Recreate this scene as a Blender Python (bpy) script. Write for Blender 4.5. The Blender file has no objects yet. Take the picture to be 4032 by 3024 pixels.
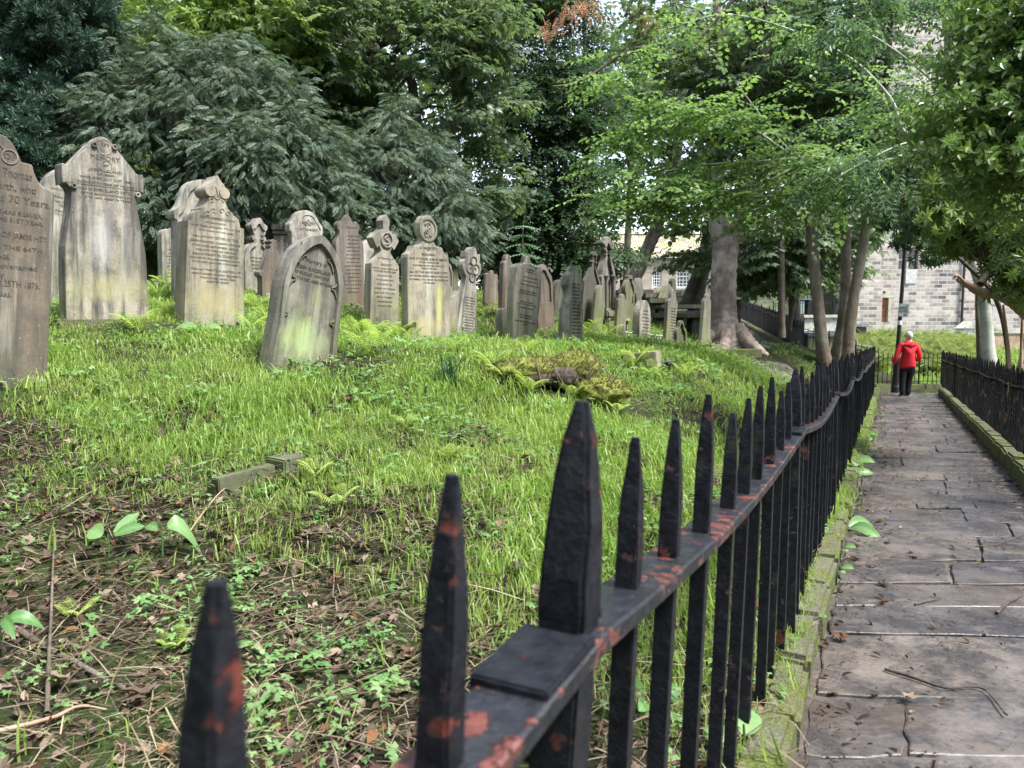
import bpy, bmesh, math, random
import numpy as np
from mathutils import Vector, Matrix, Euler
random.seed(7); rng = np.random.default_rng(11)
R = math.radians
C = bpy.context.scene.collection
CZ = 1.5                                    # eye height of the camera above the world origin
PITCH = R(5.0); F = 3024.0
CP, SP = math.cos(PITCH), math.sin(PITCH)

# ------------------------------------------------------------------ survey helpers
def ray(u, v):
    x = (u-2016)/F; z = (1512-v)/F
    return (x, CP+z*SP, -SP+z*CP)
def P(u, v, Y):
    d = ray(u, v); t = Y/d[1]
    return Vector((d[0]*t, Y, CZ+d[2]*t))
def px(Y): return Y/F                       # metres per survey unit at depth Y

# ------------------------------------------------------------------ ground surface
def pathz(y): return 0.08-0.0324*y
def edge(y): return 0.4934*y-0.269
_ctl = [(-35,1556,5.6),(230,1205,9),(432,1262,7.45),(847,1292,8),(660,1138,11),(1020,1152,11.5),(1199,1440,6.5),
 (1391,1226,10.5),(1515,1303,9.8),(1695,1346,9.3),(1840,1326,11.2),(2063,1360,10.8),(2262,1355,10.7),(2360,1310,12.9),
 (2536,1364,13),(2638,1368,12.6),(2782,1358,14),(2870,1385,15.5),(2480,1308,14),(3290,1440,15.5),
 (1000,2550,3.0),(100,2400,3.2),(600,1990,4.2),(1100,1850,4.6),(2100,1470,7),(2100,1650,6),(1400,1600,5.8),(2800,1480,9),
 (3000,1480,10.5),(2600,1800,5.5),(2300,2300,3.4),(1700,2900,2.3),(0,2950,2.2),(1000,1080,16),(100,1150,13),
 (2950,1300,32),(3040,1420,20),(2990,1400,21),(2915,1262,38),(3157,1390,23.5),(3600,1505,24),(3600,1340,42),(3450,1317,49),
 (3750,1350,47),(3300,1320,35),(3000,1200,55),(2600,1165,58),(2470,1200,40),(3400,1440,22.5)]
_c = [tuple(P(*q)) for q in _ctl]
_c += [(-12,25,2.5),(-4,30,2.4),(3,30,1.9),(-40,60,3.5),(-40,10,1.5),(60,60,1.5),(60,10,1.0),(0,120,4),(70,120,3),(-20,-15,.6),(30,-15,.6),(-3,0,.2),(-2,-3,.25)]
for yy in (-2,1,3,6,9,12,15,18,21): _c.append((edge(yy)-.3, yy, pathz(yy)+.12))
for yy in (-2,3,8,13,18,22): _c.append((edge(yy)+2.0, yy, pathz(yy)+.06)); _c.append((edge(yy)+5.0, yy, pathz(yy)+.5))
_c = np.array(_c)
def _tps_fit(c):
    n = len(c); d = np.linalg.norm(c[:,None,:2]-c[None,:,:2], axis=2)
    K = np.where(d > 0, d*d*np.log(d+1e-9), 0)+np.eye(n)*0.02
    Pm = np.hstack([np.ones((n,1)), c[:,:2]])
    A = np.zeros((n+3,n+3)); A[:n,:n] = K; A[:n,n:] = Pm; A[n:,:n] = Pm.T
    b = np.zeros(n+3); b[:n] = c[:,2]
    return np.linalg.solve(A, b)
_w = _tps_fit(_c)
def _sm(a, b, x):
    t = np.clip((x-a)/(b-a), 0, 1); return t*t*(3-2*t)
def H(x, y):
    x = np.asarray(x, float); y = np.asarray(y, float)
    sh = x.shape; X = np.clip(x.ravel(), -60, 90); Y = np.clip(y.ravel(), -15, 125)
    out = np.empty(X.shape)
    for i in range(0, len(X), 20000):
        xs, ys = X[i:i+20000], Y[i:i+20000]
        d2 = (xs[:,None]-_c[:,0])**2+(ys[:,None]-_c[:,1])**2
        out[i:i+20000] = (0.5*d2*np.log(d2+1e-12))@_w[:len(_c)]+_w[-3]+_w[-2]*xs+_w[-1]*ys
    e = X-edge(Y)
    bump = .025*np.sin(X*3.1+1.7*np.sin(Y*1.3))*np.cos(Y*2.7+X)+.012*np.sin(X*9.3+Y*4.1)*np.sin(Y*8.1-X*3)
    out += bump*np.where(Y < 40, 1, 0)
    kt = pathz(Y)+.105
    wl = _sm(-.75, -.2, e)*(1-_sm(1.85, 2.3, e))*(1-_sm(21.5, 22.6, Y))
    out = out*(1-wl)+kt*wl
    cor = _sm(-.14, -.11, e)*(1-_sm(1.68, 1.73, e))*(1-_sm(21.6, 21.9, Y))
    out = out*(1-cor)+(pathz(Y)-.07)*cor
    return out.reshape(sh)
def hz(x, y): return float(H(np.array([x]), np.array([y]))[0])
def hit(u, v, y0=.6, y1=70):                # where the line of sight of a survey point meets the ground
    d = ray(u, v); ys = np.concatenate([np.linspace(y0, 12, 240), np.linspace(12.1, y1, 240)])
    t = ys/d[1]; below = (CZ+d[2]*t) < H(d[0]*t, ys)
    k = int(np.argmax(below)) if below.any() else len(ys)-1
    y = ys[k]; x = d[0]*y/d[1]
    return Vector((x, y, hz(x, y)))
def project(pts):
    x = pts[:,0]; y = pts[:,1]; z = pts[:,2]-CZ
    dep = y*CP-z*SP; up = y*SP+z*CP
    return 2016+F*x/np.maximum(dep,1e-3), 1512-F*up/np.maximum(dep,1e-3)

# ------------------------------------------------------------------ objects
def tag(o, label=None, cat=None, group=None, kind=None):
    if label: o['label'] = label
    if cat: o['category'] = cat
    if group: o['group'] = group
    if kind: o['kind'] = kind
    return o
def empty(name, loc, label, cat, group=None, rz=0):
    o = bpy.data.objects.new(name, None); C.objects.link(o); o.location = loc; o.rotation_euler = (0,0,rz)
    o.empty_display_size = .1
    return tag(o, label, cat, group)
def link(name, me, mat=None, parent=None, loc=None):
    if mat is not None and not me.materials: me.materials.append(mat)
    o = bpy.data.objects.new(name, me); C.objects.link(o)
    if parent is not None: o.parent = parent
    if loc is not None: o.location = loc
    return o
def bm_obj(name, bm, mat, parent=None, loc=None, smooth=False):
    me = bpy.data.meshes.new(name); bmesh.ops.recalc_face_normals(bm, faces=bm.faces); bm.to_mesh(me); bm.free()
    if smooth: me.polygons.foreach_set('use_smooth', [True]*len(me.polygons))
    return link(name, me, mat, parent, loc)
def np_mesh(name, verts, quads, rnd=None, mats=(), smooth=False):
    me = bpy.data.meshes.new(name); n = len(verts); m = len(quads); k = quads.shape[1]
    me.vertices.add(n); me.vertices.foreach_set('co', np.ascontiguousarray(verts, dtype=np.float32).ravel())
    me.loops.add(m*k); me.loops.foreach_set('vertex_index', np.ascontiguousarray(quads, dtype=np.int32).ravel())
    me.polygons.add(m); me.polygons.foreach_set('loop_start', np.arange(0, m*k, k, dtype=np.int32))
    if smooth: me.polygons.foreach_set('use_smooth', np.ones(m, dtype=bool))
    if rnd is not None:
        a = me.attributes.new('rnd', 'FLOAT', 'POINT'); a.data.foreach_set('value', np.ascontiguousarray(rnd, dtype=np.float32))
    me.update(calc_edges=True)
    for q in mats: me.materials.append(q)
    return me
def box(bm, x0, x1, y0, y1, z0, z1, M=None):
    vs = [bm.verts.new(Vector(p) if M is None else M @ Vector(p)) for p in ((x0,y0,z0),(x1,y0,z0),(x1,y1,z0),(x0,y1,z0),(x0,y0,z1),(x1,y0,z1),(x1,y1,z1),(x0,y1,z1))]
    for f in ((0,3,2,1),(4,5,6,7),(0,1,5,4),(1,2,6,5),(2,3,7,6),(3,0,4,7)): bm.faces.new([vs[i] for i in f])
    return vs
def roughbox(bm, x0, x1, y0, y1, z0, z1, M=None, j=.01, bev=.01):
    b2 = bmesh.new(); box(b2, x0, x1, y0, y1, z0, z1)
    for v in b2.verts: v.co += Vector((random.uniform(-j,j),random.uniform(-j,j),random.uniform(-j,j)))
    if bev: bmesh.ops.bevel(b2, geom=list(b2.edges), offset=bev, segments=2, affect='EDGES')
    if M is not None: b2.transform(M)
    me = bpy.data.meshes.new('t'); b2.to_mesh(me); b2.free(); bm.from_mesh(me); bpy.data.meshes.remove(me)
def lathe(bm, prof, n=16, M=None, cx=0, cy=0):
    rings = []
    for r, z in prof:
        rg = []
        for i in range(n):
            a = 2*math.pi*i/n; p = Vector((cx+r*math.cos(a), cy+r*math.sin(a), z)); rg.append(bm.verts.new(M @ p if M else p))
        rings.append(rg)
    for a, b in zip(rings, rings[1:]):
        for i in range(n): bm.faces.new((a[i],a[(i+1)%n],b[(i+1)%n],b[i]))
    bm.faces.new(rings[0][::-1]); bm.faces.new(rings[-1])
def blob(bm, c, r, j=.2, sub=2, sc=(1,1,1)):
    g = bmesh.ops.create_icosphere(bm, subdivisions=sub, radius=1)
    for v in g['verts']:
        k = 1+j*(random.random()-.5)*2
        v.co = Vector((c[0]+v.co.x*r*sc[0]*k, c[1]+v.co.y*r*sc[1]*k, c[2]+v.co.z*r*sc[2]*k))
def cr(pts, n=6):                            # Catmull-Rom through (x,y,z,r)
    p = np.array(pts, float); p = np.vstack([2*p[0]-p[1], p, 2*p[-1]-p[-2]]); out = []
    for i in range(1, len(p)-2):
        for t in np.linspace(0, 1, n, endpoint=False):
            a,b,c,d = p[i-1],p[i],p[i+1],p[i+2]
            out.append(.5*((2*b)+(-a+c)*t+(2*a-5*b+4*c-d)*t*t+(-a+3*b-3*c+d)*t**3))
    out.append(p[-2]); return np.array(out)
def tube_np(pts, sides=10, knob=0.0, flute=0.0, seed=0):
    p = np.array(pts, float); n = len(p); c = p[:,:3]; r = np.maximum(p[:,3], .0008)
    tan = np.gradient(c, axis=0); tan /= np.linalg.norm(tan, axis=1)[:,None]+1e-9
    ref = np.array([0.,1.,0.]) if abs(tan[:,1]).mean() < .8 else np.array([1.,0.,0.])
    a = np.cross(tan, ref); a /= np.linalg.norm(a, axis=1)[:,None]+1e-9; b = np.cross(tan, a)
    th = np.linspace(0, 2*np.pi, sides, endpoint=False)
    rg = np.random.default_rng(seed)
    rr = r[:,None]*(1+knob*rg.normal(size=(n,sides))*.5+flute*np.sin(th*5+seed)[None,:]+knob*np.sin(np.arange(n)*1.9+seed)[:,None]*.5)
    V = c[:,None,:]+rr[:,:,None]*(np.cos(th)[None,:,None]*a[:,None,:]+np.sin(th)[None,:,None]*b[:,None,:])
    i = np.arange(n-1)[:,None]*sides; j = np.arange(sides)[None,:]; k = (j+1)%sides
    Q = np.stack([i+j, i+k, i+sides+k, i+sides+j], axis=-1).reshape(-1,4)
    return V.reshape(-1,3), Q
def merge_np(parts):
    V, Q, o = [], [], 0
    for v, q in parts: V.append(v); Q.append(q+o); o += len(v)
    return np.vstack(V), np.vstack(Q)

# ------------------------------------------------------------------ materials
def newmat(name):
    m = bpy.data.materials.new(name); m.use_nodes = True; nt = m.node_tree; nt.nodes.clear()
    o = nt.nodes.new('ShaderNodeOutputMaterial'); return m, nt, o
class N:
    def __init__(s, nt): s.nt = nt
    def n(s, t, **k):
        x = s.nt.nodes.new(t)
        for a, b in k.items(): setattr(x, a, b)
        return x
    def l(s, a, b): s.nt.links.new(a, b)
    def coord(s, kind='Object', scale=(1,1,1), rand=0):
        tc = s.n('ShaderNodeTexCoord'); mp = s.n('ShaderNodeMapping'); mp.inputs['Scale'].default_value = scale
        s.l(tc.outputs[kind], mp.inputs['Vector'])
        if rand:
            oi = s.n('ShaderNodeObjectInfo'); mu = s.n('ShaderNodeMath', operation='MULTIPLY'); mu.inputs[1].default_value = rand
            s.l(oi.outputs['Random'], mu.inputs[0]); s.l(mu.outputs[0], mp.inputs['Location'])
        return mp.outputs[0]
    def noise(s, vec, scale, detail=5, rough=.6):
        x = s.n('ShaderNodeTexNoise'); x.inputs['Scale'].default_value = scale; x.inputs['Detail'].default_value = detail; x.inputs['Roughness'].default_value = rough
        s.l(vec, x.inputs['Vector']); return x.outputs[0]
    def ramp(s, fac, stops):
        x = s.n('ShaderNodeValToRGB'); e = x.color_ramp.elements
        while len(e) < len(stops): e.new(.5)
        for i, (p, c) in enumerate(stops):
            e[i].position = p; e[i].color = (c, c, c, 1) if not isinstance(c, tuple) else (*c, 1)
        s.l(fac, x.inputs[0]); return x.outputs[0]
    def mix(s, fac, a, b, mode='MIX'):
        x = s.n('ShaderNodeMix', data_type='RGBA', blend_type=mode)
        for i, q in ((0, fac), (6, a), (7, b)):
            if isinstance(q, (int, float)): x.inputs[i].default_value = q
            elif isinstance(q, tuple): x.inputs[i].default_value = (*q, 1)
            else: s.l(q, x.inputs[i])
        return x.outputs[2]
    def math(s, op, a, b=0):
        x = s.n('ShaderNodeMath', operation=op)
        for i, q in ((0, a), (1, b)):
            if isinstance(q, (int, float)): x.inputs[i].default_value = q
            else: s.l(q, x.inputs[i])
        return x.outputs[0]
    def sep(s, vec):
        x = s.n('ShaderNodeSeparateXYZ'); s.l(vec, x.inputs[0]); return x.outputs
    def bsdf(s, out, col, rough=.8, spec=.3, bump=None, bstr=.5, bdist=.01, metal=0, coat=0):
        p = s.n('ShaderNodeBsdfPrincipled')
        for k, q in (('Base Color', col), ('Roughness', rough)):
            if isinstance(q, tuple): p.inputs[k].default_value = (*q, 1)
            elif isinstance(q, (int, float)): p.inputs[k].default_value = q
            else: s.l(q, p.inputs[k])
        p.inputs['Specular IOR Level'].default_value = spec; p.inputs['Metallic'].default_value = metal
        p.inputs['Coat Weight'].default_value = coat
        if bump is not None:
            b = s.n('ShaderNodeBump'); b.inputs['Strength'].default_value = bstr; b.inputs['Distance'].default_value = bdist
            s.l(bump, b.inputs['Height']); s.l(b.outputs[0], p.inputs['Normal'])
        s.l(p.outputs[0], out.inputs[0]); return p

def stone_mat(name, a=(.4,.365,.3), b=(.23,.21,.172), dark=.6, algae=.5, streak=.35, red=0.0, spots=.35, green=(.2,.23,.06), patch=None):
    m, nt, o = newmat(name); g = N(nt)
    v = g.coord(rand=40); raw = g.coord()
    base = g.mix(g.ramp(g.noise(v, 2.5, 8, .65), [(.3,0.0),(.7,1.0)]), a, b)
    fine = g.noise(v, 60, 4, .7)
    base = g.mix(.35, base, g.ramp(fine, [(.3,(.12,.1,.08)),(.7,(.55,.5,.42))]), 'OVERLAY')
    vs = g.coord(scale=(9,9,.8), rand=23)
    st = g.noise(vs, 1.3, 6, .62)
    base = g.mix(g.math('MULTIPLY', g.ramp(st, [(.44,0.0),(.62,1.0)]), dark), base, (.07,.066,.062))
    base = g.mix(g.math('MULTIPLY', g.ramp(g.noise(g.coord(rand=77), 4.5, 8, .75), [(.46,0.0),(.62,1.0)]), dark*.75), base, (.085,.078,.068))
    vs2 = g.coord(scale=(6,6,.55), rand=61)
    base = g.mix(g.math('MULTIPLY', g.ramp(g.noise(vs2, 1.4, 5, .6), [(.54,0.0),(.68,1.0)]), streak), base, (.5,.49,.42))
    z = g.sep(raw)[2]
    low = g.ramp(g.math('MULTIPLY', z, .9), [(.02,1.0),(.75,0.0)])
    al = g.math('MULTIPLY', g.math('MULTIPLY', g.ramp(g.noise(v, 3.2, 7, .7), [(.42,0.0),(.6,1.0)]), low), algae)
    base = g.mix(al, base, green)
    if red:
        base = g.mix(g.math('MULTIPLY', g.math('MULTIPLY', low, g.ramp(g.noise(vs, .9, 3), [(.4,0.0),(.55,1.0)])), red), base, (.17,.08,.055))
    vo = g.n('ShaderNodeTexVoronoi'); vo.inputs['Scale'].default_value = 26; g.l(v, vo.inputs['Vector'])
    sp = g.math('MULTIPLY', g.math('LESS_THAN', vo.outputs['Distance'], .12), g.math('GREATER_THAN', g.noise(v, 5, 2), .54))
    base = g.mix(g.math('MULTIPLY', sp, spots), base, (.55,.55,.48))
    if patch:                                # one lichen or algae patch with a shape of its own: (cx, cz, rx, rz, colour)
        for cx, cz, rx, rz, col in patch:
            s = g.sep(raw); dx = g.math('DIVIDE', g.math('SUBTRACT', s[0], cx), rx); dz = g.math('DIVIDE', g.math('SUBTRACT', s[2], cz), rz)
            d = g.math('SQRT', g.math('ADD', g.math('MULTIPLY', dx, dx), g.math('MULTIPLY', dz, dz)))
            d = g.math('ADD', d, g.math('MULTIPLY', g.math('SUBTRACT', g.noise(g.coord(scale=(3,3,1.2)), 6, 9, .75), .5), 1.8))
            base = g.mix(g.math('MULTIPLY', g.math('MULTIPLY', g.ramp(d, [(.35,1.0),(1.15,0.0)]), g.ramp(g.noise(g.coord(scale=(7,7,.7), rand=3), 1.5, 7, .65), [(.36,.25),(.6,1.0)])), .8), base, col)
    g.bsdf(o, base, .9, .15, g.math('ADD', fine, g.math('MULTIPLY', g.noise(v, 9, 6), 2)), .35, .006)
    return m
def leaf_mat(name, cols, trans=.35, rough=.45, spec=.35, tcol=None):
    m, nt, o = newmat(name); g = N(nt)
    at = g.n('ShaderNodeAttribute', attribute_name='rnd')
    k = len(cols); c = g.ramp(at.outputs['Fac'], [(i/(k-1), q) for i, q in enumerate(cols)])
    p = g.n('ShaderNodeBsdfPrincipled'); g.l(c, p.inputs['Base Color']); p.inputs['Roughness'].default_value = rough; p.inputs['Specular IOR Level'].default_value = spec
    t = g.n('ShaderNodeBsdfTranslucent'); g.l(g.mix(1.0, c, tcol or (1.2,1.28,.7), 'MULTIPLY'), t.inputs[0])
    x = g.n('ShaderNodeMixShader'); x.inputs[0].default_value = trans
    g.l(p.outputs[0], x.inputs[1]); g.l(t.outputs[0], x.inputs[2]); g.l(x.outputs[0], o.inputs[0]); return m
def bark_mat(name, a, b, c, vscale=(6,6,1.2), dist=.03, sc=2.5, moss=.3):
    m, nt, o = newmat(name); g = N(nt)
    v = g.coord(scale=vscale, rand=9); w = g.coord(rand=5)
    n1 = g.noise(v, sc, 8, .7); n2 = g.noise(w, 3, 5, .6)
    base = g.mix(g.ramp(n1, [(.35,0.0),(.65,1.0)]), a, b)
    base = g.mix(g.ramp(n2, [(.45,0.0),(.62,1.0)]), base, c)
    base = g.mix(g.math('MULTIPLY', g.ramp(g.noise(w, 1.6, 6), [(.52,0.0),(.66,1.0)]), moss), base, (.09,.12,.035))
    g.bsdf(o, base, .9, .15, n1, .9, dist); return m
def plain(name, col, rough=.7, spec=.3, var=.25, sc=8, bump=.3, bd=.01, metal=0):
    m, nt, o = newmat(name); g = N(nt); v = g.coord(rand=7); n1 = g.noise(v, sc, 6)
    dk = tuple(q*(1-var*2) for q in col); lt = tuple(min(1,q*(1+var)) for q in col)
    g.bsdf(o, g.ramp(n1, [(.3,dk),(.7,lt)]), rough, spec, n1, bump, bd, metal); return m
def iron_mat(name='painted_iron', rust=.5, spec=.16):
    m, nt, o = newmat(name); g = N(nt); tc = g.n('ShaderNodeNewGeometry'); v = tc.outputs['Position']
    n1 = g.noise(v, 22, 10, .68); n2 = g.noise(v, 5, 2, .5)
    k = g.ramp(g.math('ADD', g.math('MULTIPLY', n1, .7), g.math('MULTIPLY', n2, .3)), [(rust,0.0),(rust+.02,1.0)])
    col = g.mix(k, g.ramp(g.noise(v, 40, 3), [(.3,(.008,.009,.012)),(.7,(.022,.024,.03))]), g.ramp(g.noise(v, 60, 3), [(.3,(.075,.02,.016)),(.7,(.19,.06,.045))]))
    col = g.mix(g.math('MULTIPLY', g.ramp(g.noise(v, 9, 5), [(.6,0.0),(.7,1.0)]), .35), col, (.07,.09,.05))
    rg = g.ramp(g.noise(v, 30, 4), [(.3,.22),(.7,.5)])
    g.bsdf(o, col, rg, spec, g.math('ADD', g.math('MULTIPLY', k, -.8), g.math('ADD', g.noise(v, 120, 5, .7), g.math('MULTIPLY', g.noise(v, 25, 4), 1.6))), .8, .004); return m

M = {}
M['tan'] = stone_mat('weathered_tan_stone')
M['pale'] = stone_mat('pale_grey_stone', (.46,.435,.375), (.28,.26,.22), .75, .35, .5)
M['grey'] = stone_mat('grey_stone', (.27,.255,.215), (.15,.14,.12), .7, .6, .3)
M['umber'] = stone_mat('umber_stone', (.22,.185,.145), (.14,.115,.092), .8, .2, .35)
M['brown'] = stone_mat('brown_stone', (.235,.195,.165), (.14,.115,.1), .7, .25, .3, red=.45)
M['dark'] = stone_mat('sooty_dark_stone', (.13,.12,.1), (.06,.055,.05), .6, .7, .2, green=(.13,.16,.06))
M['green'] = stone_mat('mossy_stone', (.2,.2,.13), (.13,.13,.09), .5, .9, .1, green=(.1,.15,.03))
M['sund'] = stone_mat('lichen_slate_stone', (.29,.28,.235), (.17,.165,.145), .75, .3, .3, patch=[(-.06,.25,.24,.24,(.36,.46,.19)),(.06,.62,.06,.16,(.26,.32,.1)),(.13,.22,.14,.16,(.28,.33,.17))])
M['bland'] = stone_mat('streaked_tan_stone', (.44,.4,.335), (.25,.23,.195), .95, .35, .5, patch=[(0.0,.3,.5,.16,(.34,.32,.17)),(-.05,.75,.12,.35,(.43,.42,.4)),(.2,.75,.09,.5,(.13,.125,.125)),(.03,.95,.05,.3,(.17,.16,.16))])
M['bald'] = stone_mat('bleached_tan_stone', (.43,.39,.31), (.27,.245,.19), .7, .3, .2, patch=[(.08,.8,.07,.55,(.55,.56,.46)),(0,.3,.45,.22,(.34,.3,.16))])
M['emsley'] = stone_mat('yellow_streaked_stone', (.43,.39,.31), (.26,.235,.19), .7, .4, .2, patch=[(.0,.7,.09,.8,(.5,.49,.4)),(.16,.45,.08,.4,(.42,.42,.16)),(-.05,.2,.3,.16,(.42,.36,.17))])
M['letter_shade'] = plain('shade_toned_lettering', (.1,.088,.07), .95, .1, .3, 30)  # dark tone stands in for shade inside cut letters
M['iron'] = iron_mat('painted_iron', .605)
M['ironrust'] = iron_mat('flaking_painted_iron', .565)
M['railiron'] = iron_mat('flaking_rail_paint', .55, .55)
M['oldiron'] = iron_mat('weathered_iron', .6)
M['syc_bark'] = bark_mat('flaking_sycamore_bark', (.32,.24,.2), (.15,.115,.1), (.4,.345,.29), (4,4,2.2), .05, 3.6, .25)
M['bark'] = bark_mat('ridged_brown_bark', (.19,.15,.11), (.1,.08,.06), (.22,.19,.15), (9,9,1.1), .03, 2.5, .35)
M['dbark'] = bark_mat('dark_bark', (.09,.075,.06), (.05,.04,.033), (.12,.1,.08), (7,7,1.3), .02, 2.5, .3)
M['wbark'] = bark_mat('pale_smooth_bark', (.36,.365,.31), (.24,.25,.2), (.43,.43,.37), (3,3,6), .004, 2, .15)
M['limb'] = bark_mat('peeling_pink_bark', (.4,.27,.19), (.3,.19,.13), (.46,.36,.27), (4,4,4), .01, 2, .05)
M['yew'] = leaf_mat('yew_needles', [(.03,.06,.045),(.05,.095,.07),(.075,.13,.09),(.11,.17,.12)], .15, .5, .35)
M['yew2'] = leaf_mat('grey_green_needles', [(.03,.06,.045),(.06,.1,.072),(.1,.15,.1),(.16,.215,.14),(.13,.17,.11),(.26,.14,.07)], .3, .45, .4)
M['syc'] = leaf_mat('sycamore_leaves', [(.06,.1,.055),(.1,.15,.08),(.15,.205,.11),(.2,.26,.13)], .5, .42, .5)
M['sycb'] = leaf_mat('lit_tone_sycamore_leaves', [(.11,.17,.05),(.18,.26,.075),(.26,.35,.11),(.34,.38,.16)], .55, .45, .4)  # brighter copy of the sycamore leaves; light put into the colour
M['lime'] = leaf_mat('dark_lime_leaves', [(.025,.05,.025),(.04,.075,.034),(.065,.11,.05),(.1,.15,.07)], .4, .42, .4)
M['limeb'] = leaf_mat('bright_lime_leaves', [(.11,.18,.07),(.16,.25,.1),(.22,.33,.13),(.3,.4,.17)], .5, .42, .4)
M['ash'] = leaf_mat('ash_leaves', [(.05,.09,.05),(.08,.14,.07),(.12,.2,.1),(.17,.25,.13)], .4, .42, .4)
M['holly'] = leaf_mat('holly_leaves', [(.07,.13,.04),(.12,.2,.06),(.19,.28,.09),(.27,.36,.13)], .4, .25, .6)
M['rhodo'] = leaf_mat('rhododendron_leaves', [(.08,.13,.045),(.15,.22,.07),(.23,.31,.1),(.36,.42,.16)], .42, .35, .5)
M['wood'] = leaf_mat('distant_leaves', [(.05,.08,.035),(.09,.14,.05),(.14,.2,.07),(.22,.28,.1)], .45, .5, .3)
M['grass'] = leaf_mat('grass_blades', [(.11,.18,.04),(.19,.3,.06),(.28,.4,.09),(.38,.48,.15),(.5,.48,.26)], .5, .4, .4)
M['fern'] = leaf_mat('fern_fronds', [(.22,.33,.06),(.33,.44,.1),(.44,.52,.16)], .45, .5, .3)
M['bracken'] = leaf_mat('bracken_fronds', [(.09,.14,.04),(.16,.23,.06),(.24,.27,.1),(.22,.16,.08)], .4, .55, .2)
M['weed'] = leaf_mat('weed_leaves', [(.09,.2,.06),(.15,.29,.09),(.22,.36,.13),(.33,.42,.22)], .4, .42, .4)
M['dock'] = leaf_mat('dock_leaves', [(.1,.22,.07),(.16,.32,.1),(.25,.4,.16)], .4, .4, .4)
M['dead'] = leaf_mat('fallen_leaves', [(.02,.015,.012),(.06,.042,.03),(.035,.026,.02),(.12,.08,.055),(.17,.125,.09),(.05,.04,.032),(.1,.05,.028),(.28,.22,.155),(.03,.024,.02),(.3,.14,.05)], .12, .6, .2, (1.2,.9,.6))
M['straw'] = leaf_mat('dry_stalks', [(.06,.042,.028),(.14,.1,.065),(.24,.19,.12),(.42,.35,.23)], .1, .7, .2, (1,.9,.6))
M['key'] = leaf_mat('brown_seed_keys', [(.4,.2,.12),(.5,.3,.18),(.6,.38,.24)], .4, .6, .2, (1.2,.9,.6))
def soil_mat():
    m, nt, o = newmat('soil'); g = N(nt); v = g.coord()
    n1 = g.noise(v, 14, 9, .75); n2 = g.noise(v, 1.1, 6, .6)
    c = g.ramp(n1, [(.3,(.01,.008,.006)),(.55,(.035,.026,.018)),(.75,(.09,.066,.045))])
    c = g.mix(g.math('MULTIPLY', g.ramp(n2, [(.42,0.0),(.58,1.0)]), .75), c, g.ramp(g.noise(v, 50, 3), [(.3,(.025,.045,.012)),(.7,(.08,.12,.03))]))
    g.bsdf(o, c, .95, .15, n1, 1.0, .04); return m
M['soil'] = soil_mat()
M['dirt'] = plain('trodden_earth', (.11,.09,.075), .85, .3, .4, 5, .8, .03)
M['mosskerb'] = None
def kerb_mat():
    m, nt, o = newmat('mossy_kerb_stone'); g = N(nt); v = g.coord(); n1 = g.noise(v, 7, 8, .7); f = g.noise(v, 90, 4, .7)
    c = g.mix(g.ramp(n1, [(.4,0.0),(.6,1.0)]), g.ramp(f, [(.3,(.09,.085,.07)),(.7,(.22,.2,.16))]), g.ramp(f, [(.3,(.04,.055,.012)),(.7,(.2,.23,.06))]))
    g.bsdf(o, c, .95, .15, g.math('ADD', n1, f), .8, .02); return m
M['mosskerb'] = kerb_mat()
def flag_mat():
    m, nt, o = newmat('wet_flagstone'); g = N(nt); v = g.coord(); at = g.n('ShaderNodeAttribute', attribute_name='rnd')
    c0 = g.ramp(at.outputs['Fac'], [(0,(.075,.068,.068)),(.35,(.13,.108,.095)),(.7,(.095,.085,.085)),(1,(.16,.132,.112))])
    n1 = g.noise(v, 2.6, 10, .74); f = g.noise(v, 45, 5, .7)
    c = g.mix(g.ramp(n1, [(.42,0.0),(.56,.85)]), c0, (.028,.026,.028))
    c = g.mix(g.ramp(g.noise(g.coord(scale=(1,2.2,1)), 3.4, 8, .72), [(.54,0.0),(.66,.6)]), c, (.17,.15,.14))
    c = g.mix(.4, c, g.ramp(f, [(.3,.2),(.7,.75)]), 'OVERLAY')
    c = g.mix(g.math('MULTIPLY', g.ramp(g.noise(v, 1.1, 5), [(.52,0.0),(.66,1.0)]), .35), c, (.11,.075,.045))
    rg = g.ramp(g.noise(v, 1.7, 6, .6), [(.38,.16),(.62,.55)])
    g.bsdf(o, c, rg, .5, g.math('ADD', f, g.math('MULTIPLY', g.noise(v, 6, 5), 2)), .35, .012); return m
M['flag'] = flag_mat()
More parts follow.
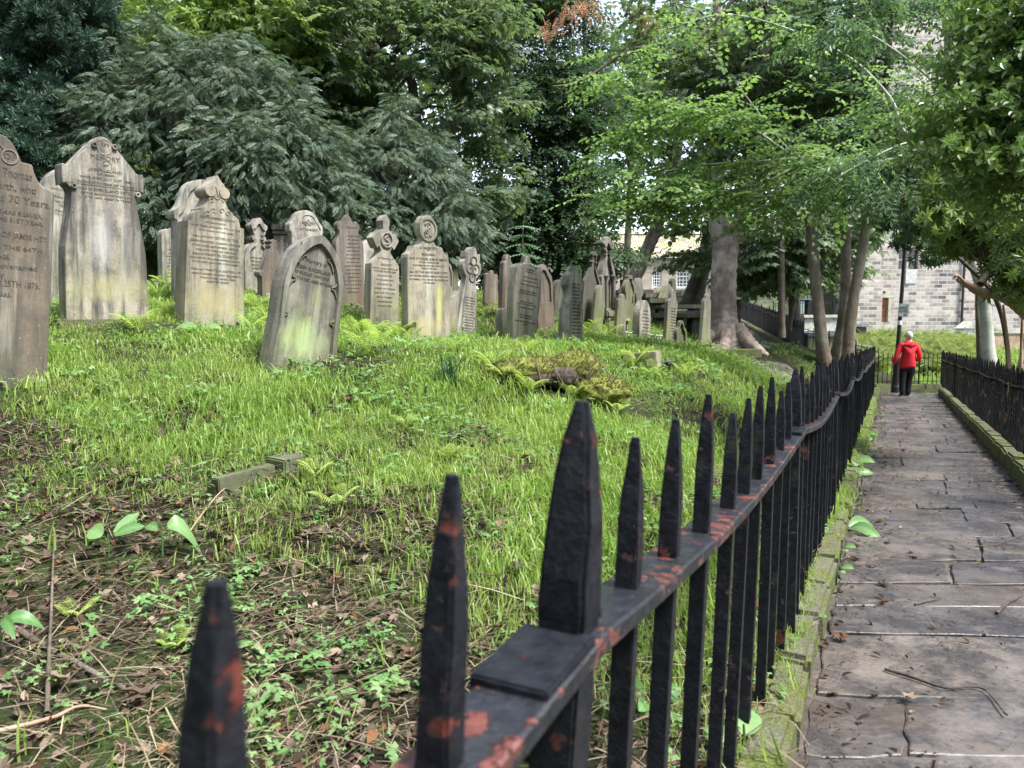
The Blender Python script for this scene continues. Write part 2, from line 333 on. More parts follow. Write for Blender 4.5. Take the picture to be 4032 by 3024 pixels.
def masonry(name, sc, bw, bh, cols, mortar, ms=.02, off=.5, squash=1.0):
    m, nt, o = newmat(name); g = N(nt)
    tc = g.n('ShaderNodeTexCoord'); s = g.sep(tc.outputs['Object']); cb = g.n('ShaderNodeCombineXYZ')
    g.l(g.math('ADD', s[0], s[1]), cb.inputs[0]); g.l(s[2], cb.inputs[1])
    w = g.n('ShaderNodeMix', data_type='VECTOR'); nz = g.n('ShaderNodeTexNoise'); nz.inputs['Scale'].default_value = 1.2
    b = g.n('ShaderNodeTexBrick'); b.offset = off; b.inputs['Scale'].default_value = sc
    b.inputs['Brick Width'].default_value = bw; b.inputs['Row Height'].default_value = bh; b.inputs['Mortar Size'].default_value = ms; b.inputs['Mortar Smooth'].default_value = .3
    b.inputs['Color1'].default_value = (0,0,0,1); b.inputs['Color2'].default_value = (1,1,1,1); b.inputs['Mortar'].default_value = (.5,.5,.5,1)
    b.inputs['Bias'].default_value = 0
    g.l(cb.outputs[0], b.inputs['Vector'])
    n = g.noise(cb.outputs[0], .7, 5)
    k = len(cols); c = g.ramp(b.outputs[0], [(i/(k-1), q) for i, q in enumerate(cols)])
    c = g.mix(g.ramp(n, [(.45,0.0),(.65,.45)]), c, tuple(q*1.25 for q in mortar))
    c = g.mix(b.outputs['Fac'], c, mortar)
    g.bsdf(o, c, .9, .2, g.math('SUBTRACT', g.noise(tc.outputs['Object'], 9, 5), b.outputs['Fac']), .6, .03); return m
M['church'] = masonry('coursed_gritstone', 1, .55, .24, [(.1,.095,.1),(.23,.2,.185),(.33,.3,.27),(.42,.375,.33)], (.5,.45,.39), .02)
M['house'] = masonry('coursed_sandstone', 1, .45, .2, [(.25,.22,.18),(.32,.28,.23),(.38,.34,.28)], (.42,.38,.31), .012)
M['rooftile'] = None
def roof_mat():
    m, nt, o = newmat('mossy_stone_slates'); g = N(nt); tc = g.n('ShaderNodeTexCoord'); s = g.sep(tc.outputs['Object']); cb = g.n('ShaderNodeCombineXYZ')
    g.l(s[0], cb.inputs[0]); g.l(s[1], cb.inputs[1])
    b = g.n('ShaderNodeTexBrick'); b.inputs['Scale'].default_value = 1; b.inputs['Brick Width'].default_value = .4; b.inputs['Row Height'].default_value = .3; b.inputs['Mortar Size'].default_value = .03
    b.inputs['Color1'].default_value = (0,0,0,1); b.inputs['Color2'].default_value = (1,1,1,1); g.l(cb.outputs[0], b.inputs['Vector'])
    c = g.ramp(b.outputs[0], [(0,(.33,.27,.22)),(1,(.5,.44,.38))])
    c = g.mix(g.ramp(g.noise(g.coord(scale=(1,1.5,1)), 1.1, 7, .65), [(.42,0.0),(.66,.9)]), c, (.3,.31,.09))
    c = g.mix(b.outputs['Fac'], c, (.13,.12,.08)); g.bsdf(o, c, .95, .1, b.outputs['Fac'], .6, .03); return m
M['roof'] = roof_mat()
M['white'] = plain('white_paint', (.78,.78,.76), .5, .3, .05)
M['glass'] = plain('dark_window_glass', (.03,.035,.04), .08, .6, .2, 2, 0)
M['door'] = bark_mat('oiled_door_boards', (.3,.13,.055), (.22,.09,.04), (.36,.17,.08), (12,12,.8), .004, 2, 0)
M['blue'] = plain('blue_enamel', (.03,.12,.6), .3, .5, .05)
M['whitewash'] = plain('bleached_stone', (.5,.49,.45), .9, .2, .2)
M['step'] = plain('worn_step_stone', (.42,.4,.32), .9, .2, .2, 3)
M['wetslab'] = plain('wet_ledger_stone', (.2,.21,.24), .22, .6, .3, 3)
M['red'] = plain('red_jacket_cloth', (.62,.028,.04), .8, .2, .12, 4, .4, .02)
M['black'] = plain('black_trouser_cloth', (.008,.009,.012), .85, .2, .2, 6)
M['skin'] = plain('skin', (.5,.28,.2), .55, .4, .05)
M['hair'] = plain('white_grey_hair', (.52,.51,.53), .8, .3, .2, 60)
M['plastic'] = plain('black_plastic', (.015,.015,.017), .4, .5, .1)
M['signgrey'] = plain('grey_green_sign_face', (.3,.35,.32), .5, .4, .05)
M['moss'] = plain('moss', (.2,.22,.05), .95, .1, .35, 30, 1, .02)
M['shell'] = plain('pale_shell_edging', (.45,.43,.38), .8, .2, .2, 30)
M['petal'] = plain('red_petals', (.6,.03,.06), .6, .3, .1)
M['pink'] = plain('pink_petals', (.7,.1,.3), .6, .3, .1)
# ------------------------------------------------------------------ ground
def grid_axis(segs):
    out = [segs[0][0]]
    for a, b, st in segs: out += list(np.linspace(a, b, max(2, int(round((b-a)/st))+1))[1:])
    return np.array(out)
gx = grid_axis([(-300,-60,40),(-60,-14,3),(-14,-6,.4),(-6,6,.09),(6,15,.16),(15,30,.8),(30,90,5),(90,300,40)])
gy = grid_axis([(-20,-2,2),(-2,9,.09),(9,23,.18),(23,60,.8),(60,125,5),(125,600,60)])
GX, GY = np.meshgrid(gx, gy)
GZ = H(GX, GY)
nx, ny = len(gx), len(gy)
ii = (np.arange(ny-1)[:,None]*nx+np.arange(nx-1)[None,:]).ravel()
gq = np.stack([ii, ii+1, ii+nx+1, ii+nx], axis=-1)
gme = np_mesh('ground', np.stack([GX.ravel(),GY.ravel(),GZ.ravel()], axis=-1), gq, None, [M['soil']], True)
tag(link('ground', gme), kind='structure')

# flagged path: irregular worn flags over a dirt bed
def path_pt(a, y): return Vector((edge(y)+a, y, pathz(y)))
bm = bmesh.new()
ys = np.linspace(.5, 21.75, 420)
from mathutils import noise as mn
def bedz(a, y):
    n1 = mn.noise(Vector((a*1.6, y*1.6, 3)))+.5*mn.noise(Vector((a*6, y*6, 1)))+.3*mn.noise(Vector((a*19, y*19, 5)))
    eg = math.exp(-max(0,a)/.13)*.5+math.exp(-max(0,1.6-a)/.09)*.45
    return -.016+.034*max(0, n1-.28+eg)
rows = [[bm.verts.new((edge(y)+a, y, pathz(y)+min(.03, bedz(a,y)))) for a in np.linspace(-.04,1.68,36)] for y in ys]
for a, b in zip(rows, rows[1:]):
    for i in range(35): bm.faces.new((a[i],a[i+1],b[i+1],b[i]))
bed = bm_obj('path_bed', bm, M['dirt'], None, smooth=True); tag(bed, kind='structure')
fv, ff, fr = [], [], []
bm = bmesh.new(); lay = bm.verts.layers.float.new('rnd')
y = -1.2
while y < 21.6:
    dep = random.uniform(.3, .66); skew = random.uniform(-.12, .12)
    ncol = random.choice((1,2,2,2,3)); cuts = [0.02]+sorted(random.uniform(.35, 1.25) for _ in range(ncol-1))+[1.58]
    if ncol == 3 and cuts[2]-cuts[1] < .3: cuts = [.02,.55,1.05,1.58]
    for a0, a1 in zip(cuts, cuts[1:]):
        g = .007; o2 = random.uniform(-.07,.07) if ncol > 1 else 0
        e0 = random.uniform(-.03,.03); cor = [(a0+g,y+g+o2*0),(a1-g,y+g+skew*(a1-a0)*.4),(a1-g+random.uniform(-.03,.03),y+dep-g+skew*(a1-a0)*.4),(a0+g+random.uniform(-.03,.03),y+dep-g)]
        pts = []
        for (p, q), (p2, q2) in zip(cor, cor[1:]+cor[:1]):
            for t in (0,.2,.4,.6,.8):
                pts.append((p+(p2-p)*t+random.uniform(-.012,.012), q+(q2-q)*t+random.uniform(-.012,.012)))
        rv = random.random(); tz = random.uniform(-.006,.008); tx = random.uniform(-.012,.012); ty = random.uniform(-.012,.012)
        cx = sum(p[0] for p in pts)/len(pts); cy = sum(p[1] for p in pts)/len(pts)
        top, low = [], []
        for k, (p, q) in enumerate(pts):
            corner = .82 if k % 5 == 0 else 1.0
            p = cx+(p-cx)*(.985 if corner < 1 else 1); q = cy+(q-cy)*(.97 if corner < 1 else 1)
            zz = tz+(p-cx)*tx+(q-cy)*ty
            v1 = bm.verts.new((edge(q)+cx+(p-cx)*.985, cy+(q-cy)*.975, pathz(q)+zz)); v2 = bm.verts.new((edge(q)+p, q, pathz(q)+zz-.0035)); v3 = bm.verts.new((edge(q)+p, q, pathz(q)-.06))
            for vv in (v1,v2,v3): vv[lay] = rv
            top.append((v1,v2,v3))
        n = len(top)
        cv = bm.verts.new((edge(cy)+cx, cy, pathz(cy)+tz-.004)); cv[lay] = rv
        for k in range(n):
            a, b = top[k], top[(k+1)%n]
            bm.faces.new((a[0],b[0],cv)); bm.faces.new((a[1],b[1],b[0],a[0])); bm.faces.new((a[2],b[2],b[1],a[1]))
    y += dep
me = bpy.data.meshes.new('path'); bmesh.ops.recalc_face_normals(bm, faces=bm.faces); bm.to_mesh(me); bm.free()
tag(link('path', me, M['flag']), kind='structure')

def kerb(name, pts, w, h, label, seg=.55, mat='mosskerb', sink=.15, side=1, group=None):
    """a run of kerb stones along a polyline; pts carry the top height"""
    bm = bmesh.new(); pts = [Vector(p) for p in pts]
    for a, b in zip(pts, pts[1:]):
        L = (b-a).length; n = max(1, round(L/seg)); d = (b-a)/n; ang = math.atan2(d.y, d.x); pit = math.atan2(d.z, Vector((d.x,d.y)).length)
        for k in range(n):
            o = a+d*k+Vector((0,0,random.uniform(-.012,.012)))
            Mx = Matrix.Translation(o) @ Matrix.Rotation(ang+random.uniform(-.015,.015), 4, 'Z') @ Matrix.Rotation(-pit, 4, 'Y')
            roughbox(bm, .006, d.length-.006, (0 if side > 0 else -w), (w if side > 0 else 0), -h-sink, 0, Mx, .012, .022)
    o = bm_obj(name, bm, M[mat], None, smooth=False)
    return tag(o, label, 'kerb', group)
kerb('kerb', [(edge(y)-.0, y, pathz(y)+.125) for y in (-1.2,3,8,14,21.4)], .14, .2, 'low mossy stone kerb under the left railings of the flagged path')
kerb('kerb', [(edge(y)+1.6, y, pathz(y)+.19) for y in (1,6,11,16,20.6)], .16, .3, 'thick yellow-green mossy kerb under the right railings', side=-1)

# ------------------------------------------------------------------ railings
def bar_mesh(w, rail, tip, blunt=.3, low=-.15, fat=1.12, seed=0):
    rg = random.Random(seed); bm = bmesh.new(); rings = []
    hs = [(low,1),(rail*.5,1),(rail-.01,1.02),(rail+.03,1.06),(rail+(tip-rail)*.25,1.03),(rail+(tip-rail)*.48,.97),(rail+(tip-rail)*.66,.84),(rail+(tip-rail)*.84,.6),(tip-.012,blunt+.08),(tip,blunt)]
    for z, k in hs:
        r = []
        for sx, sy in ((-1,-1),(1,-1),(1,1),(-1,1)):
            r.append(bm.verts.new((sx*w/2*k*rg.uniform(.93,1.07), sy*w/2*k*rg.uniform(.93,1.07), z)))
        rings.append(r)
    for a, b in zip(rings, rings[1:]):
        for i in range(4): bm.faces.new((a[i],a[(i+1)%4],b[(i+1)%4],b[i]))
    bm.faces.new(rings[0][::-1]); bm.faces.new(rings[-1])
    bmesh.ops.bevel(bm, geom=[e for e in bm.edges if abs(e.verts[0].co.z-e.verts[1].co.z) > .01], offset=w*.1, segments=2, affect='EDGES')
    me = bpy.data.meshes.new('bar'); bmesh.ops.recalc_face_normals(bm, faces=bm.faces); bm.to_mesh(me); bm.free(); return me
def thinbar_mesh(w, rail, tip, low=-.1):
    bm = bmesh.new(); lathe(bm, [(w/2,low),(w/2,rail),(w*.8,rail+.02),(w*.5,rail+.05),(w*.62,rail+.07),(.003,tip)], 6)
    me = bpy.data.meshes.new('bar'); bmesh.ops.recalc_face_normals(bm, faces=bm.faces); bm.to_mesh(me); bm.free(); return me
def rail_obj(parent, pts, w, t, mat, name='rail'):
    bm = bmesh.new(); rings = []; pts = [Vector(p) for p in pts]
    for i, p in enumerate(pts):
        d = (pts[min(i+1,len(pts)-1)]-pts[max(i-1,0)]); s = Vector((d.y,-d.x,0)).normalized()*w/2
        jw = random.uniform(-.0015,.0015)
        rings.append([bm.verts.new(p+s+Vector((0,0,-t))), bm.verts.new(p+s*1.0+Vector((0,0,-.003+jw))), bm.verts.new(p+s*.9+Vector((0,0,jw))), bm.verts.new(p-s*.9+Vector((0,0,jw))), bm.verts.new(p-s+Vector((0,0,-.003))), bm.verts.new(p-s+Vector((0,0,-t)))])
    for a, b in zip(rings, rings[1:]):
        for i in range(6): bm.faces.new((a[i],a[(i+1)%6],b[(i+1)%6],b[i]))
    bm.faces.new(rings[0]); bm.faces.new(rings[-1][::-1])
    return bm_obj(name, bm, M[mat], parent)
root = empty('iron_railing', (0,0,0), 'black painted iron railings with flaking red-brown primer, left of the flagged path', 'railing')
FY = [-.95,-.7,-.45,-.22,.02,.24,.446,.6875,.971,1.207,1.437,1.694,1.979,2.194,2.40,2.65,2.89,3.1,3.33]
while FY[-1] < 19.6: FY.append(FY[-1]+.236)
PY = [3.33+2.36*k for k in range(-2, 7)]; PY[1] = .971
def fx(y): return .4934*y-.409
def fz(y): return pathz(y)+.11
def railz(y):
    k = 0
    for a, b in zip(PY, PY[1:]):
        if a <= y <= b: k = math.sin(math.pi*(y-a)/(b-a))
    return .935-.062*k+(.02 if y < 1.2 else 0)*0
bars = [bar_mesh(.034, .9, 1.135+.02*i, .36, seed=i) for i in range(4)]
postm = bar_mesh(.062, .94, 1.235, .28, fat=1.15, seed=9)
far_post = bar_mesh(.055, .94, 1.2, .3, fat=1.1, seed=12)
fang = math.atan(.4934)
for i, y in enumerate(FY):
    isp = min(abs(y-q) for q in PY) < .115
    me = (postm if y < 1.5 else far_post) if isp else bars[i % 4]
    b = link('post' if isp else 'bar', me, M['iron'] if y < 1.9 else M['ironrust'] if i % 3 else M['iron'], root)
    lean = R(4.2)*max(0, 1-y/3.2)+R(random.uniform(-.6,.6))
    piv = Vector((fx(y), y, fz(y)+.9))
    b.matrix_world = Matrix.Translation(piv) @ Matrix.Rotation(-fang, 4, 'Z') @ Matrix.Rotation(lean, 4, 'Y') @ Matrix.Rotation(R(random.uniform(-1,1)), 4, 'X') @ Matrix.Translation((0,0,-.9+random.uniform(-.012,.006)))
ry = np.arange(-1.0, 19.62, .06)
rail_obj(root, [(fx(y)+.006*math.sin(y*2.1), y, fz(y)+railz(y)) for y in ry], .095, .024, 'railiron')
for q in PY[1:]:                             # lapped joint plates at the posts
    bm = bmesh.new()
    Mx = Matrix.Translation((fx(q-.1), q-.1, fz(q-.1)+railz(q-.1)+.003)) @ Matrix.Rotation(-fang, 4, 'Z') @ Matrix.Rotation(R(2), 4, 'X')
    roughbox(bm, -.049, .049, -.06, .09, -.012, .008, Mx, .0015, .003)
    pl_ = bm_obj('joint_plate', bm, M['iron'], root)
    bm = bmesh.new(); blob(bm, (fx(q)+.042, q+.03, fz(q)+railz(q)+.012), .011, .1, 1); bm_obj('rivet', bm, M['iron'], pl_)
bm = bmesh.new()
bb = [(fx(y), y, fz(y)+.07) for y in np.arange(-1.0, 19.62, .3)]
bm.free()

def railing(label, x0y0, x1y1, zfun, spacing, mesh, postm_, postevery, hrail, mat, railw=.05, sag=.03, n0=0, extra_low=False, name='iron_railing'):
    a = Vector((*x0y0,0)); b = Vector((*x1y1,0)); L = (b-a).length; n = int(L/spacing); d = (b-a)/n; ang = math.atan2(d.y, d.x)
    rt = empty(name, (0,0,0), label, 'railing')
    for k in range(n+1):
        p = a+d*k; isp = postevery and k % postevery == 0
        o = link('post' if isp else 'bar', postm_ if isp else mesh[k % len(mesh)], mat, rt)
        o.matrix_world = Matrix.Translation((p.x,p.y,zfun(p.x,p.y))) @ Matrix.Rotation(ang, 4, 'Z') @ Matrix.Rotation(R(random.uniform(-.8,.8)), 4, 'X') @ Matrix.Rotation(R(random.uniform(-.5,.5)), 4, 'Y')
    pts = []
    for k in range(0, n*2+1):
        p = a+d*k/2; s = math.sin(math.pi*((k/2) % max(postevery,1))/max(postevery,1)) if postevery else 0
        pts.append((p.x,p.y,zfun(p.x,p.y)+hrail-sag*s))
    rail_obj(rt, pts, railw, .02, mat.name if False else {'oldiron':'oldiron'}.get('oldiron'), 'rail')
    if extra_low: rail_obj(rt, [(p[0],p[1],p[2]-hrail+.1) for p in pts], railw*.8, .02, 'oldiron', 'lower_rail')
    return rt
sbars = [bar_mesh(.034, .86, 1.06+.012*i, .3, seed=20+i) for i in range(4)]
spost = bar_mesh(.05, .86, 1.13, .3, seed=31)
def rz(x, y): return pathz(y)+.06
yy0, yy1 = 6.2, 21.9
railing('black iron railings with red rust spots on the right side of the flagged path', (edge(yy0)+1.77,yy0), (edge(yy1)+1.77,yy1), rz, .178, sbars, spost, 14, .87, M['ironrust'])
thin = [thinbar_mesh(.022, .76, .9), thinbar_mesh(.022, .76, .88)]
thinp = thinbar_mesh(.05, .76, 1.0)
EA = (edge(21.6)-.12, 21.75); EB = (edge(21.9)+1.77, 21.95)
railing('open black railings crossing the end of the path behind the walker', EA, EB, lambda x,y: P(3560,1514,21.8).z, .135, thin, thinp, 5, .77, M['oldiron'], .035, 0, extra_low=True)
kerb('kerb', [(EA[0],EA[1]-.08,P(3560,1512,21.8).z), (EB[0],EB[1]-.08,P(3560,1512,21.8).z)], .16, .25, 'dark stone kerb at the end of the path below the open railings', mat='mosskerb')
K0 = P(3160,1395,23.5); K1 = P(3455,1495,21.8)
def kz(x, y):
    t = (x-K0.x)/(K1.x-K0.x); return K0.z+(K1.z-K0.z)*t
railing('open thin black railings rising to the left behind the triple-stemmed tree', (K0.x,K0.y), (K1.x,K1.y), kz, .16, thin, thinp, 5, .8, M['oldiron'], .035, 0, extra_low=True)
A0 = P(2915,1262,37); A1 = P(3157,1390,23.6)
def az(x, y):
    t = (y-A0.y)/(A1.y-A0.y); return A0.z+(A1.z-A0.z)*t
obars = [bar_mesh(.06, .86, 1.02, .3, seed=40), bar_mesh(.05, .86, .99, .3, seed=41)]
railing('tall dark railings beside the upper path, descending from the schoolhouse', (A0.x,A0.y), (A1.x,A1.y), az, .15, obars, spost, 13, .88, M['oldiron'], .06, .04)
kerb('kerb', [(A0.x-.25,A0.y-.05,A0.z+.12),(A1.x-.3,A1.y-.1,A1.z+.1)], .25, .3, 'mossy kerb along the foot of the upper path railings', seg=.9)
# far thin railings in front of the garden wall
B0 = P(3045,1243,50); B1 = P(3290,1243,50)
railing('distant thin upright railings in front of the bins', (B0.x,B0.y), (B1.x,B1.y), lambda x,y: B0.z, .14, [thinbar_mesh(.035,.8,.92)], thinbar_mesh(.07,.8,1.0), 9, .8, M['oldiron'], .05, 0)

# upper path
bm = bmesh.new(); L = [(3060,1445,18),(3056,1410,21),(3020,1360,25.5),(2965,1305,31),(2900,1262,38),(2870,1240,44)]
W = [1.3,1.4,1.5,1.6,1.7,1.7]; rowsv = []
pp = [hit(u,v,10,70) if False else P(u,v,Y) for u,v,Y in L]
for i,(p,w) in enumerate(zip(pp,W)):
    rowsv.append((p, w))
cpts = cr([(p.x,p.y,p.z,w) for p,w in rowsv], 8)
prev = None
for q in cpts:
    r = []
    for s in np.linspace(-.5,.5,6):
        x = q[0]+s*q[3]*1.5; r.append(bm.verts.new((x, q[1], hz(x,q[1])+.02+.015*math.sin(x*5+q[1]*3))))
    if prev:
        for a in range(5): bm.faces.new((prev[a],prev[a+1],r[a+1],r[a]))
    prev = r
tag(bm_obj('upper_path', bm, M['dirt'], None, smooth=True), kind='structure')
# trodden dirt strip crossing the grass
bm = bmesh.new(); prev = None
for u, v, w in [(2990,1420,.9),(3040,1450,.8),(3060,1480,.7),(3090,1520,.6),(3120,1560,.5)]:
    c = hit(u, v, 6, 30); r = []
    for s in np.linspace(-.5,.5,5):
        x = c.x+s*w*1.2; r.append(bm.verts.new((x, c.y, hz(x,c.y)+.015)))
    if prev:
        for a in range(4): bm.faces.new((prev[a],prev[a+1],r[a+1],r[a]))
    prev = r
tag(bm_obj('dirt_track', bm, M['dirt'], None, smooth=True), kind='structure')

# ------------------------------------------------------------------ gravestones
YAW = R(50)
def chaikin(p, w=.2, n=1):
    for _ in range(n):
        q = [p[0]]
        for a, b in zip(p, p[1:]):
            q.append(((1-w)*a[0]+w*b[0], (1-w)*a[1]+w*b[1])); q.append((w*a[0]+(1-w)*b[0], w*a[1]+(1-w)*b[1]))
        q.append(p[-1]); p = q
    return p
def stone(label, Y, base, apex, half, mat, T=None, side=None, yaw=YAW, soft=.2, recess=None, sink=.3, mirror=True, group='gravestones standing on the grass slope', recmat=None, bev=.009, it=1):
    """front outline surveyed as px points; half outline from the top centre down, mirrored about the stone's own axis"""
    o3 = P(base[0], base[1], Y); t = Vector((math.cos(yaw), math.sin(yaw), 0)); n = Vector((math.sin(yaw), -math.cos(yaw), 0))
    cam = Vector((0,0,CZ))
    def loc(u, v):
        d = Vector(ray(u, v)); k = (o3-cam).dot(n)/d.dot(n); p = cam+d*k-o3
        return p.dot(t), p.z
    ax = loc(*apex); roll = math.atan2(ax[0], ax[1]); c, s = math.cos(roll), math.sin(roll)
    def loc2(u, v):
        a, h = loc(u, v); return a*c-h*s, a*s+h*c
    hp = [loc2(*q) for q in half]
    sgn = 1 if hp[len(hp)//2][0]+hp[-1][0] >= 0 else -1
    hp = [(max(a*sgn, 0.0), h) for a, h in hp]; hp[0] = (0.0, hp[0][1])
    if hp[1][0] < .004: hp[1] = (.004, hp[1][1])
    hp = chaikin(hp, soft, it) if soft else hp
    hp = [q for i, q in enumerate(hp) if i == 0 or (abs(q[0]-hp[i-1][0])+abs(q[1]-hp[i-1][1])) > .003]
    bw = hp[-1][0]; hp.append((bw, -sink))
    outl = hp+[(-a, h) for a, h in hp[::-1] if a > 1e-6]
    W = 2*max(a for a, h in hp)
    if T is None:
        T = .12
        if side:
            # depth whose back corner shows 'side' px of flank at the foot
            fl = o3-t*bw; best = None
            for k in np.linspace(.05, .24, 39):
                q = fl-n*k; u0 = 2016+F*fl.x/(fl.y*CP-(fl.z-CZ)*SP); u1 = 2016+F*q.x/(q.y*CP-(q.z-CZ)*SP)
                e = abs((u0-u1)-side); best = (e, k) if best is None or e < best[0] else best
            T = best[1]
    root = empty('gravestone', o3, label, 'gravestone', group); root.rotation_euler = Euler((0, roll, yaw), 'XYZ')
    root.rotation_mode = 'XYZ'
    # rotation order: roll in the stone's own plane first, then yaw
    root.matrix_world = Matrix.Translation(o3) @ Matrix.Rotation(yaw, 4, 'Z') @ Matrix.Rotation(roll, 4, 'Y')
    bm = bmesh.new(); fr = [bm.verts.new((a, 0, h)) for a, h in outl]; bk = [bm.verts.new((a, T, h)) for a, h in outl]
    nv = len(outl); rim = []
    if recess:
        ins, dp, lowcut = recess
        hmax = max(h for a, h in outl); zc = lowcut
        inner = []
        for a, h in outl:
            if h < zc: continue
            k = 1-ins/max(.02, math.hypot(a, (h-zc)*.7)+.0)
            inner.append((a*max(.2, 1-ins*2/W), zc+(h-zc)*(1-ins*1.6/(hmax-zc))))
        if inner[0][1] > zc+.05:
            pass
        ra = [a for a, h in inner if a > 0]; 
        rb = inner
        # close across the foot of the panel
        xs = max(a for a, h in inner)
        rb = [q for q in inner]
        fi = [bm.verts.new((a, 0, h)) for a, h in rb]; fd = [bm.verts.new((a*.97, dp, zc+(h-zc)*.985+.004)) for a, h in rb]
        es = [bm.edges.new((fr[i], fr[(i+1)%nv])) for i in range(nv)]+[bm.edges.new((fi[i], fi[(i+1)%len(fi)])) for i in range(len(fi))]
        bmesh.ops.triangle_fill(bm, edges=es, use_beauty=True, use_dissolve=False)
        for i in range(len(fi)):
            j = (i+1)%len(fi); bm.faces.new((fi[i], fi[j], fd[j], fd[i]))
        bm.faces.new(fd)
    else:
        f = bm.faces.new(fr)
    bm.faces.new(bk[::-1])
    for i in range(nv): bm.faces.new((fr[i], fr[(i+1)%nv], bk[(i+1)%nv], bk[i]))
    bmesh.ops.recalc_face_normals(bm, faces=bm.faces)
    if not recess:
        ed = [e for e in bm.edges if abs(e.verts[0].co.y) < 1e-5 and abs(e.verts[1].co.y) < 1e-5 and len(e.link_faces) == 2]
        try: bmesh.ops.bevel(bm, geom=ed, offset=bev, segments=1, affect='EDGES', clamp_overlap=True)
        except Exception: pass
    ng = [f for f in bm.faces if len(f.verts) > 4]
    bmesh.ops.triangulate(bm, faces=ng, ngon_method='EAR_CLIP')
    me = bpy.data.meshes.new('slab'); bm.to_mesh(me); bm.free()
    sl = link('slab', me, M[mat], root)
    root['_T'] = T
    def put(u, v): return loc2(u, v)
    return root, put, outl, T
def local_text(root, put, lines, depth=-.0015, mat='letter_shade', name='inscription', bold=.0):
    """proud letters, toned by default like shaded cuts: (text, centre u, centre v, cap height px, Y [, half width px])"""
    bmj = bmesh.new()
    for ln in lines:
        txt, u, v, h, Y = ln[:5]
        a, z = put(u, v); a1, z1 = put(u, v-h/2); a2, z2 = put(u, v+h/2); size = abs(z1-z2)/.7
        cu = bpy.data.curves.new('t', 'FONT'); cu.body = txt; cu.size = size; cu.align_x = 'CENTER'; cu.align_y = 'CENTER'; cu.extrude = .0012; cu.offset = size*bold; cu.resolution_u = 2
        ob = bpy.data.objects.new('t', cu); C.objects.link(ob)
        dg = bpy.context.evaluated_depsgraph_get(); me = bpy.data.meshes.new_from_object(ob.evaluated_get(dg))
        xs = [q.co.x for q in me.vertices]; sx = 1.0
        if len(ln) > 5 and xs:
            wa, _ = put(u-ln[5], v); wb, _ = put(u+ln[5], v); sx = abs(wb-wa)/max(.001, max(xs)-min(xs))
        me.transform(Matrix.Translation((a, depth, z)) @ Matrix.Rotation(R(90), 4, 'X') @ Matrix.Diagonal((sx,1,1,1)))
        bmj.from_mesh(me); bpy.data.objects.remove(ob); bpy.data.curves.remove(cu); bpy.data.meshes.remove(me)
    return bm_obj(name, bmj, M[mat], root)
def ring(bm, cx, cz, r, w, y0, dp, n=28, sx=1.0):
    vs = []
    for i in range(n):
        a = 2*math.pi*i/n; ca, sa = math.cos(a), math.sin(a)
        vs.append([bm.verts.new((cx+q*ca*sx, yy, cz+q*sa)) for q, yy in ((r, y0),(r, y0-dp),(r-w*.5, y0-dp*1.2),(r-w, y0-dp),(r-w, y0))])
    for i in range(n):
        a, b = vs[i], vs[(i+1)%n]
        for k in range(4): bm.faces.new((a[k],a[k+1],b[k+1],b[k]))
def stroke(bm, pts, r, y):                    # raised carved line in the stone's face
    V, Q = tube_np(cr([(a, y, z, rr) for a, z, rr in [(p[0], p[1], (p[2] if len(p) > 2 else r)) for p in pts]], 5), 6)
    vs = [bm.verts.new(q) for q in V]
    for q in Q: bm.faces.new([vs[i] for i in q])

def fill(lines, u, v0, v1, n, h, Y, hw, seed=1, slope=0.0):
    """weathered lines of small capitals, mostly worn away"""
    rg = random.Random(seed); w = ['ALSO OF MARY WIFE','OF THE ABOVE WHO','DIED JUNE 18TH 1861','AGED 54 YEARS','ALSO OF WILLIAM','SON OF THE ABOVE','WHO DIED MARCH 3RD','IN THE 27TH YEAR','OF HIS AGE','ALSO OF SARAH','THEIR DAUGHTER','AGED 9 MONTHS']
    k = rg.randrange(len(w))
    for i in range(n):
        v = v0+(v1-v0)*i/max(1,n-1); lines.append((w[(k+i)%len(w)], u, v, h, Y, hw*rg.uniform(.6,1)))
    return lines

# 1 near left stone
r, put, _, _ = stone('tall dark-stained gravestone cut off by the left edge of the view, large raised lettering', 5.6, (-38,1560), (-12,524),
 [(-12,524),(10,530),(30,543),(46,558),(64,587),(81,625),(87,639),(110,643),(129,650),(136,680),(145,703),(155,720),(168,732),(190,745),(215,756),(215,779),(206,1052),(184,1540)], 'umber', T=.16, soft=.18)
local_text(r, put, [('LOVING',-60,615,20,5.6),('OF',38,618,23,5.6),('of Thomas',50,684,34,5.6,78),('Heyworth, who',20,732,30,5.6,126),('died Aged 70 Years.',20,780,30,5.6,187),
 ('THOMAS BEAVER.',60,840,17,5.6,112),('IN THE 81ST YEAR',55,868,17,5.6,114),('WIFE OF JAMES HEY',60,929,20,5.6,128),('IN THE 64TH',70,979,17,5.6,100),('OF HER AGE.',-20,1008,17,5.6,58),
 ('the abovenamed',30,1048,21,5.6,120),('HEY.',-10,1087,20,5.6,32),('MARCH 25TH 1875.',30,1117,25,5.6,130),('AGED 70 YEARS.',-40,1157,15,5.6,86)], bold=.008)
bm = bmesh.new(); a, z = put(38,618); ring(bm, a, z, .055, .008, 0, .006, sx=1.0); a, z = put(-60,615); ring(bm, a, z, .075, .008, 0, .006)
stroke(bm, [(put(-40,560)),(put(-5,565)),(put(15,590)),(put(12,600))], .006, -.001)
bm_obj('carved_roundel', bm, M['tan'], r)
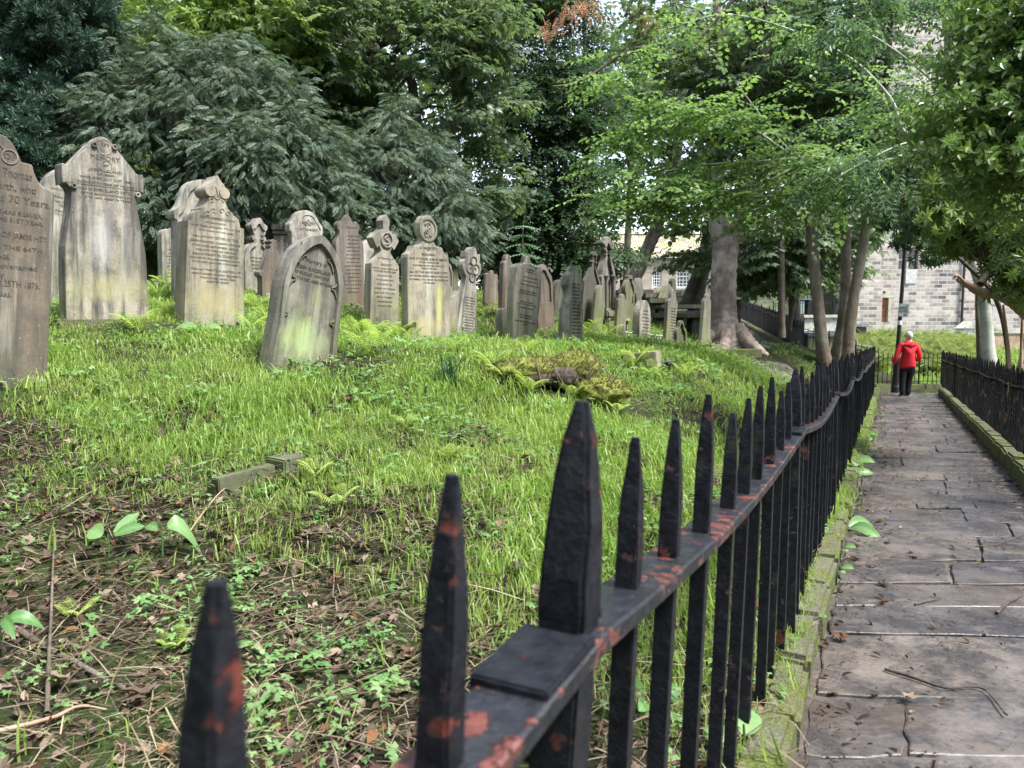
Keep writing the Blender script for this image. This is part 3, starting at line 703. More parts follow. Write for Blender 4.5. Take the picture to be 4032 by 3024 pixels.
# 2
r, put, _, _ = stone('pale round-topped gravestone half hidden between the near left stone and the gabled one', 9.0, (262,1206), (262,655),
 [(262,655),(240,659),(226,664),(203,677),(185,694),(174,712),(166,735),(160,770),(162,1206)], 'pale', T=.14, group='gravestones standing on the grass slope')
local_text(r, put, [('WHO DIED',232,746,9,9,33),('Also of',240,776,13,9,30),('DIED FEBR',240,796,9,9,30),('YEARS',252,812,9,9,20),('Also',232,829,11,9,18),('TO DEATH',250,846,9,9,34)])
# 3 gabled
r, put, ol, T3 = stone('wide gabled gravestone with kneelers and iron pin on its peak, grey and yellow streaks', 7.45, (432,1264), (405,538),
 [(405,538),(420,543),(432,555),(459,587),(500,637),(537,684),(549,689),(564,688),(567,726),(566,764),(557,755),(549,764),(540,772),(537,785),(541,815),(546,848),(562,930),(575,999),(588,1258)], 'bland', side=28, soft=.12)
T3 = r['_T']
local_text(r, put, [('In',414,570,17,7.45,14),('MEMORY',414,625,20,7.45,58),('of',418,652,12,7.45,10),('JOSEPH BLAND',416,674,11,7.45,66),('OF LEEDS.',418,690,8,7.45,34),('WHO DIED JULY 21ST 1860.',420,707,9,7.45,104),
 ('IN THE 57TH YEAR OF HIS AGE.',420,727,9,7.45,112),('Also of ANN BLAND SISTER',418,752,12,7.45,106),('OF THE ABOVE WHO DIED JUNE',422,770,9,7.45,102),('15TH 1890. AGED 76 YEARS.',426,785,8,7.45,92)])
bm = bmesh.new(); a, z = put(410,578); ring(bm, a, z, .075, .007, 0, .004); a, z = put(418,655); ring(bm, a, z, .055, .006, 0, .004)
for u, v in ((370,570),(450,580),(290,732),(541,768)):
    a, z = put(u, v); ring(bm, a, z, .027, .016, 0, .02, 14)
bm_obj('carved_rings', bm, M['bland'], r)
bm = bmesh.new(); lathe(bm, [(.014,0),(.012,.06),(.009,.075)], 8, Matrix.Translation((*[put(403,541)[0], T3*.5], put(403,541)[1]-.01))); bm_obj('iron_pin', bm, M['oldiron'], r)
bm = bmesh.new(); roughbox(bm, -.52, .56, -.12, T3+.06, -.3, .015, None, .02, .03); bm_obj('plinth', bm, M['mosskerb'], r)
# 4 scroll crest
r, put, _, _ = stone('thick pale gravestone with curled scroll crest and white-green streak down its face', 8.0, (847,1296), (857,690),
 [(857,690),(862,698),(870,713),(879,725),(894,743),(897,755),(894,770),(888,778),(886,790),(890,804),(901,826),(908,834),(915,838),(917,848),(931,856),(938,864),(943,878),(947,898),(955,900),(961,901),(962,1074),(961,1290)], 'bald', side=40, soft=.1)
ln = [('JOSEPH BARRACLOUGH',857,862,9,8,70),('OF OAKWORTH',850,880,7,8,40),('WHO DIED JANUARY 7TH IN THE',850,897,8,8,98),('19TH YEAR OF HIS AGE.',850,913,7,8,70),('Also of MARY SISTER OF THE',850,938,10,8,90),('ABOVENAMED JOSEPH HORNE',850,957,8,8,98),
 ('WHO DIED SEPTEMBER 1878 IN',850,974,8,8,92),('THE 67TH YEAR OF HER AGE',852,990,7,8,80),('Also of MARY ELIZABETH,',850,1006,9,8,92),('DAUGHTER OF JAMES BARRACLOUGH',850,1022,7,8,98),('WHO DIED JANUARY 12TH AGED',850,1037,7,8,92),('Also of MARTHA SISTER OF',852,1066,9,8,98),('ABOVE JOSEPH & MARY ELIZABETH',855,1083,7,8,98),('WHO DIED APRIL 1881',860,1098,7,8,70),('AGED 57 YEARS.',858,1112,7,8,45)]
local_text(r, put, ln)
bm = bmesh.new()
for s in (-1,1):
    for k, (du, dv) in enumerate(((24,60),(30,100),(20,140),(50,150))):
        c = put(857+s*du*.8, 690+dv); stroke(bm, [(c[0]+.03*math.cos(t)*(1-t/9)*s, c[1]+.03*math.sin(t)*(1-t/9)) for t in np.linspace(0,5,8)], .006, -.002)
stroke(bm, [put(850,735), put(862,775)], .009, -.002)
stroke(bm, [put(836,730), put(832,750), put(840,770), put(857,785), put(873,770), put(880,750), put(875,730)], .006, -.002)
bm_obj('scroll_carving', bm, M['bald'], r)
bm = bmesh.new()
c = put(822,752); T4 = r['_T']
for s in (-1,1):
    x = s*abs(put(890,757)[0])*.82; Mx = Matrix.Translation((x, 0, put(857,757)[1])) @ Matrix.Rotation(R(-90), 4, 'X')
    lathe(bm, [(.055,-.012),(.06,0),(.06,T4),(.055,T4+.01)], 20, Mx)
bm_obj('scroll_roll', bm, M['bald'], r)
# 4b behind
stone('ogee-topped gravestone with a moulded scroll edge, tucked behind the thick crested stone', 9.6, (806,1230), (806,708), [(806,706),(785,706),(766,710),(744,725),(731,747),(722,782),(714,800),(704,815),(689,826),(687,842),(688,860),(701,866),(703,1230)], 'pale', T=.18, recess=(.05,.03,.4))
# 5, 5b
r, put, _, _ = stone('small twin-arched gravestone left of the thick crested stone', 11, (690,1138), (690,893), [(690,893),(683,898),(677,907),(665,902),(650,901),(640,908),(636,925),(642,1135)], 'pale', T=.14)
local_text(r, put, fill([], 682, 985, 1090, 9, 5, 11, 28, 3))
stone('dark ogee-headed gravestone deep under the yew branches', 13, (608,1090), (608,905), [(608,905),(602,915),(592,922),(580,929),(573,942),(572,960),(576,1085)], 'dark', T=.12)
# 6 fleur finial arch
r, put, _, _ = stone('arched gravestone topped by a curled fleur finial', 11.5, (1020,1152), (1022,857),
 [(1022,857),(1015,858),(1010,866),(1003,876),(993,879),(989,886),(992,898),(1000,908),(1010,918),(1011,926),(1000,925),(994,932),(995,943),(1006,946),(1009,950),(996,957),(982,965),(972,980),(967,1000),(965,1025),(966,1150)], 'pale', T=.16, recess=(.055,.03,.25), soft=.2, it=2)
local_text(r, put, fill([], 1016, 1015, 1100, 7, 5, 11.5, 30, 6), depth=.025)
# 7
r, put, _, _ = stone('steep gabled gravestone with cross crest and a rust-red foot', 10.5, (1078,1190), (1078,942),
 [(1078,942),(1066,944),(1064,952),(1070,958),(1062,966),(1066,976),(1060,985),(1050,1010),(1036,1050),(1033,1064),(1021,1068),(1022,1085),(1033,1092),(1034,1190)], 'brown', side=20)
# 8a pedestal tomb
def pedestal(label, u0, u1, vt, vb, Y, mat, cornice=.05):
    o = P((u0+u1)/2, vb, Y); w = (u1-u0)*px(Y); h = (vb-vt)*px(Y)
    rt = empty('pedestal_tomb', o, label, 'tomb'); rt.rotation_euler = (0,0,R(20))
    bm = bmesh.new(); roughbox(bm, -w*.42, w*.42, 0, w*.84, -.3, h*.86, None, .006, .012)
    for s in (-1,1):
        pts = [(s*w*.3+.012*math.cos(t*2.2), -.012+.012*math.sin(t*2.2), h*.1+h*.7*t/16, .012) for t in range(17)]
        V, Q = tube_np(pts, 6); vs = [bm.verts.new(q) for q in V]
        for q in Q: bm.faces.new([vs[i] for i in q])
    bm_obj('shaft', bm, M[mat], rt)
    bm = bmesh.new(); roughbox(bm, -w*.46, w*.46, -.03, w*.88, h*.86, h*.91, None, .004, .01); roughbox(bm, -w*.53, w*.53, -.06, w*.93, h*.912, h, None, .004, .012); bm_obj('cornice', bm, M[mat], rt)
    return rt
pedestal('square pedestal tomb with twisted corner columns under a moulded cornice', 1078, 1142, 888, 1170, 12, 'brown')
# 8
r, put, _, _ = stone('broad gravestone with a shouldered round head and toothed border, behind the leaning lancet stone', 11, (1215,1200), (1207,828),
 [(1207,828),(1220,831),(1235,839),(1247,852),(1256,872),(1266,886),(1274,894),(1275,922),(1268,926),(1266,940),(1268,1200)], 'pale', side=18)
local_text(r, put, [('MEMORY',1215,880,12,11,26),('OF ROBERT',1215,905,9,11,36)], bold=.01)
bm = bmesh.new(); stroke(bm, [put(1165,900),put(1180,870),put(1195,850),put(1213,846),(put(1232,855)),put(1246,877),put(1262,905)], .008, -.002)
c = put(1213,880)
for k in range(3): ring(bm, c[0]+(k-1)*.03, c[1]+(k%2)*.03, .028, .009, 0, .008, 14)
bm_obj('carved_border', bm, M['pale'], r)
# 9 leaning lancet
r, put, ol, T9 = stone('leaning lancet-arched gravestone in front of the rest, with a bright green algae patch', 6.5, (1200,1447), (1270,926),
 [(1270,926),(1282,935),(1294,948),(1308,966),(1320,987),(1330,1007),(1338,1027),(1345,1055),(1350,1085),(1353,1114),(1352,1170),(1344,1230),(1334,1296),(1322,1440)], 'sund', side=52, soft=.2, recess=(.045,.035,.02))
D = .031
local_text(r, put, [('In Memory of',1246,1030,16,6.5,54),('JOSEPH SUNDERLAND',1243,1062,14,6.5,70),('OF BUCKLEY, WHO DIED',1240,1083,12,6.5,70),('FEBY 17TH 1857 AGED 40 YEARS.',1233,1105,12,6.5,92)], depth=D)
bm = bmesh.new()
for s in (-1,1):                             # cusps springing from the moulded frame
    for zc, xo, sz in ((.95,.15,.075),(.72,.225,.07),(.42,.25,.06)):
        for dz in (1,-1):
            stroke(bm, [(s*(xo+.03), zc+dz*sz*1.2, .009),(s*(xo+.012), zc+dz*sz*.7, .009),(s*(xo-sz*.15), zc+dz*sz*.25, .008),(s*(xo-sz*.6), zc+dz*.006, .005)], .01, .026)
bm_obj('arch_cusps', bm, M['green'], r)
# 10
r, put, _, _ = stone('red-brown gravestone with three pointed peaks', 10.5, (1391,1228), (1371,844),
 [(1371,844),(1380,858),(1392,882),(1395,886),(1396,877),(1405,872),(1416,888),(1416,908),(1412,911),(1413,925),(1420,940),(1428,955),(1432,972),(1433,1228)], 'brown', side=16)
local_text(r, put, fill([('MEMORY',1385,897,8,10.5,22)], 1390, 930, 1150, 16, 5, 10.5, 34, 9))
stone('small pale stone peeping out left of the disc cross', 12.5, (1458,1180), (1458,942), [(1458,942),(1445,944),(1438,952),(1431,957),(1430,978),(1434,1180)], 'pale', T=.12)
# 11 disc cross
r, put, _, _ = stone('gravestone rising into a cross with diamond-ended arms round a carved disc', 9.8, (1515,1305), (1521,845),
 [(1521,845),(1528,856),(1535,872),(1532,888),(1531,905),(1541,913),(1547,925),(1554,921),(1562,935),(1571,950),(1562,968),(1552,986),(1545,974),(1540,984),(1537,992),(1541,1003),(1549,1016),(1558,1028),(1572,1050),(1571,1300)], 'tan', side=26, soft=.08)
local_text(r, put, fill([('In Memory of',1518,1018,9,9.8,30),('BENNETT',1520,1044,9,9.8,22),('WIFE OF JAMES NORTHCLIFF',1517,1059,7,9.8,50),('WHO DIED MAY 8TH AGED',1517,1070,7,9.8,44)], 1515, 1086, 1205, 8, 6, 9.8, 44, 2))
bm = bmesh.new(); c = put(1522,946); ring(bm, c[0], c[1], .1, .02, 0, .02, 26, 1.0)
stroke(bm, [(c[0]-.03,c[1]-.06),(c[0]+.04,c[1]-.03),(c[0]-.03,c[1]+.02),(c[0]+.02,c[1]+.065)], .016, -.002); bm_obj('carved_disc', bm, M['tan'], r)
# 12 disc head
r, put, _, _ = stone('large gravestone with a round disc head holding an interlaced monogram', 9.3, (1695,1352), (1686,848),
 [(1686,848),(1697,851),(1706,862),(1712,880),(1714,905),(1711,925),(1706,938),(1709,952),(1716,965),(1726,973),(1742,975),(1746,986),(1751,997),(1758,1004),(1765,1010),(1768,1025),(1772,1180),(1776,1350)], 'emsley', side=27, soft=.1)
local_text(r, put, [('In MEMORY',1687,978,11,9.3,34),('OF',1687,986,6,9.3,5),('BENJAMIN,',1688,1003,9,9.3,27),('SON OF EZEKIEL & MARY EMSLEY',1688,1021,9,9.3,74),('OF WELL HEADS LODGE,',1690,1034,6,9.3,40),('WHO DIED FEB 18TH 1857 IN THE 1ST',1688,1047,6,9.3,62),('YEAR OF HIS AGE.',1690,1058,6,9.3,30),('Also OF THE ABOVE MARY WIFE',1688,1073,9,9.3,76),('OF THE SAID EZEKIEL EMSLEY WHO DIED',1690,1088,7,9.3,76),('NOVEMBER 17TH 1868 IN THE 42ND YEAR',1690,1102,7,9.3,76),('OF HER AGE.',1690,1114,6,9.3,22)], bold=.006)
bm = bmesh.new(); c = put(1685,904); ring(bm, c[0], c[1], .145, .03, 0, .012, 30)
stroke(bm, [(c[0]-.05,c[1]+.05),(c[0],c[1]+.09),(c[0]+.04,c[1]+.04),(c[0]-.04,c[1]-.02),(c[0]+.05,c[1]-.08)], .013, -.002)
stroke(bm, [(c[0],c[1]+.1),(c[0],c[1]-.1)], .012, -.002); stroke(bm, [(c[0]-.06,c[1]-.03),(c[0]-.04,c[1]-.09),(c[0],c[1]-.05),(c[0]+.06,c[1]+.03)], .011, -.002)
bm_obj('carved_monogram', bm, M['grey'], r)
# 13
r, put, _, _ = stone('slim gravestone with a quatrefoil cross head and a sloping buttress', 11.2, (1838,1330), (1866,972),
 [(1866,972),(1874,978),(1879,992),(1880,1003),(1891,1001),(1891,1025),(1889,1032),(1896,1046),(1897,1062),(1892,1078),(1882,1092),(1876,1100),(1876,1130),(1879,1160),(1878,1328)], 'pale', side=22, soft=.15)
local_text(r, put, fill([], 1846, 1172, 1305, 13, 5, 11.2, 26, 4))
bm = bmesh.new(); c = put(1862,1058)
for a, b in ((0,.15),(0,-.17),(.075,0),(-.075,0)): ring(bm, c[0]+a*.8, c[1]+b*.75, .08 if b == 0 else .07, .012, 0, .012, 20)
stroke(bm, [(c[0],c[1]+.06),(c[0],c[1]-.12)], .012, -.002); stroke(bm, [(c[0]-.07,c[1]-.01),(c[0]-.03,c[1]+.02),(c[0],c[1]-.06),(c[0]+.03,c[1]+.02),(c[0]+.07,c[1]-.01)], .009, -.002)
bm_obj('quatrefoil', bm, M['grey'], r)
bm = bmesh.new(); box(bm, -.42, -.2, .02, .14, -.3, .42); 
for v in bm.verts:
    if v.co.z > 0 and v.co.x > -.3: v.co.z = .66
bm_obj('buttress', bm, M['tan'], r)
stone('thin round-headed stone just right of the disc-headed stone', 12.3, (1766,1250), (1766,1034), [(1766,1034),(1774,1040),(1781,1060),(1784,1090),(1783,1250)], 'grey', T=.1, recess=(.03,.02,.3))
stone('narrow greenish stone in the gap left of the quatrefoil stone', 13.6, (1797,1245), (1795,1056), [(1795,1056),(1801,1060),(1805,1075),(1806,1090),(1806,1245)], 'green', T=.1)
pedestal('small dark pedestal monument far back under the yew', 1766, 1802, 1003, 1130, 17, 'dark')
r, put, _, _ = stone('low fluted dark brown gravestone with a knobbed head', 13.5, (1932,1253), (1939,1064), [(1939,1064),(1945,1068),(1947,1080),(1950,1084),(1953,1078),(1960,1082),(1962,1090),(1960,1253)], 'brown', side=8)
r, put, _, _ = stone('tall thin gravestone with a round knob head and pale flank', 13, (1997,1246), (2003,1001), [(2003,1001),(2009,1006),(2012,1018),(2013,1032),(2018,1034),(2020,1042),(2019,1246)], 'brown', side=16)
stone('low broken shoulder of stone beside the lettered triple-scalloped stone', 11.5, (1992,1300), (1992,1212), [(1992,1212),(2003,1216),(2006,1240),(2004,1298)], 'tan', T=.14)
r, put, _, _ = stone('lettered gravestone with a triple-scalloped top leaning slightly right', 10.8, (2063,1366), (2087,1039),
 [(2087,1039),(2097,1042),(2106,1050),(2112,1064),(2114,1076),(2118,1066),(2124,1061),(2130,1066),(2133,1078),(2130,1168),(2108,1352)], 'tan', side=27, soft=.15)
local_text(r, put, [('IN MEMORY',2090,1064,7,10.8,18),('OF JOHN SON OF',2090,1074,5,10.8,20),('JONAS SUGDEN',2088,1095,6,10.8,30),('OF HAWORTH WHO',2086,1110,6,10.8,32),('DIED JUNE 2ND 1842',2086,1125,7,10.8,36),('Also of the above',2080,1148,9,10.8,34),('JOHN FOSTER AND MARY',2078,1158,5,10.8,36),('Also of John',2074,1190,8,10.8,26),('WHO DIED AUGUST 4TH',2074,1200,5,10.8,38),('AGED 54 YEARS',2074,1214,6,10.8,26),('ALSO OF SARAH',2070,1242,5,10.8,24),('THEIR DAUGHTER',2070,1252,5,10.8,24),('WHO DIED MARCH 9TH 1860',2068,1268,6,10.8,40),('AGED 20',2068,1278,5,10.8,12)], bold=.01)
stone('reddish arched gravestone behind the triple-scalloped stone', 12.2, (2153,1290), (2140,1040), [(2140,1040),(2152,1048),(2160,1068),(2172,1088),(2176,1112),(2178,1160),(2184,1288)], 'brown', side=14, recess=(.05,.03,.3))
stone('dark round-topped gravestone tilting right with a green foot', 13.5, (2200,1282), (2217,1100), [(2217,1100),(2207,1102),(2198,1112),(2191,1132),(2186,1160),(2182,1278)], 'dark', T=.12)
stone('gravestone head showing only its knob above the triple-scalloped stone', 13.8, (2080,1260), (2079,1003), [(2079,1003),(2086,1005),(2089,1022),(2092,1036),(2104,1042),(2105,1260)], 'brown', T=.1)
r, put, _, _ = stone('gravestone with notched scroll sides seen nearly edge-on, a white streak down its face', 10.7, (2258,1360), (2268,1047),
 [(2268,1047),(2275,1050),(2279,1060),(2280,1076),(2289,1082),(2296,1095),(2299,1115),(2298,1132),(2290,1146),(2287,1160),(2288,1180),(2292,1200),(2298,1222),(2294,1358)], 'pale', side=25, soft=.18)
local_text(r, put, fill([], 2268, 1120, 1310, 15, 5, 10.7, 22, 8))
r, put, _, _ = stone('black-faced gabled gravestone with a bud finial on a thin neck', 13, (2322,1305), (2344,989),
 [(2344,989),(2350,995),(2353,1006),(2349,1014),(2347,1018),(2350,1032),(2352,1036),(2347,1040),(2347,1052),(2356,1085),(2366,1118),(2368,1124),(2358,1305)], 'dark', side=12, recess=(.04,.03,.3), soft=.12)
local_text(r, put, [('OF',2330,1180,4,13,4),('WILLIAM BINNS',2330,1200,5,13,18),('WHO DIED',2329,1212,4,13,12),('DECEMBER 27TH 1872',2328,1222,4,13,22),('AGED 60 YEARS',2328,1232,4,13,16)], depth=.025, mat='shell')
stone('slim greenish-brown gravestone with rounded head right of the black-faced one', 12.8, (2352,1315), (2366,1122), [(2366,1122),(2373,1127),(2378,1142),(2379,1165),(2371,1312)], 'green', side=12)
# 22 gothic monument
r, put, _, _ = stone('tall gothic monument with crocketed spire, foliate finial and columned niche', 14, (2398,1312), (2397,931),
 [(2397,931),(2403,938),(2406,950),(2410,957),(2419,953),(2420,960),(2412,966),(2406,975),(2405,980),(2413,981),(2413,986),(2404,987),(2404,1000),(2408,1020),(2414,1040),(2420,1062),(2423,1085),(2426,1090),(2424,1100),(2424,1200),(2428,1215),(2430,1312)], 'grey', T=.13, soft=.12, recess=(.07,.06,.45), group=None)
r['label'] = 'tall gothic monument with crocketed spire, foliate finial and columned niche'; r['category'] = 'monument'
bm = bmesh.new()
for s in (-1,1):
    for k in range(6):
        blob(bm, (s*(.045+.021*k), .02, 1.42-.075*k), .026, .3, 1)
bm_obj('crockets', bm, M['dark'], r)
for s in (-1,1):
    bm = bmesh.new(); lathe(bm, [(.03,.45),(.022,.5),(.02,.95),(.035,1.0),(.045,1.03),(.03,1.04)], 10, Matrix.Translation((s*.12,-.02,0))); bm_obj('column', bm, M['dark'], r)
bm = bmesh.new(); roughbox(bm, -.2, .2, -.12, .3, -.2, .28, None, .01, .02); roughbox(bm, -.16, .16, -.09, .25, .28, .42, None, .01, .03)
bm_obj('base', bm, M['green'], r)
# small ornate canopy piece at its foot
o = P(2455,1312,13.6); rt = empty('stone_canopy', o, 'little mossy gothic stone canopy at the foot of the tall monument', 'monument'); rt.rotation_euler = (0,0,YAW)
bm = bmesh.new()
for s in (-1,1): lathe(bm, [(.03,-.1),(.025,.05),(.022,.22),(.035,.25),(.03,.3),(.012,.36),(.002,.4)], 8, Matrix.Translation((s*.11,0,0)))
bm_obj('posts', bm, M['grey'], rt)
bm = bmesh.new(); vs = [bm.verts.new(q) for q in ((-.16,-.06,.22),(.16,-.06,.22),(.16,.2,.22),(-.16,.2,.22),(-.13,.07,.37),(.13,.07,.37))]
for f in ((0,1,5,4),(2,3,4,5),(0,4,3),(1,2,5),(0,3,2,1)): bm.faces.new([vs[i] for i in f])
bm_obj('roof', bm, M['moss'], rt)
# 23..29
r, put, _, _ = stone('green-black arched gravestone with a square crest block', 14, (2478,1308), (2484,1083),
 [(2484,1083),(2491,1085),(2491,1102),(2497,1112),(2502,1130),(2502,1150),(2498,1160),(2498,1306)], 'green', side=16, recess=(.04,.03,.2))
stone('narrow gravestone with a knob head and sloped shoulders left of the arched green-black one', 13.3, (2446,1308), (2454,1157), [(2454,1157),(2460,1161),(2462,1172),(2463,1180),(2468,1180),(2469,1190),(2464,1305)], 'grey', side=12)
stone('bottle-shaped gravestone just right of the arched green-black one', 14.6, (2513,1302), (2519,1094), [(2519,1094),(2526,1096),(2530,1108),(2532,1125),(2536,1138),(2534,1155),(2527,1172),(2524,1195),(2522,1300)], 'grey', side=12)
r, put, _, _ = stone('plain pale gothic-arched gravestone with white lichen dots, standing before the table tombs', 13, (2536,1367), (2545,1182), [(2545,1182),(2551,1187),(2557,1200),(2561,1218),(2563,1240),(2562,1274),(2555,1364)], 'pale', side=28)
local_text(r, put, fill([], 2542, 1225, 1330, 9, 5, 13, 15, 5))
r, put, _, _ = stone('tall narrow gravestone with cut-in shoulders, tilted right, near the leaning block', 12.6, (2638,1370), (2654,1140), [(2654,1140),(2660,1145),(2661,1160),(2661,1182),(2667,1184),(2669,1196),(2663,1260),(2655,1368)], 'grey', side=14, soft=.12)
local_text(r, put, fill([], 2652, 1215, 1340, 12, 5, 12.6, 12, 5))
r, put, _, _ = stone('knee-high gravestone with beaded carved edge beside the tilted narrow stone', 12.3, (2683,1373), (2686,1261), [(2686,1261),(2692,1267),(2695,1290),(2702,1297),(2704,1310),(2702,1372)], 'dark', side=12, recess=(.03,.04,.05))
stone('thin gravestone seen nearly edge-on in front of the big sycamore trunk', 14, (2779,1360), (2790,1159), [(2790,1159),(2794,1163),(2795,1178),(2800,1181),(2801,1195),(2796,1358)], 'grey', side=14, soft=.1)
# half-buried little stones
for lab, u, v, Y, w, h, m in (('low rounded foot stone in the weeds behind the thick crested stone', 682, 1238, 9.2, .1, .11, 'dark'),('small reddish boulder in the dock leaves beside the scroll-sided stone', 2142, 1330, 10.9, .12, .1, 'brown'),('second small boulder half hidden at the scroll-sided stone foot', 2196, 1338, 10.8, .07, .12, 'brown')):
    p = hit(u, v, Y-2, Y+3); bm = bmesh.new(); blob(bm, (0,0,.0), w, .2, 2, (1,.8,h/w)); o = bm_obj('boulder', bm, M[m], None, p, True); tag(o, lab, 'stone')

# loose blocks, kerbs, ledgers
p = hit(2530,1440,8,12)
rt = empty('stone_block', p, 'squared stone block lying tilted in the grass with moss on its top', 'stone block'); rt.rotation_euler = (R(3),R(-7),R(-24))
bm = bmesh.new(); roughbox(bm, -.2, .19, -.12, .14, -.04, .145, None, .006, .01); bm_obj('block', bm, M['tan'], rt)
bm = bmesh.new()
for k in range(14): blob(bm, (random.uniform(-.15,.1), random.uniform(-.08,.1), .147), random.uniform(.015,.035), .3, 1, (1,1,.25))
bm_obj('moss_patch', bm, M['moss'], rt)
p = hit(2620,1450,8,12); bm = bmesh.new()
for k in range(6): blob(bm, (random.uniform(-.09,.09), random.uniform(-.05,.05), random.uniform(0,.07)), random.uniform(.03,.06), .4, 1, (1,1,.7))
tag(bm_obj('rubble_pile', bm, M['dark'], None, p), 'dark rubble propped under the right end of the tilted block', 'rubble')
p = hit(2800,1372,12,17); rt = bmesh.new(); roughbox(rt, -.15, .15, -.12, .12, -.1, .07, Matrix.Rotation(R(30),4,'Z'), .01, .015)
tag(bm_obj('base_stone', rt, M['grey'], None, p), 'low square base stone at the foot of the edge-on gravestone', 'stone block')
bm = bmesh.new(); roughbox(bm, -.6, .6, -.05, .05, -.1, .07, Matrix.Rotation(R(-6),4,'Z'), .01, .01)
tag(bm_obj('kerb', bm, M['mosskerb'], None, hit(2870,1390,10,18)), 'short mossy stone edging under the sycamore roots', 'kerb')
# raised corner slab near the upper path
p = hit(2975,1395,12,20); rt = empty('leaning_slab', p, 'thin stone slab poking out level beside the sycamore foot', 'stone slab')
bm = bmesh.new(); roughbox(bm, -.28, .25, -.1, .2, .14, .19, Matrix.Rotation(R(-14),4,'Z') @ Matrix.Rotation(R(6),4,'Y'), .01, .01); roughbox(bm, -.2, -.1, 0, .15, -.1, .15, None, .01, .01); roughbox(bm, .1, .2, 0, .12, -.1, .1, None, .01, .01)
bm_obj('slab', bm, M['tan'], rt)
# near grave kerb with square end block
p = hit(1130,1840,3,7); q = hit(700,2045,2.5,6); d = (q-p); ang = math.atan2(d.y, d.x)
rt = empty('grave_kerb', p, 'sunken grave kerb with a square end block, breaking through ivy and soil', 'grave kerb'); rt.rotation_euler = (0,0,ang)
bm = bmesh.new(); roughbox(bm, -.08, .1, -.09, .1, -.1, .06, None, .006, .01); bm_obj('end_block', bm, M['dark'], rt)
bm = bmesh.new(); roughbox(bm, .11, .5, -.05, .035, -.1, .03, Matrix.Rotation(R(3),4,'Y'), .004, .006); roughbox(bm, .52, d.length*.7, -.045, .03, -.12, .01, Matrix.Rotation(R(4),4,'Y'), .004, .006); bm_obj('kerb_bar', bm, M['dark'], rt)
# mossy stump
p = hit(2090,1480,5,9); q = hit(2480,1640,4,9)
rt = empty('mossy_stump', p, 'old rotting tree stump under moss and brown needles, hollow on its right side', 'tree stump')
bm = bmesh.new()
def lump(bm, c, r, sc, sub=4, amp=.22):
    g = bmesh.ops.create_icosphere(bm, subdivisions=sub, radius=1)
    from mathutils import noise as mn
    for v in g['verts']:
        k = 1+amp*mn.noise(v.co*2.3+Vector(c)*5)+amp*.5*mn.noise(v.co*6+Vector(c)*3)+amp*.2*mn.noise(v.co*17)
        v.co = Vector((c[0]+v.co.x*r*sc[0]*k, c[1]+v.co.y*r*sc[1]*k, c[2]+v.co.z*r*sc[2]*k))
lump(bm, (.05,0,.02), .3, (1.35,.8,.42)); lump(bm, (.38,-.02,.06), .2, (1.2,.9,.7)); lump(bm, (-.2,.05,.0), .25, (1.1,.8,.4)); lump(bm, (.6,-.2,-.14), .16, (1.5,1.3,.8))
bm_obj('stump_body', bm, M['moss'], rt, smooth=True)
bm = bmesh.new()
lump(bm, (.27,-.2,-.01), .13, (1.1,.5,.7)); lump(bm, (.05,-.22,-.03), .12, (1.3,.45,.5)); bm_obj('hollow_shade_lumps', bm, M['dbark'], rt, smooth=True)  # solid dark lumps; their tone stands in for a hollow's shade
sv = np.array([v.co for v in bpy.data.objects['stump_body'].data.vertices]); sn = np.array([v.normal for v in bpy.data.objects['stump_body'].data.vertices])
def fuzz(k, w, L, mat, nm, up=.3):
    i = rng.integers(0, len(sv), k); i = i[sn[i,2] > -.3]; k = len(i); q = sv[i]; d = sn[i]+rng.normal(size=(k,3))*.8; d /= np.linalg.norm(d,axis=1)[:,None]; s = np.cross(d, rng.normal(size=(k,3))); s /= np.linalg.norm(s,axis=1)[:,None]+1e-9
    l = (L*(.4+rng.random(k)))[:,None]; V = np.stack([q, q+d*l*.5+s*w, q+d*l+np.array([0,0,up])*l, q+d*l*.5-s*w], axis=1).reshape(-1,3); Q = np.arange(k*4).reshape(-1,4)
    link(nm, np_mesh(nm, V, Q, np.repeat(rng.random(k),4), [mat]), None, rt)
fuzz(9000, .0035, .03, leaf_mat('moss_fuzz', [(.05,.06,.015),(.12,.13,.03),(.24,.24,.06),(.2,.13,.06)], .3), 'moss_cover'); fuzz(2600, .0022, .05, M['straw'], 'needle_litter', 0)
parts = []
for k in range(46):
    a = random.uniform(-.1,.75); b = random.uniform(-.4,-.05); z0 = -.05; L = random.uniform(.12,.34); an = random.uniform(-.9,.9)
    parts.append(tube_np([(a,b,z0,.005),(a+L*.5*math.sin(an),b-.03,z0+L*.5,.004),(a+L*math.sin(an)*1.1,b-.05,z0+L*.85,.002)], 5, 0, 0, k))
V, Q = merge_np(parts); link('dead_stems', np_mesh('dead_stems', V, Q, rng.random(len(V)), [M['straw']]), None, rt)
# spiky dark splinter
bm = bmesh.new()
for s,h in ((0,.22),(.05,.13),(-.04,.09)): lathe(bm, [(.012,-.02),(.009,h*.6),(.002,h)], 5, Matrix.Translation((s,0,0)) @ Matrix.Rotation(R(8*s*20),4,'Y'))
tag(bm_obj('wood_splinters', bm, M['dbark'], None, hit(2440,1580,4,9)), 'dark upright wood splinters at the right end of the mossy stump', 'splinters')

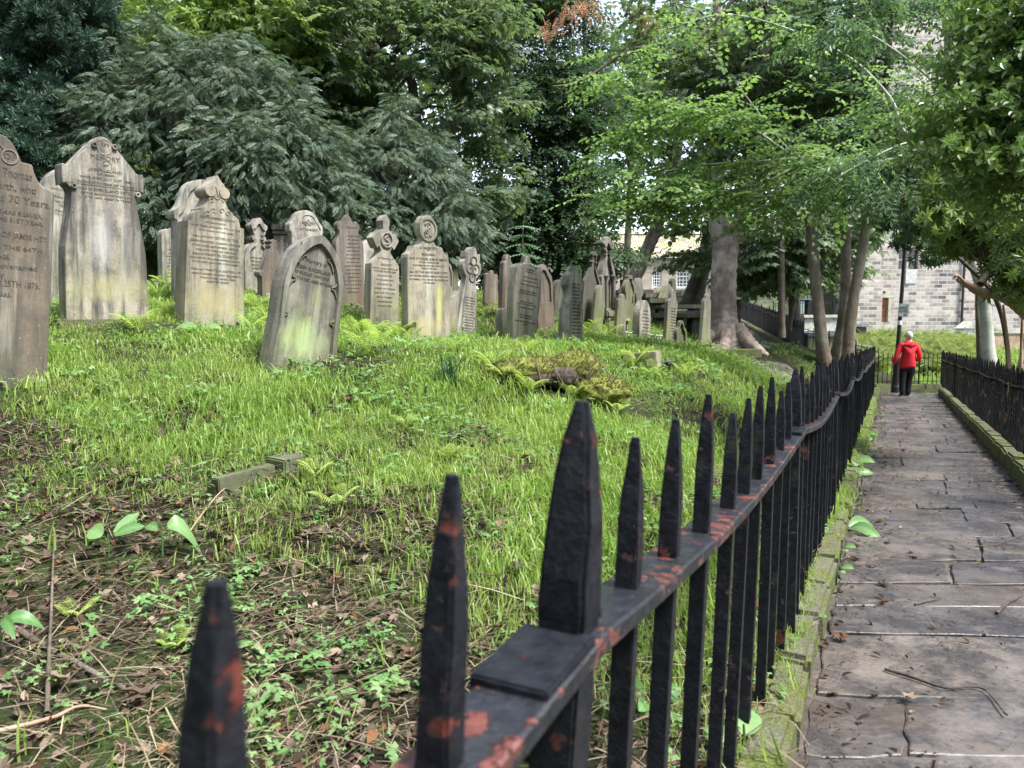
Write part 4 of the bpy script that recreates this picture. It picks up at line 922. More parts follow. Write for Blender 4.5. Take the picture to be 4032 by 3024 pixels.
# table tombs and slabs beyond the stones
def table_tomb(label, u0, u1, vt, vb, Y, mat='dark', legs=2, depth=.8, th=.1, yaw=0, top=None, chest=False, group='table tombs beyond the upright stones'):
    o = P((u0+u1)/2, vb, Y); w = (u1-u0)*px(Y); h = (vb-vt)*px(Y)
    rt = empty('table_tomb' if not chest else 'chest_tomb', o, label, 'tomb', group); rt.rotation_euler = (0,0,yaw)
    bm = bmesh.new(); roughbox(bm, -w/2, w/2, -depth/2, depth/2, h-th, h, None, .008, .015); bm_obj('top_slab', bm, M[top or mat], rt)
    if chest:
        bm = bmesh.new(); roughbox(bm, -w/2*.9, w/2*.9, -depth/2*.85, depth/2*.85, -.3, h-th-.003, None, .006, .01); bm_obj('chest', bm, M[mat], rt)
    else:
        for i in range(legs):
            x = (-1+2*(i/(legs-1) if legs > 1 else .5))*w*.36
            bm = bmesh.new(); roughbox(bm, x-.09, x+.09, -depth/2*.7, depth/2*.7, -.3, h-th-.003, None, .008, .01); bm_obj('leg', bm, M[mat], rt)
    return rt
table_tomb('long dark table tomb just behind the tilted narrow stone', 2565, 2757, 1234, 1310, 16.5, 'dark', 3)
table_tomb('flat-topped table tomb under the leaning far trunk', 2592, 2750, 1201, 1250, 19.5, 'dark', 2)
table_tomb('low wet ledger tomb shining beside the big sycamore', 2676, 2768, 1224, 1262, 18, 'dark', 2, 1.3, .1, 0, 'wetslab')
table_tomb('square chest tomb left of the two leaning shaped stones', 2530, 2572, 1158, 1215, 22, 'grey', 2, .9, .12, 0, None, True)
table_tomb('long low tomb slab behind the arched green-black gravestone', 2424, 2560, 1144, 1215, 25, 'dark', 3, 1, .14)
table_tomb('table tomb with stacked slabs beyond the gothic monument', 2545, 2640, 1175, 1225, 21, 'dark', 2, .9, .14)
table_tomb('dark table tomb left of the big sycamore at the path head', 2872, 2900, 1180, 1260, 26, 'dark', 2, .9, .12)
table_tomb('pale ledger slab on a low base beyond the upper railings', 3136, 3282, 1240, 1275, 31, 'whitewash', 2, 1.2, .12, R(4), None, True)
table_tomb('grey chest tomb with overhanging lid near the church buttress', 3268, 3400, 1276, 1322, 33, 'dark', 2, 1.0, .12, R(-3), 'wetslab', True)
table_tomb('flat grey slab tomb behind the open railings by the trunks', 3150, 3300, 1310, 1350, 26, 'grey', 2, 1.2, .12, 0, 'wetslab', True)
table_tomb('wet ledger tomb just inside the corner of the open railings', 3330, 3420, 1360, 1400, 24, 'grey', 2, .9, .12, 0, 'wetslab', True)
table_tomb('far chest tomb in front of the schoolhouse wall', 2670, 2745, 1150, 1180, 34, 'grey', 2, 1.2, .2, 0, None, True)
table_tomb('dark chest tomb behind the fluted stones', 1900, 2000, 1105, 1190, 20, 'dark', 2, 1.0, .1, 0, None, False)
table_tomb('dark table tomb in the gap behind the tilting round-topped stone', 2150, 2300, 1150, 1205, 19, 'dark', 2, 1.0, .1)
for lab, b, a, hf, Yq in (('left one of two shaped stones leaning together among the table tombs', (2612,1205), (2610,1127), [(2610,1127),(2618,1132),(2628,1140),(2632,1150),(2630,1205)], 22),('right one of two shaped stones leaning together among the table tombs', (2620,1205), (2645,1130), [(2645,1130),(2652,1136),(2655,1150),(2640,1205)], 21.5)):
    stone(lab, Yq, b, a, hf, 'grey', T=.15)
stone('tiny pointed dark headstone standing on the far side of the tombs', 24, (2654,1160), (2655,1096), [(2655,1096),(2658,1100),(2661,1110),(2662,1160)], 'dark', T=.15)
# shell edged kerb
o = P(2450,1318,13.9); rt = empty('shell_edging', (0,0,0), 'row of pale rounded shells edging a grave behind the arched stones', 'grave edging'); bm = bmesh.new()
for k in range(46):
    u = 2395+k*5.2; p0 = P(u, 1309+k*.55, 13.7-.01*k); blob(bm, (p0.x, p0.y, p0.z+.03), .022, .2, 1); 
    if k % 2: blob(bm, (p0.x, p0.y-.05, p0.z-.01), .022, .2, 1)
bm_obj('shells', bm, M['shell'], rt)
bm = bmesh.new(); a = P(2390,1318,13.75); b = P(2640,1342,13.3); d = b-a
roughbox(bm, 0, d.length, -.05, .08, -.3, -.02, Matrix.Translation(a) @ Matrix.Rotation(math.atan2(d.y,d.x),4,'Z'), .01, .01); bm_obj('base', bm, M['dark'], rt)
# ------------------------------------------------------------------ foliage
def diamond(b, d, n, L, w, fold=.12, base=.4):
    d = np.array(d, float); d /= np.linalg.norm(d); n = np.array(n, float); s = np.cross(d, n); s /= np.linalg.norm(s)+1e-9; n = np.cross(s, d)
    b = np.array(b, float)
    return [b, b+d*L*base+s*w/2+n*w*fold, b+d*L-n*L*.06, b+d*L*base-s*w/2+n*w*fold]
def hexleaf(b, d, n, L, w, fold=.18, curl=.1):
    d = np.array(d, float); d /= np.linalg.norm(d); n = np.array(n, float); s = np.cross(d, n); s /= np.linalg.norm(s)+1e-9; n = np.cross(s, d); b = np.array(b, float)
    t = b+d*L-n*L*curl; a1 = b+d*L*.28+s*w*.45+n*w*fold; a2 = b+d*L*.66+s*w*.42+n*(w*fold-L*curl*.4); c1 = b+d*L*.28-s*w*.45+n*w*fold; c2 = b+d*L*.66-s*w*.42+n*(w*fold-L*curl*.4)
    return [b,a1,a2,t, b,t,c2,c1]
def tmpl(quadlists):
    """list of leaves, each a flat list of 4*k points -> verts, quads, leaf id"""
    V, Q, I = [], [], []
    for i, q in enumerate(quadlists):
        o = len(V); V += list(q); I += [i]*len(q)
        for k in range(0, len(q), 4): Q.append([o+k,o+k+1,o+k+2,o+k+3])
    return np.array(V), np.array(Q), np.array(I)
rnd = random.Random(3)
def t_broad(n=9, L=.6, leaf=.1, w=.75, hexa=False, flat=.25, alt=True, droop=.12):
    out = []
    for k in range(n):
        x = L*(k+.6)/n; s = 1 if k % 2 else -1; ang = R(rnd.uniform(40,75))*s
        d = (math.cos(ang), math.sin(ang), rnd.uniform(-flat,flat)-.15); nn = (rnd.uniform(-flat,flat), rnd.uniform(-flat,flat), 1)
        l = leaf*rnd.uniform(.75,1.15); b = (x, s*leaf*.18, -droop*x*x/L)
        out.append(hexleaf(b, d, nn, l, l*w) if hexa else diamond(b, d, nn, l, l*w))
    out.append(hexleaf((L,0,-droop*L), (1,0,-.3), (0,0,1), leaf, leaf*w) if hexa else diamond((L,0,-droop*L), (1,0,-.3), (0,0,1), leaf, leaf*w))
    return tmpl(out)
def t_syc(n=5, L=.45, leaf=.15):
    out = []
    for k in range(n):
        x = L*(.35+.65*k/n); s = (1,-1,.3,-.4,.8)[k % 5]; yo = s*.1; z = rnd.uniform(-.05,.05)
        az = s*R(70)+rnd.uniform(-.4,.4); dr = rnd.uniform(-.6,-.15); l = leaf*rnd.uniform(.8,1.15); q = []
        for da, ll, ww in ((0,1,.42),(R(48),.82,.36),(R(-48),.82,.36),(R(95),.5,.3),(R(-95),.5,.3)):
            d = (math.cos(az+da), math.sin(az+da), dr); q += diamond((x, yo, z), d, (0.2*s, 0, 1), l*ll, l*ww, .1, .45)
        out.append(q)
    return tmpl(out)
def t_yew(L=.22, n=12, tw=.06, w=.013):
    out = []
    for k in range(n):
        x = L*(k+.5)/n; s = 1 if k % 2 else -1; f = math.sin(math.pi*min(1,(k+2)/(n+1)))*.8+.3; z = -.35*x*x/L
        a = R(rnd.uniform(35,60))*s; l = tw*f; d = np.array((math.cos(a), math.sin(a), rnd.uniform(-.7,0)))
        b = np.array((x,0,z)); out.append(diamond(b, d, (0,0,1), l, w*1.4, .05, .4))
        for q in (.3,.55,.8):
            for s2 in (1,-1):
                d2 = d+np.array((-d[1],d[0],0))*s2*1.0; out.append(diamond(b+d*l*q*.9, d2, (0,0,1), l*.42, w*.9, .0, .4))
    out.append(diamond((L,0,-.35*L),(1,0,-.6),(0,0,1), tw*.7, w*1.5))
    return tmpl(out)
def t_tuft(n=26, r=.11, w=.02):              # knobbly clipped-looking yew tuft
    out = []
    for k in range(n):
        d = np.array((abs(rnd.gauss(.7,.5)), rnd.gauss(0,.6), rnd.gauss(.1,.6))); d /= np.linalg.norm(d)
        out.append(diamond(d*r*.25, d, (rnd.gauss(0,1),rnd.gauss(0,1),rnd.gauss(0,1)+.5), r*rnd.uniform(.6,1), w))
    return tmpl(out)
def t_ash(L=.32, n=5, leaf=.085):
    out = []
    for k in range(n):
        x = L*(k+.8)/n
        for s in (1,-1):
            a = R(58)*s; out.append(hexleaf((x,0,-.25*x*x/L), (math.cos(a),math.sin(a),-.25), (0,0,1), leaf, leaf*.34))
    out.append(hexleaf((L,0,-.25*L),(1,0,-.4),(0,0,1), leaf, leaf*.36)); return tmpl(out)
def t_whorl(n=9, leaf=.13, w=.27):
    out = []
    for k in range(n):
        a = 2*math.pi*k/n+rnd.uniform(-.2,.2); t = rnd.uniform(.1,.8); d = (t, math.cos(a), math.sin(a)); out.append(hexleaf((0,0,0), d, (1,-math.cos(a)*t,-math.sin(a)*t), leaf*rnd.uniform(.8,1.1), leaf*w, .1, .15))
    return tmpl(out)
def t_holly(n=10, L=.3, leaf=.062):
    out = []
    for k in range(n):
        x = L*k/n; a = k*2.4; d = (.75, math.cos(a), math.sin(a)); l = leaf*rnd.uniform(.8,1.2)
        out.append(hexleaf((x,0,0), d, (1,-math.cos(a)+rnd.gauss(0,.4),-math.sin(a)+.8), l, l*.55, .22, .12))
    return tmpl(out)
T_SYC, T_LIME, T_LIMEB, T_YEW, T_TUFT, T_ASH, T_WH, T_HOLLY = t_syc(), t_broad(11,.5,.085,.8), t_broad(10,.5,.085,.85,True), t_yew(), t_tuft(), t_ash(), t_whorl(), t_holly()
T_FAR = t_broad(8,.9,.26,.8,False,.4)
def frames(out, up_j=.5):
    X = out/np.linalg.norm(out, axis=1)[:,None]; n = np.array([[0,0,1.]])+rng.normal(size=X.shape)*up_j
    Y = np.cross(n, X); Y /= np.linalg.norm(Y, axis=1)[:,None]+1e-9; Z = np.cross(X, Y)
    return np.stack([X,Y,Z], axis=1)
def instance(T, org, fr, sc, base=None, spread=.5):
    V, Q, I = T; n = len(org); k = len(V)
    W = (V[None]*sc[:,None,None])@fr+org[:,None,:]
    if base is None: base = rng.random(n)
    r = np.clip(base[:,None]*(1-spread)+rng.random((n, I.max()+1))*spread, 0, 1)[:,I]
    q = (Q[None]+(np.arange(n)*k)[:,None,None]).reshape(-1,4)
    return W.reshape(-1,3), q, r.ravel()
def crown(name, ells, nclump, nspray, T, size, mat, parent, rc=.5, droop=.3, up_j=.5, hollow=.35, zsq=.75, seedtone=.6, sprout=None, spread=.5, cut=None):
    """clumps of leafy sprays filling surveyed ellipsoids (u, v, Y, ru, rv, depth radius in m)"""
    cs, rr = [], []; vol = np.array([e[3]*e[4] for e in ells], float); vol /= vol.sum(); centres = []
    for e, f in zip(ells, vol):
        c = np.array(P(*e[:3])); s = px(e[2]); rad = np.array([e[3]*s, e[5], e[4]*s]); m = max(3, int(nclump*f))
        d = rng.normal(size=(m,3)); d /= np.linalg.norm(d, axis=1)[:,None]; k = (hollow+(1-hollow)*rng.random(m))**(1/2.0)
        p = c+d*k[:,None]*rad; cs.append(p); centres.append(np.repeat(c[None], m, 0))
    cs = np.vstack(cs); ctr = np.vstack(centres)
    if cut is not None: kk = cut(cs); cs, ctr = cs[kk], ctr[kk]
    m = len(cs); tone = rng.random(m); rad = rc*(.6+.8*rng.random(m))
    d = rng.normal(size=(m,nspray,3)); d /= np.linalg.norm(d, axis=2)[:,:,None]; d[:,:,2] = np.where(d[:,:,2] < -.2, -d[:,:,2]*.6, d[:,:,2])
    q = cs[:,None,:]+d*(rad[:,None]*rng.random((m,nspray))**.4)[:,:,None]*np.array([1,1,zsq])
    outd = d*np.array([1,1,.35])+.45*(cs-ctr)[:,None,:]/np.linalg.norm(cs-ctr, axis=1)[:,None,None]
    outd[:,:,2] -= droop; q = q.reshape(-1,3); outd = outd.reshape(-1,3)
    b = np.repeat(tone, nspray)*seedtone+rng.random(len(q))*(1-seedtone)
    V, Q, r_ = instance(T, q, frames(outd, up_j), size*(.7+.6*rng.random(len(q))), b, spread)
    o = link(name, np_mesh(name, V, Q, r_, [mat]), None, parent)
    return cs
def limbs(name, trunkpts, cs, mat, parent, r0=.02, every=1, sag=.1, seed=0):
    tp = np.array([[*P(u,v,Y)] for u,v,Y,_ in trunkpts]); tp = cr(np.hstack([tp, np.zeros((len(tp),1))]), 6)[:,:3]
    parts = []
    for k, c in enumerate(cs[::every]):
        dd = np.linalg.norm(tp-c, axis=1)+np.where(tp[:,2] > c[2]-.1, 1.5, 0)*1.0
        j = int(np.argmin(dd)); a = tp[j]; L = np.linalg.norm(c-a)
        if L > 7: continue
        m1 = a+(c-a)*.35+np.array([0,0,.12*L])+rng.normal(size=3)*.05*L; m2 = a+(c-a)*.7+np.array([0,0,.1*L-sag*L*.3])+rng.normal(size=3)*.05*L
        parts.append(tube_np(cr([(*a, r0*(1+.5*L)), (*m1, r0*.8*(1+.3*L)), (*m2, r0*.5), (*c, r0*.2)], 4), 5, .05, 0, k))
    if parts:
        V, Q = merge_np(parts); link(name, np_mesh(name, V, Q, None, [mat], True), None, parent)
def trunk(name, pts, mat, parent, sides=14, knob=.06, flute=.03, flare=True, seed=1):
    q = [(*P(u,v,Y), r*px(Y)) for u,v,Y,r in pts]
    V, Q = tube_np(cr(q, 10), sides, knob, flute, seed); return link(name, np_mesh(name, V, Q, None, [mat], True), None, parent)
def tree(name, label, base, cat='tree', group=None):
    return empty(name, base, label, cat, group)
def finish(rt):                                # parts were built in world space: keep them there under the placed root
    mi = Matrix.Translation(-Vector(rt.location))
    for c in rt.children: c.matrix_parent_inverse = mi

# near dark yew, far left
t = tree('yew_tree', 'massive dark blue-green yew filling the top left corner behind the gabled stone', P(60,1170,13.5))
tp = [(60,1190,13.8,40),(50,900,13.8,34),(80,500,13.8,28),(90,100,13.8,16)]
trunk('trunk', tp, M['dbark'], t)
cs = crown('crown', [(60,350,13.4,270,430,1.4),(210,620,12.7,150,250,.9),(10,750,12.6,200,190,.9),(280,150,13,130,250,1.0),(130,-60,13,260,220,1.2),(150,880,13.4,190,90,.7)], 560, 26, T_TUFT, 1.0, M['yew'], t, .3, .0, .9, .55, .9, .5)
limbs('branches', tp, cs, M['dbark'], t, .02, 5); finish(t)
# big spreading yews
t = tree('yew_tree', 'wide grey-green yew with drooping sprays behind the crested and leaning stones', P(900,1140,13.5))
tp = [(900,1160,13.8,34),(860,900,13.8,30),(800,600,13.8,22),(740,350,13.6,12)]
trunk('trunk', tp, M['dbark'], t)
cs = crown('crown', [(560,560,13,270,300,1.2),(850,430,13.2,300,260,1.2),(1000,700,12.6,300,260,1.1),(650,830,12.8,300,190,1.0),(930,930,12.8,330,110,.9),(1250,820,12.8,190,190,.9),(420,400,13.4,130,140,.9),(640,330,13.6,60,190,.4),(480,960,13,160,80,.6),(1180,620,12.9,160,190,.9),(625,190,13.2,34,150,.4),(700,330,13,60,120,.4),(1130,420,12.9,50,150,.4),(930,210,13.2,60,90,.4),(480,260,13.3,50,120,.4),(1040,330,13,60,110,.4),(1330,720,13.6,150,170,.8),(330,600,13,90,200,.6)], 1250, 19, T_YEW, .74, M['yew2'], t, .26, .6, .8, .3, .8, .55)
limbs('branches', tp, cs, M['dbark'], t, .018, 5); finish(t)
t = tree('yew_tree', 'younger yew with hanging twigs behind the disc-headed and cross gravestones', P(1620,1130,14.5))
tp = [(1620,1150,14.6,26),(1610,900,14.6,22),(1590,650,14.5,12)]
trunk('trunk', tp, M['dbark'], t)
cs = crown('crown', [(1560,700,14.2,230,180,1.0),(1480,900,14,260,150,.9),(1760,900,14.2,190,140,.9),(1640,1000,14,270,100,.8),(1400,1010,14,200,80,.6),(1560,500,14.2,45,140,.4),(1720,690,14.2,60,140,.4),(1440,720,14,50,130,.4)], 620, 19, T_YEW, .74, M['yew2'], t, .26, .6, .8, .3, .8, .55)
limbs('branches', tp, cs, M['dbark'], t, .016, 4); finish(t)
# sycamore with dark limbs, centre left
t = tree('sycamore_tree', 'old sycamore with dark spreading limbs above the yews, left of centre', P(1620,1150,19))
t1 = [(1640,1160,19,34),(1610,850,19,30),(1545,600,19,28),(1500,350,19,25),(1470,120,19,22),(1450,-60,19,18)]
t2 = [(1640,900,18.6,22),(1650,600,18.6,20),(1630,380,18.6,18),(1600,245,18.6,17)]
t3 = [(1600,250,18.6,14),(1510,215,18.4,12),(1420,180,18,10),(1340,110,17.8,9),(1290,60,17.6,8)]
t4 = [(1600,250,18.6,14),(1570,150,18.6,12),(1520,60,18.6,10),(1490,-40,18.6,9)]
t5 = [(1720,760,18.8,26),(1740,620,18.8,30),(1790,450,18.8,28),(1840,280,18.8,24),(1880,100,18.8,22),(1930,-40,18.8,18)]
t6 = [(1860,160,18.8,12),(1930,80,18.6,11),(1960,-20,18.5,10)]
for k, q in enumerate((t1,t2,t3,t4,t5,t6)): trunk('trunk' if k in (0,1,4) else 'limb', q, M['syc_bark'] if k in (0,4) else M['dbark'], t, seed=k+2, knob=.1)
def opened(c):
    u, v = project(c); a = ((u > 1440)&(u < 1680)&(v > 60)&(v < 480)) | ((u > 1700)&(u < 1880)&(v > 330)&(v < 760)) | ((u > 1280)&(u < 1450)&(v > 40)&(v < 200)); return ~(a & (rng.random(len(u)) < .8))
cs = crown('crown', [(1100,300,19.5,180,150,1.2),(1350,130,17.6,260,220,1.2),(1730,300,17.6,180,260,1.2),(1860,100,18,160,150,1.3),(1400,450,18.4,200,160,1.1),(1930,420,18.6,90,160,.8),(1180,430,19,230,150,1.2),(1900,760,18.8,120,160,.9)], 430, 10, T_SYC, 1.0, M['syc'], t, .45, .45, .55, .4, .5, .6, cut=opened)
limbs('branches', t1, cs[::2], M['dbark'], t, .022, 2); finish(t)
t = tree('sycamore_tree', 'sycamore with light put into its yellow-green leaf colour, showing over the wide yew', P(800,1150,23))
tp = [(800,1180,23,30),(810,700,23,26),(840,300,23,20),(860,0,23,14)]
trunk('trunk', tp, M['dbark'], t)
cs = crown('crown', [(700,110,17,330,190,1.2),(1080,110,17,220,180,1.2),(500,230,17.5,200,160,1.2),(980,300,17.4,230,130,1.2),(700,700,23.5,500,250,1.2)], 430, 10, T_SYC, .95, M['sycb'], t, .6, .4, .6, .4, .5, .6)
limbs('branches', tp, cs, M['dbark'], t, .025, 5); finish(t)
# dark conical lime
t = tree('lime_tree', 'tall dark conical lime standing alone in the centre of the wood edge', P(2170,1140,23))
tp = [(2190,1160,23,24),(2185,900,23,22),(2170,500,23,18),(2180,100,23,12),(2185,-60,23,9)]
trunk('trunk', tp, M['dbark'], t)
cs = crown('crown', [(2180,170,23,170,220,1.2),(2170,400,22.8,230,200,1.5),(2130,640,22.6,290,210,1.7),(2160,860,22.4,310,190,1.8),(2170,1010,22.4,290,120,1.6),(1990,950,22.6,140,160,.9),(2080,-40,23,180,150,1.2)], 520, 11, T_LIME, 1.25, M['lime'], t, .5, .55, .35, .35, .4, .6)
limbs('branches', tp, cs, M['dbark'], t, .02, 3); finish(t)
# leaning far trunks
t = tree('leaning_tree', 'leaning purple-brown trunk crossing the schoolhouse front', P(2490,1180,27))
tp = [(2440,1190,27,33.3),(2490,1110,27,28.2),(2540,1000,27,25.6),(2590,880,27,24.3),(2640,740,27,23),(2670,560,27,19.2),(2700,380,27,15.4),(2720,150,27,11.5)]
trunk('trunk', tp, M['syc_bark'], t, seed=11)
cs = crown('crown', [(2560,250,27,280,220,2),(2720,520,26.5,200,200,1.6),(2440,480,27,160,200,1.4),(2720,850,26,110,70,1.0),(2440,640,27.5,110,150,.9)], 95, 10, T_SYC, 1.25, M['syc'], t, .6, .45, .5, .35, .5, .6)
limbs('branches', tp, cs, M['dbark'], t, .03, 3); finish(t)
t = tree('leaning_tree', 'second leaning dark trunk rising beside the big sycamore', P(2740,1210,30))
tp = [(2715,1215,30,45.9),(2745,1120,30,35.5),(2780,1000,30,29.6),(2800,850,30,25.2),(2820,650,30,22.2),(2850,400,30,19.2),(2880,100,30,14.8)]
trunk('trunk', tp, M['dbark'], t, seed=13)
cs = crown('crown', [(2800,300,29,300,250,2),(2760,640,29,220,180,1.6),(2690,830,28.5,130,70,1.2),(2650,1000,28,60,40,.5),(2730,960,28,50,70,.5)], 85, 11, T_SYC, 1.25, M['syc'], t, .6, .45, .5, .35, .5, .6)
limbs('branches', tp, cs, M['dbark'], t, .03, 3); finish(t)
# the big sycamore
t = tree('sycamore_tree', 'big flaky-barked sycamore with flared roots and a forked trunk right of centre', P(2870,1385,15.5))
t1 = [(2868,1400,15.5,94.4),(2862,1368,15.5,76.8),(2855,1320,15.5,59.2),(2850,1240,15.6,50.4),(2850,1120,15.6,48),(2856,1000,15.7,48),(2868,920,15.8,48),(2880,860,15.8,44.8)]
ta = [(2840,960,15.8,35.7),(2822,850,15.8,32.3),(2826,700,15.9,28.1),(2840,500,16,22.9),(2836,250,16.2,18.7),(2820,-40,16.4,14.4)]
tb = [(2880,930,15.8,37.4),(2925,850,15.8,32.3),(2945,700,15.7,27.2),(2985,480,15.6,22.1),(3010,250,15.5,18.7),(3050,-40,15.3,13.6)]
tc = [(2930,850,15.8,16),(2975,790,15.6,13.6),(3010,700,15.5,8.8),(3060,560,15.3,5.6)]
trunk('trunk', t1, M['syc_bark'], t, 22, .05, .06, seed=21)
for k, q in enumerate((ta,tb,tc)): trunk('fork' if k < 2 else 'limb', q, M['syc_bark'], t, 16, .06, .03, seed=22+k)
for k, q in enumerate((((2825,1300,15.6,26),(2770,1350,15.3,24),(2715,1375,15.1,18),(2660,1390,15,10)),((2905,1290,15.4,26),(2945,1345,15.1,26),(2990,1382,14.9,20),(3025,1402,14.8,9)),((2860,1310,15.2,24),(2850,1370,14.9,24),(2835,1395,14.8,14)))):
    trunk('root', q, M['syc_bark'], t, 12, .12, .05, seed=30+k)
cs = crown('crown', [(2850,120,15.5,330,210,1.6),(3000,350,15.8,240,180,1.3),(2650,300,15.8,200,200,1.2),(3100,100,15.6,180,120,1.4),(2940,620,16.4,190,130,1.0),(2960,800,15.2,90,60,.5)], 120, 10, T_SYC, .9, M['syc'], t, .42, .45, .5, .35, .5, .6)
limbs('branches', ta, cs[::2], M['dbark'], t, .018, 2); limbs('branches', tb, cs[1::2], M['dbark'], t, .018, 2); finish(t)
# drooping grey-green mass between the big sycamore and the trunks
t = tree('sycamore_tree', 'low-hanging sycamore whose skirts droop behind the gap between big trunk and triple stems', P(3120,1300,28))
tp = [(3130,1330,28,22),(3120,1000,28,20),(3110,600,28,18),(3100,200,28,12)]
trunk('trunk', tp, M['dbark'], t)
cs = crown('crown', [(3000,960,26,190,130,1.6),(3120,900,26,260,180,2),(3230,1010,26,170,130,1.5),(3060,1060,25.5,200,70,1.2),(3080,620,27,250,160,2),(3320,760,27,130,200,1.4),(3230,400,27,220,260,2)], 250, 10, T_SYC, 1.35, M['syc'], t, .55, .7, .4, .35, .5, .6)
limbs('branches', tp, cs, M['dbark'], t, .025, 5); finish(t)
# triple stems
t = tree('triple_stemmed_tree', 'tree of three ridged grey-brown stems rising together at the end of the left railings', P(3290,1440,15.5))
st = [[(3262,1450,15.4,33.1),(3243,1400,15.4,27.4),(3232,1300,15.4,23),(3216,1150,15.5,21.6),(3200,980,15.5,20.2),(3188,880,15.6,17.3),(3160,760,15.6,12.2),(3140,600,15.7,10.1),(3120,350,15.8,7.2),(3100,100,15.9,5)],
      [(3290,1450,15.7,24.5),(3290,1400,15.7,20.2),(3312,1300,15.7,20.2),(3330,1150,15.7,19.4),(3330,980,15.8,18),(3338,800,15.8,15.8),(3360,560,15.8,12.2),(3365,400,15.8,10.8),(3352,150,15.8,8.6),(3350,-40,15.8,6.5)],
      [(3335,1450,15.4,27.4),(3340,1390,15.4,23.8),(3346,1300,15.4,22.3),(3362,1170,15.4,20.2),(3384,1050,15.4,19.4),(3405,920,15.4,17.3),(3425,780,15.4,14.4),(3455,560,15.3,13),(3485,350,15.3,12.2),(3505,130,15.3,10.8),(3520,-40,15.3,9.4)]]
for k, q in enumerate(st): trunk('stem', q, M['bark'], t, 18, .05, .03, seed=40+k)
for k, q in enumerate((((3190,900,15.6,8),(3220,830,15.6,7),(3260,700,15.7,7),(3290,480,15.7,6),(3330,250,15.7,4)),((3190,885,15.5,8),(3170,860,15.2,6),(3140,830,15,5)),((3330,900,15.8,5),(3270,850,15.8,5),(3240,780,15.8,4)))):
    trunk('limb', q, M['bark'], t, 8, .1, .0, seed=50+k)
cs = crown('crown', [(3250,160,15.3,240,200,1.5),(3440,420,15.2,150,150,1.0),(3200,480,14.8,230,150,.9),(3420,650,15,170,110,.8),(3480,60,15,110,90,1.2)], 120, 12, T_LIME, 1.0, M['ash'], t, .42, .4, .35, .35, .35, .6)
limbs('branches', st[2], cs[::2], M['dbark'], t, .014, 1); limbs('branches', st[1], cs[1::2], M['dbark'], t, .014, 1); finish(t)
for lab, tp in (('slender dark stem just left of the triple-stemmed tree',[(3080,1330,24,14),(3075,1000,24,13),(3060,700,24,13),(3040,400,24,12),(3030,0,24,10)]),
                ('thin leaning stem high between the sycamore forks and the triple stems',[(3110,1300,25,11),(3150,900,25,12),(3090,560,25,13),(3050,300,25,12),(3035,0,25,10)])):
    t = tree('slender_tree', lab, P(tp[0][0],tp[0][1],tp[0][2])); trunk('trunk', tp, M['dbark'], t, 10)
    crown('crown', [(tp[-1][0]+40,250,24.5,190,200,1.2)], 40, 10, T_SYC, 1.2, M['syc'], t, .5, .4); finish(t)
# bright lime branches reaching in from the right
t = tree('lime_tree', 'young lime holding bright green leaf layers before the big sycamore', P(3420,1480,9.5))
base = [(3700,700,9.6,13),(3600,640,9.6,11),(3450,560,9.6,10),(3300,500,9.7,9)]
sp = [[(3700,560,10,9),(3450,640,10,8),(3200,620,10,7),(2950,640,10,5),(2750,650,10,3),(2600,680,10,2)],
      [(3100,600,10,5),(2950,500,10,4),(2800,440,10,3),(2600,400,10,2)],
      [(3450,640,10,6),(3250,740,10,5),(3050,770,10,4),(2800,770,10,3),(2450,720,10,2)],
      [(3200,620,10,5),(3000,720,10,4),(2800,760,10,3),(2550,800,10,2)],
      [(3300,700,10,5),(3180,640,9.8,4),(3080,560,9.8,3),(2900,330,9.8,2)],
      [(3700,560,10,9),(3560,520,10,8),(3500,380,10,6),(3300,200,10,4),(2900,60,10,3),(2600,120,10,2)]]
for k, q in enumerate(sp): trunk('bough', q, M['wbark'], t, 7, .12, 0, seed=60+k)
trunk('trunk', [(4080,1640,10.2,17),(4040,1100,10.2,16),(3880,750,10.1,15),(3700,560,10,12)], M['wbark'], t, 10, .05)
cs = []
def layer(pts, n, spread, mat, T, size, parent, name='leaves', sag=.25):
    c = cr([(*P(u,v,Y),0) for u,v,Y in pts], 12)[:,:3]; idx = rng.integers(0, len(c), n); o = c[idx]+rng.normal(size=(n,3))*np.array([spread,spread,spread*.35])
    d = rng.normal(size=(n,3))*np.array([1,1,.15]); d[:,0] -= .6; d[:,2] -= sag
    V, Q, r_ = instance(T, o, frames(d, .25), size*(.7+.6*rng.random(n)), None, .6); return link(name, np_mesh(name, V, Q, r_, [mat]), None, parent)
for k, (q, n) in enumerate(((sp[0],110),(sp[1],90),(sp[2],110),(sp[3],110),(sp[4],80),(sp[5],100))):
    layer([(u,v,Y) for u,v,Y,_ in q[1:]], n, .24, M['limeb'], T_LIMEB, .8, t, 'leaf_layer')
for q, n in (([(2420,560,10),(2600,500,10),(2850,420,10)],110),([(2380,350,10.5),(2500,250,10.5),(2680,150,10.5)],70),([(2430,830,10),(2560,760,10),(2700,720,10)],90),([(3050,880,10),(3180,800,10),(3300,720,10)],90),([(2380,650,10.2),(2450,700,10.2),(2550,740,10.2)],40)):
    layer(q, n, .2, M['limeb'], T_LIMEB, .8, t, 'leaf_layer')
finish(t)
t = tree('ash_tree', 'ash sapling branch with hanging feathered leaves above the triple stems', P(3650,1480,8.5))
trunk('trunk', [(4150,1640,9,9),(4010,1000,9,8),(3750,640,9,7),(3600,560,9,5),(3400,640,9,4),(3250,730,9,3)], M['wbark'], t, 7)
trunk('bough', [(3850,600,9,6),(3700,350,9,5),(3450,150,9,4),(3250,80,9,3)], M['wbark'], t, 6)
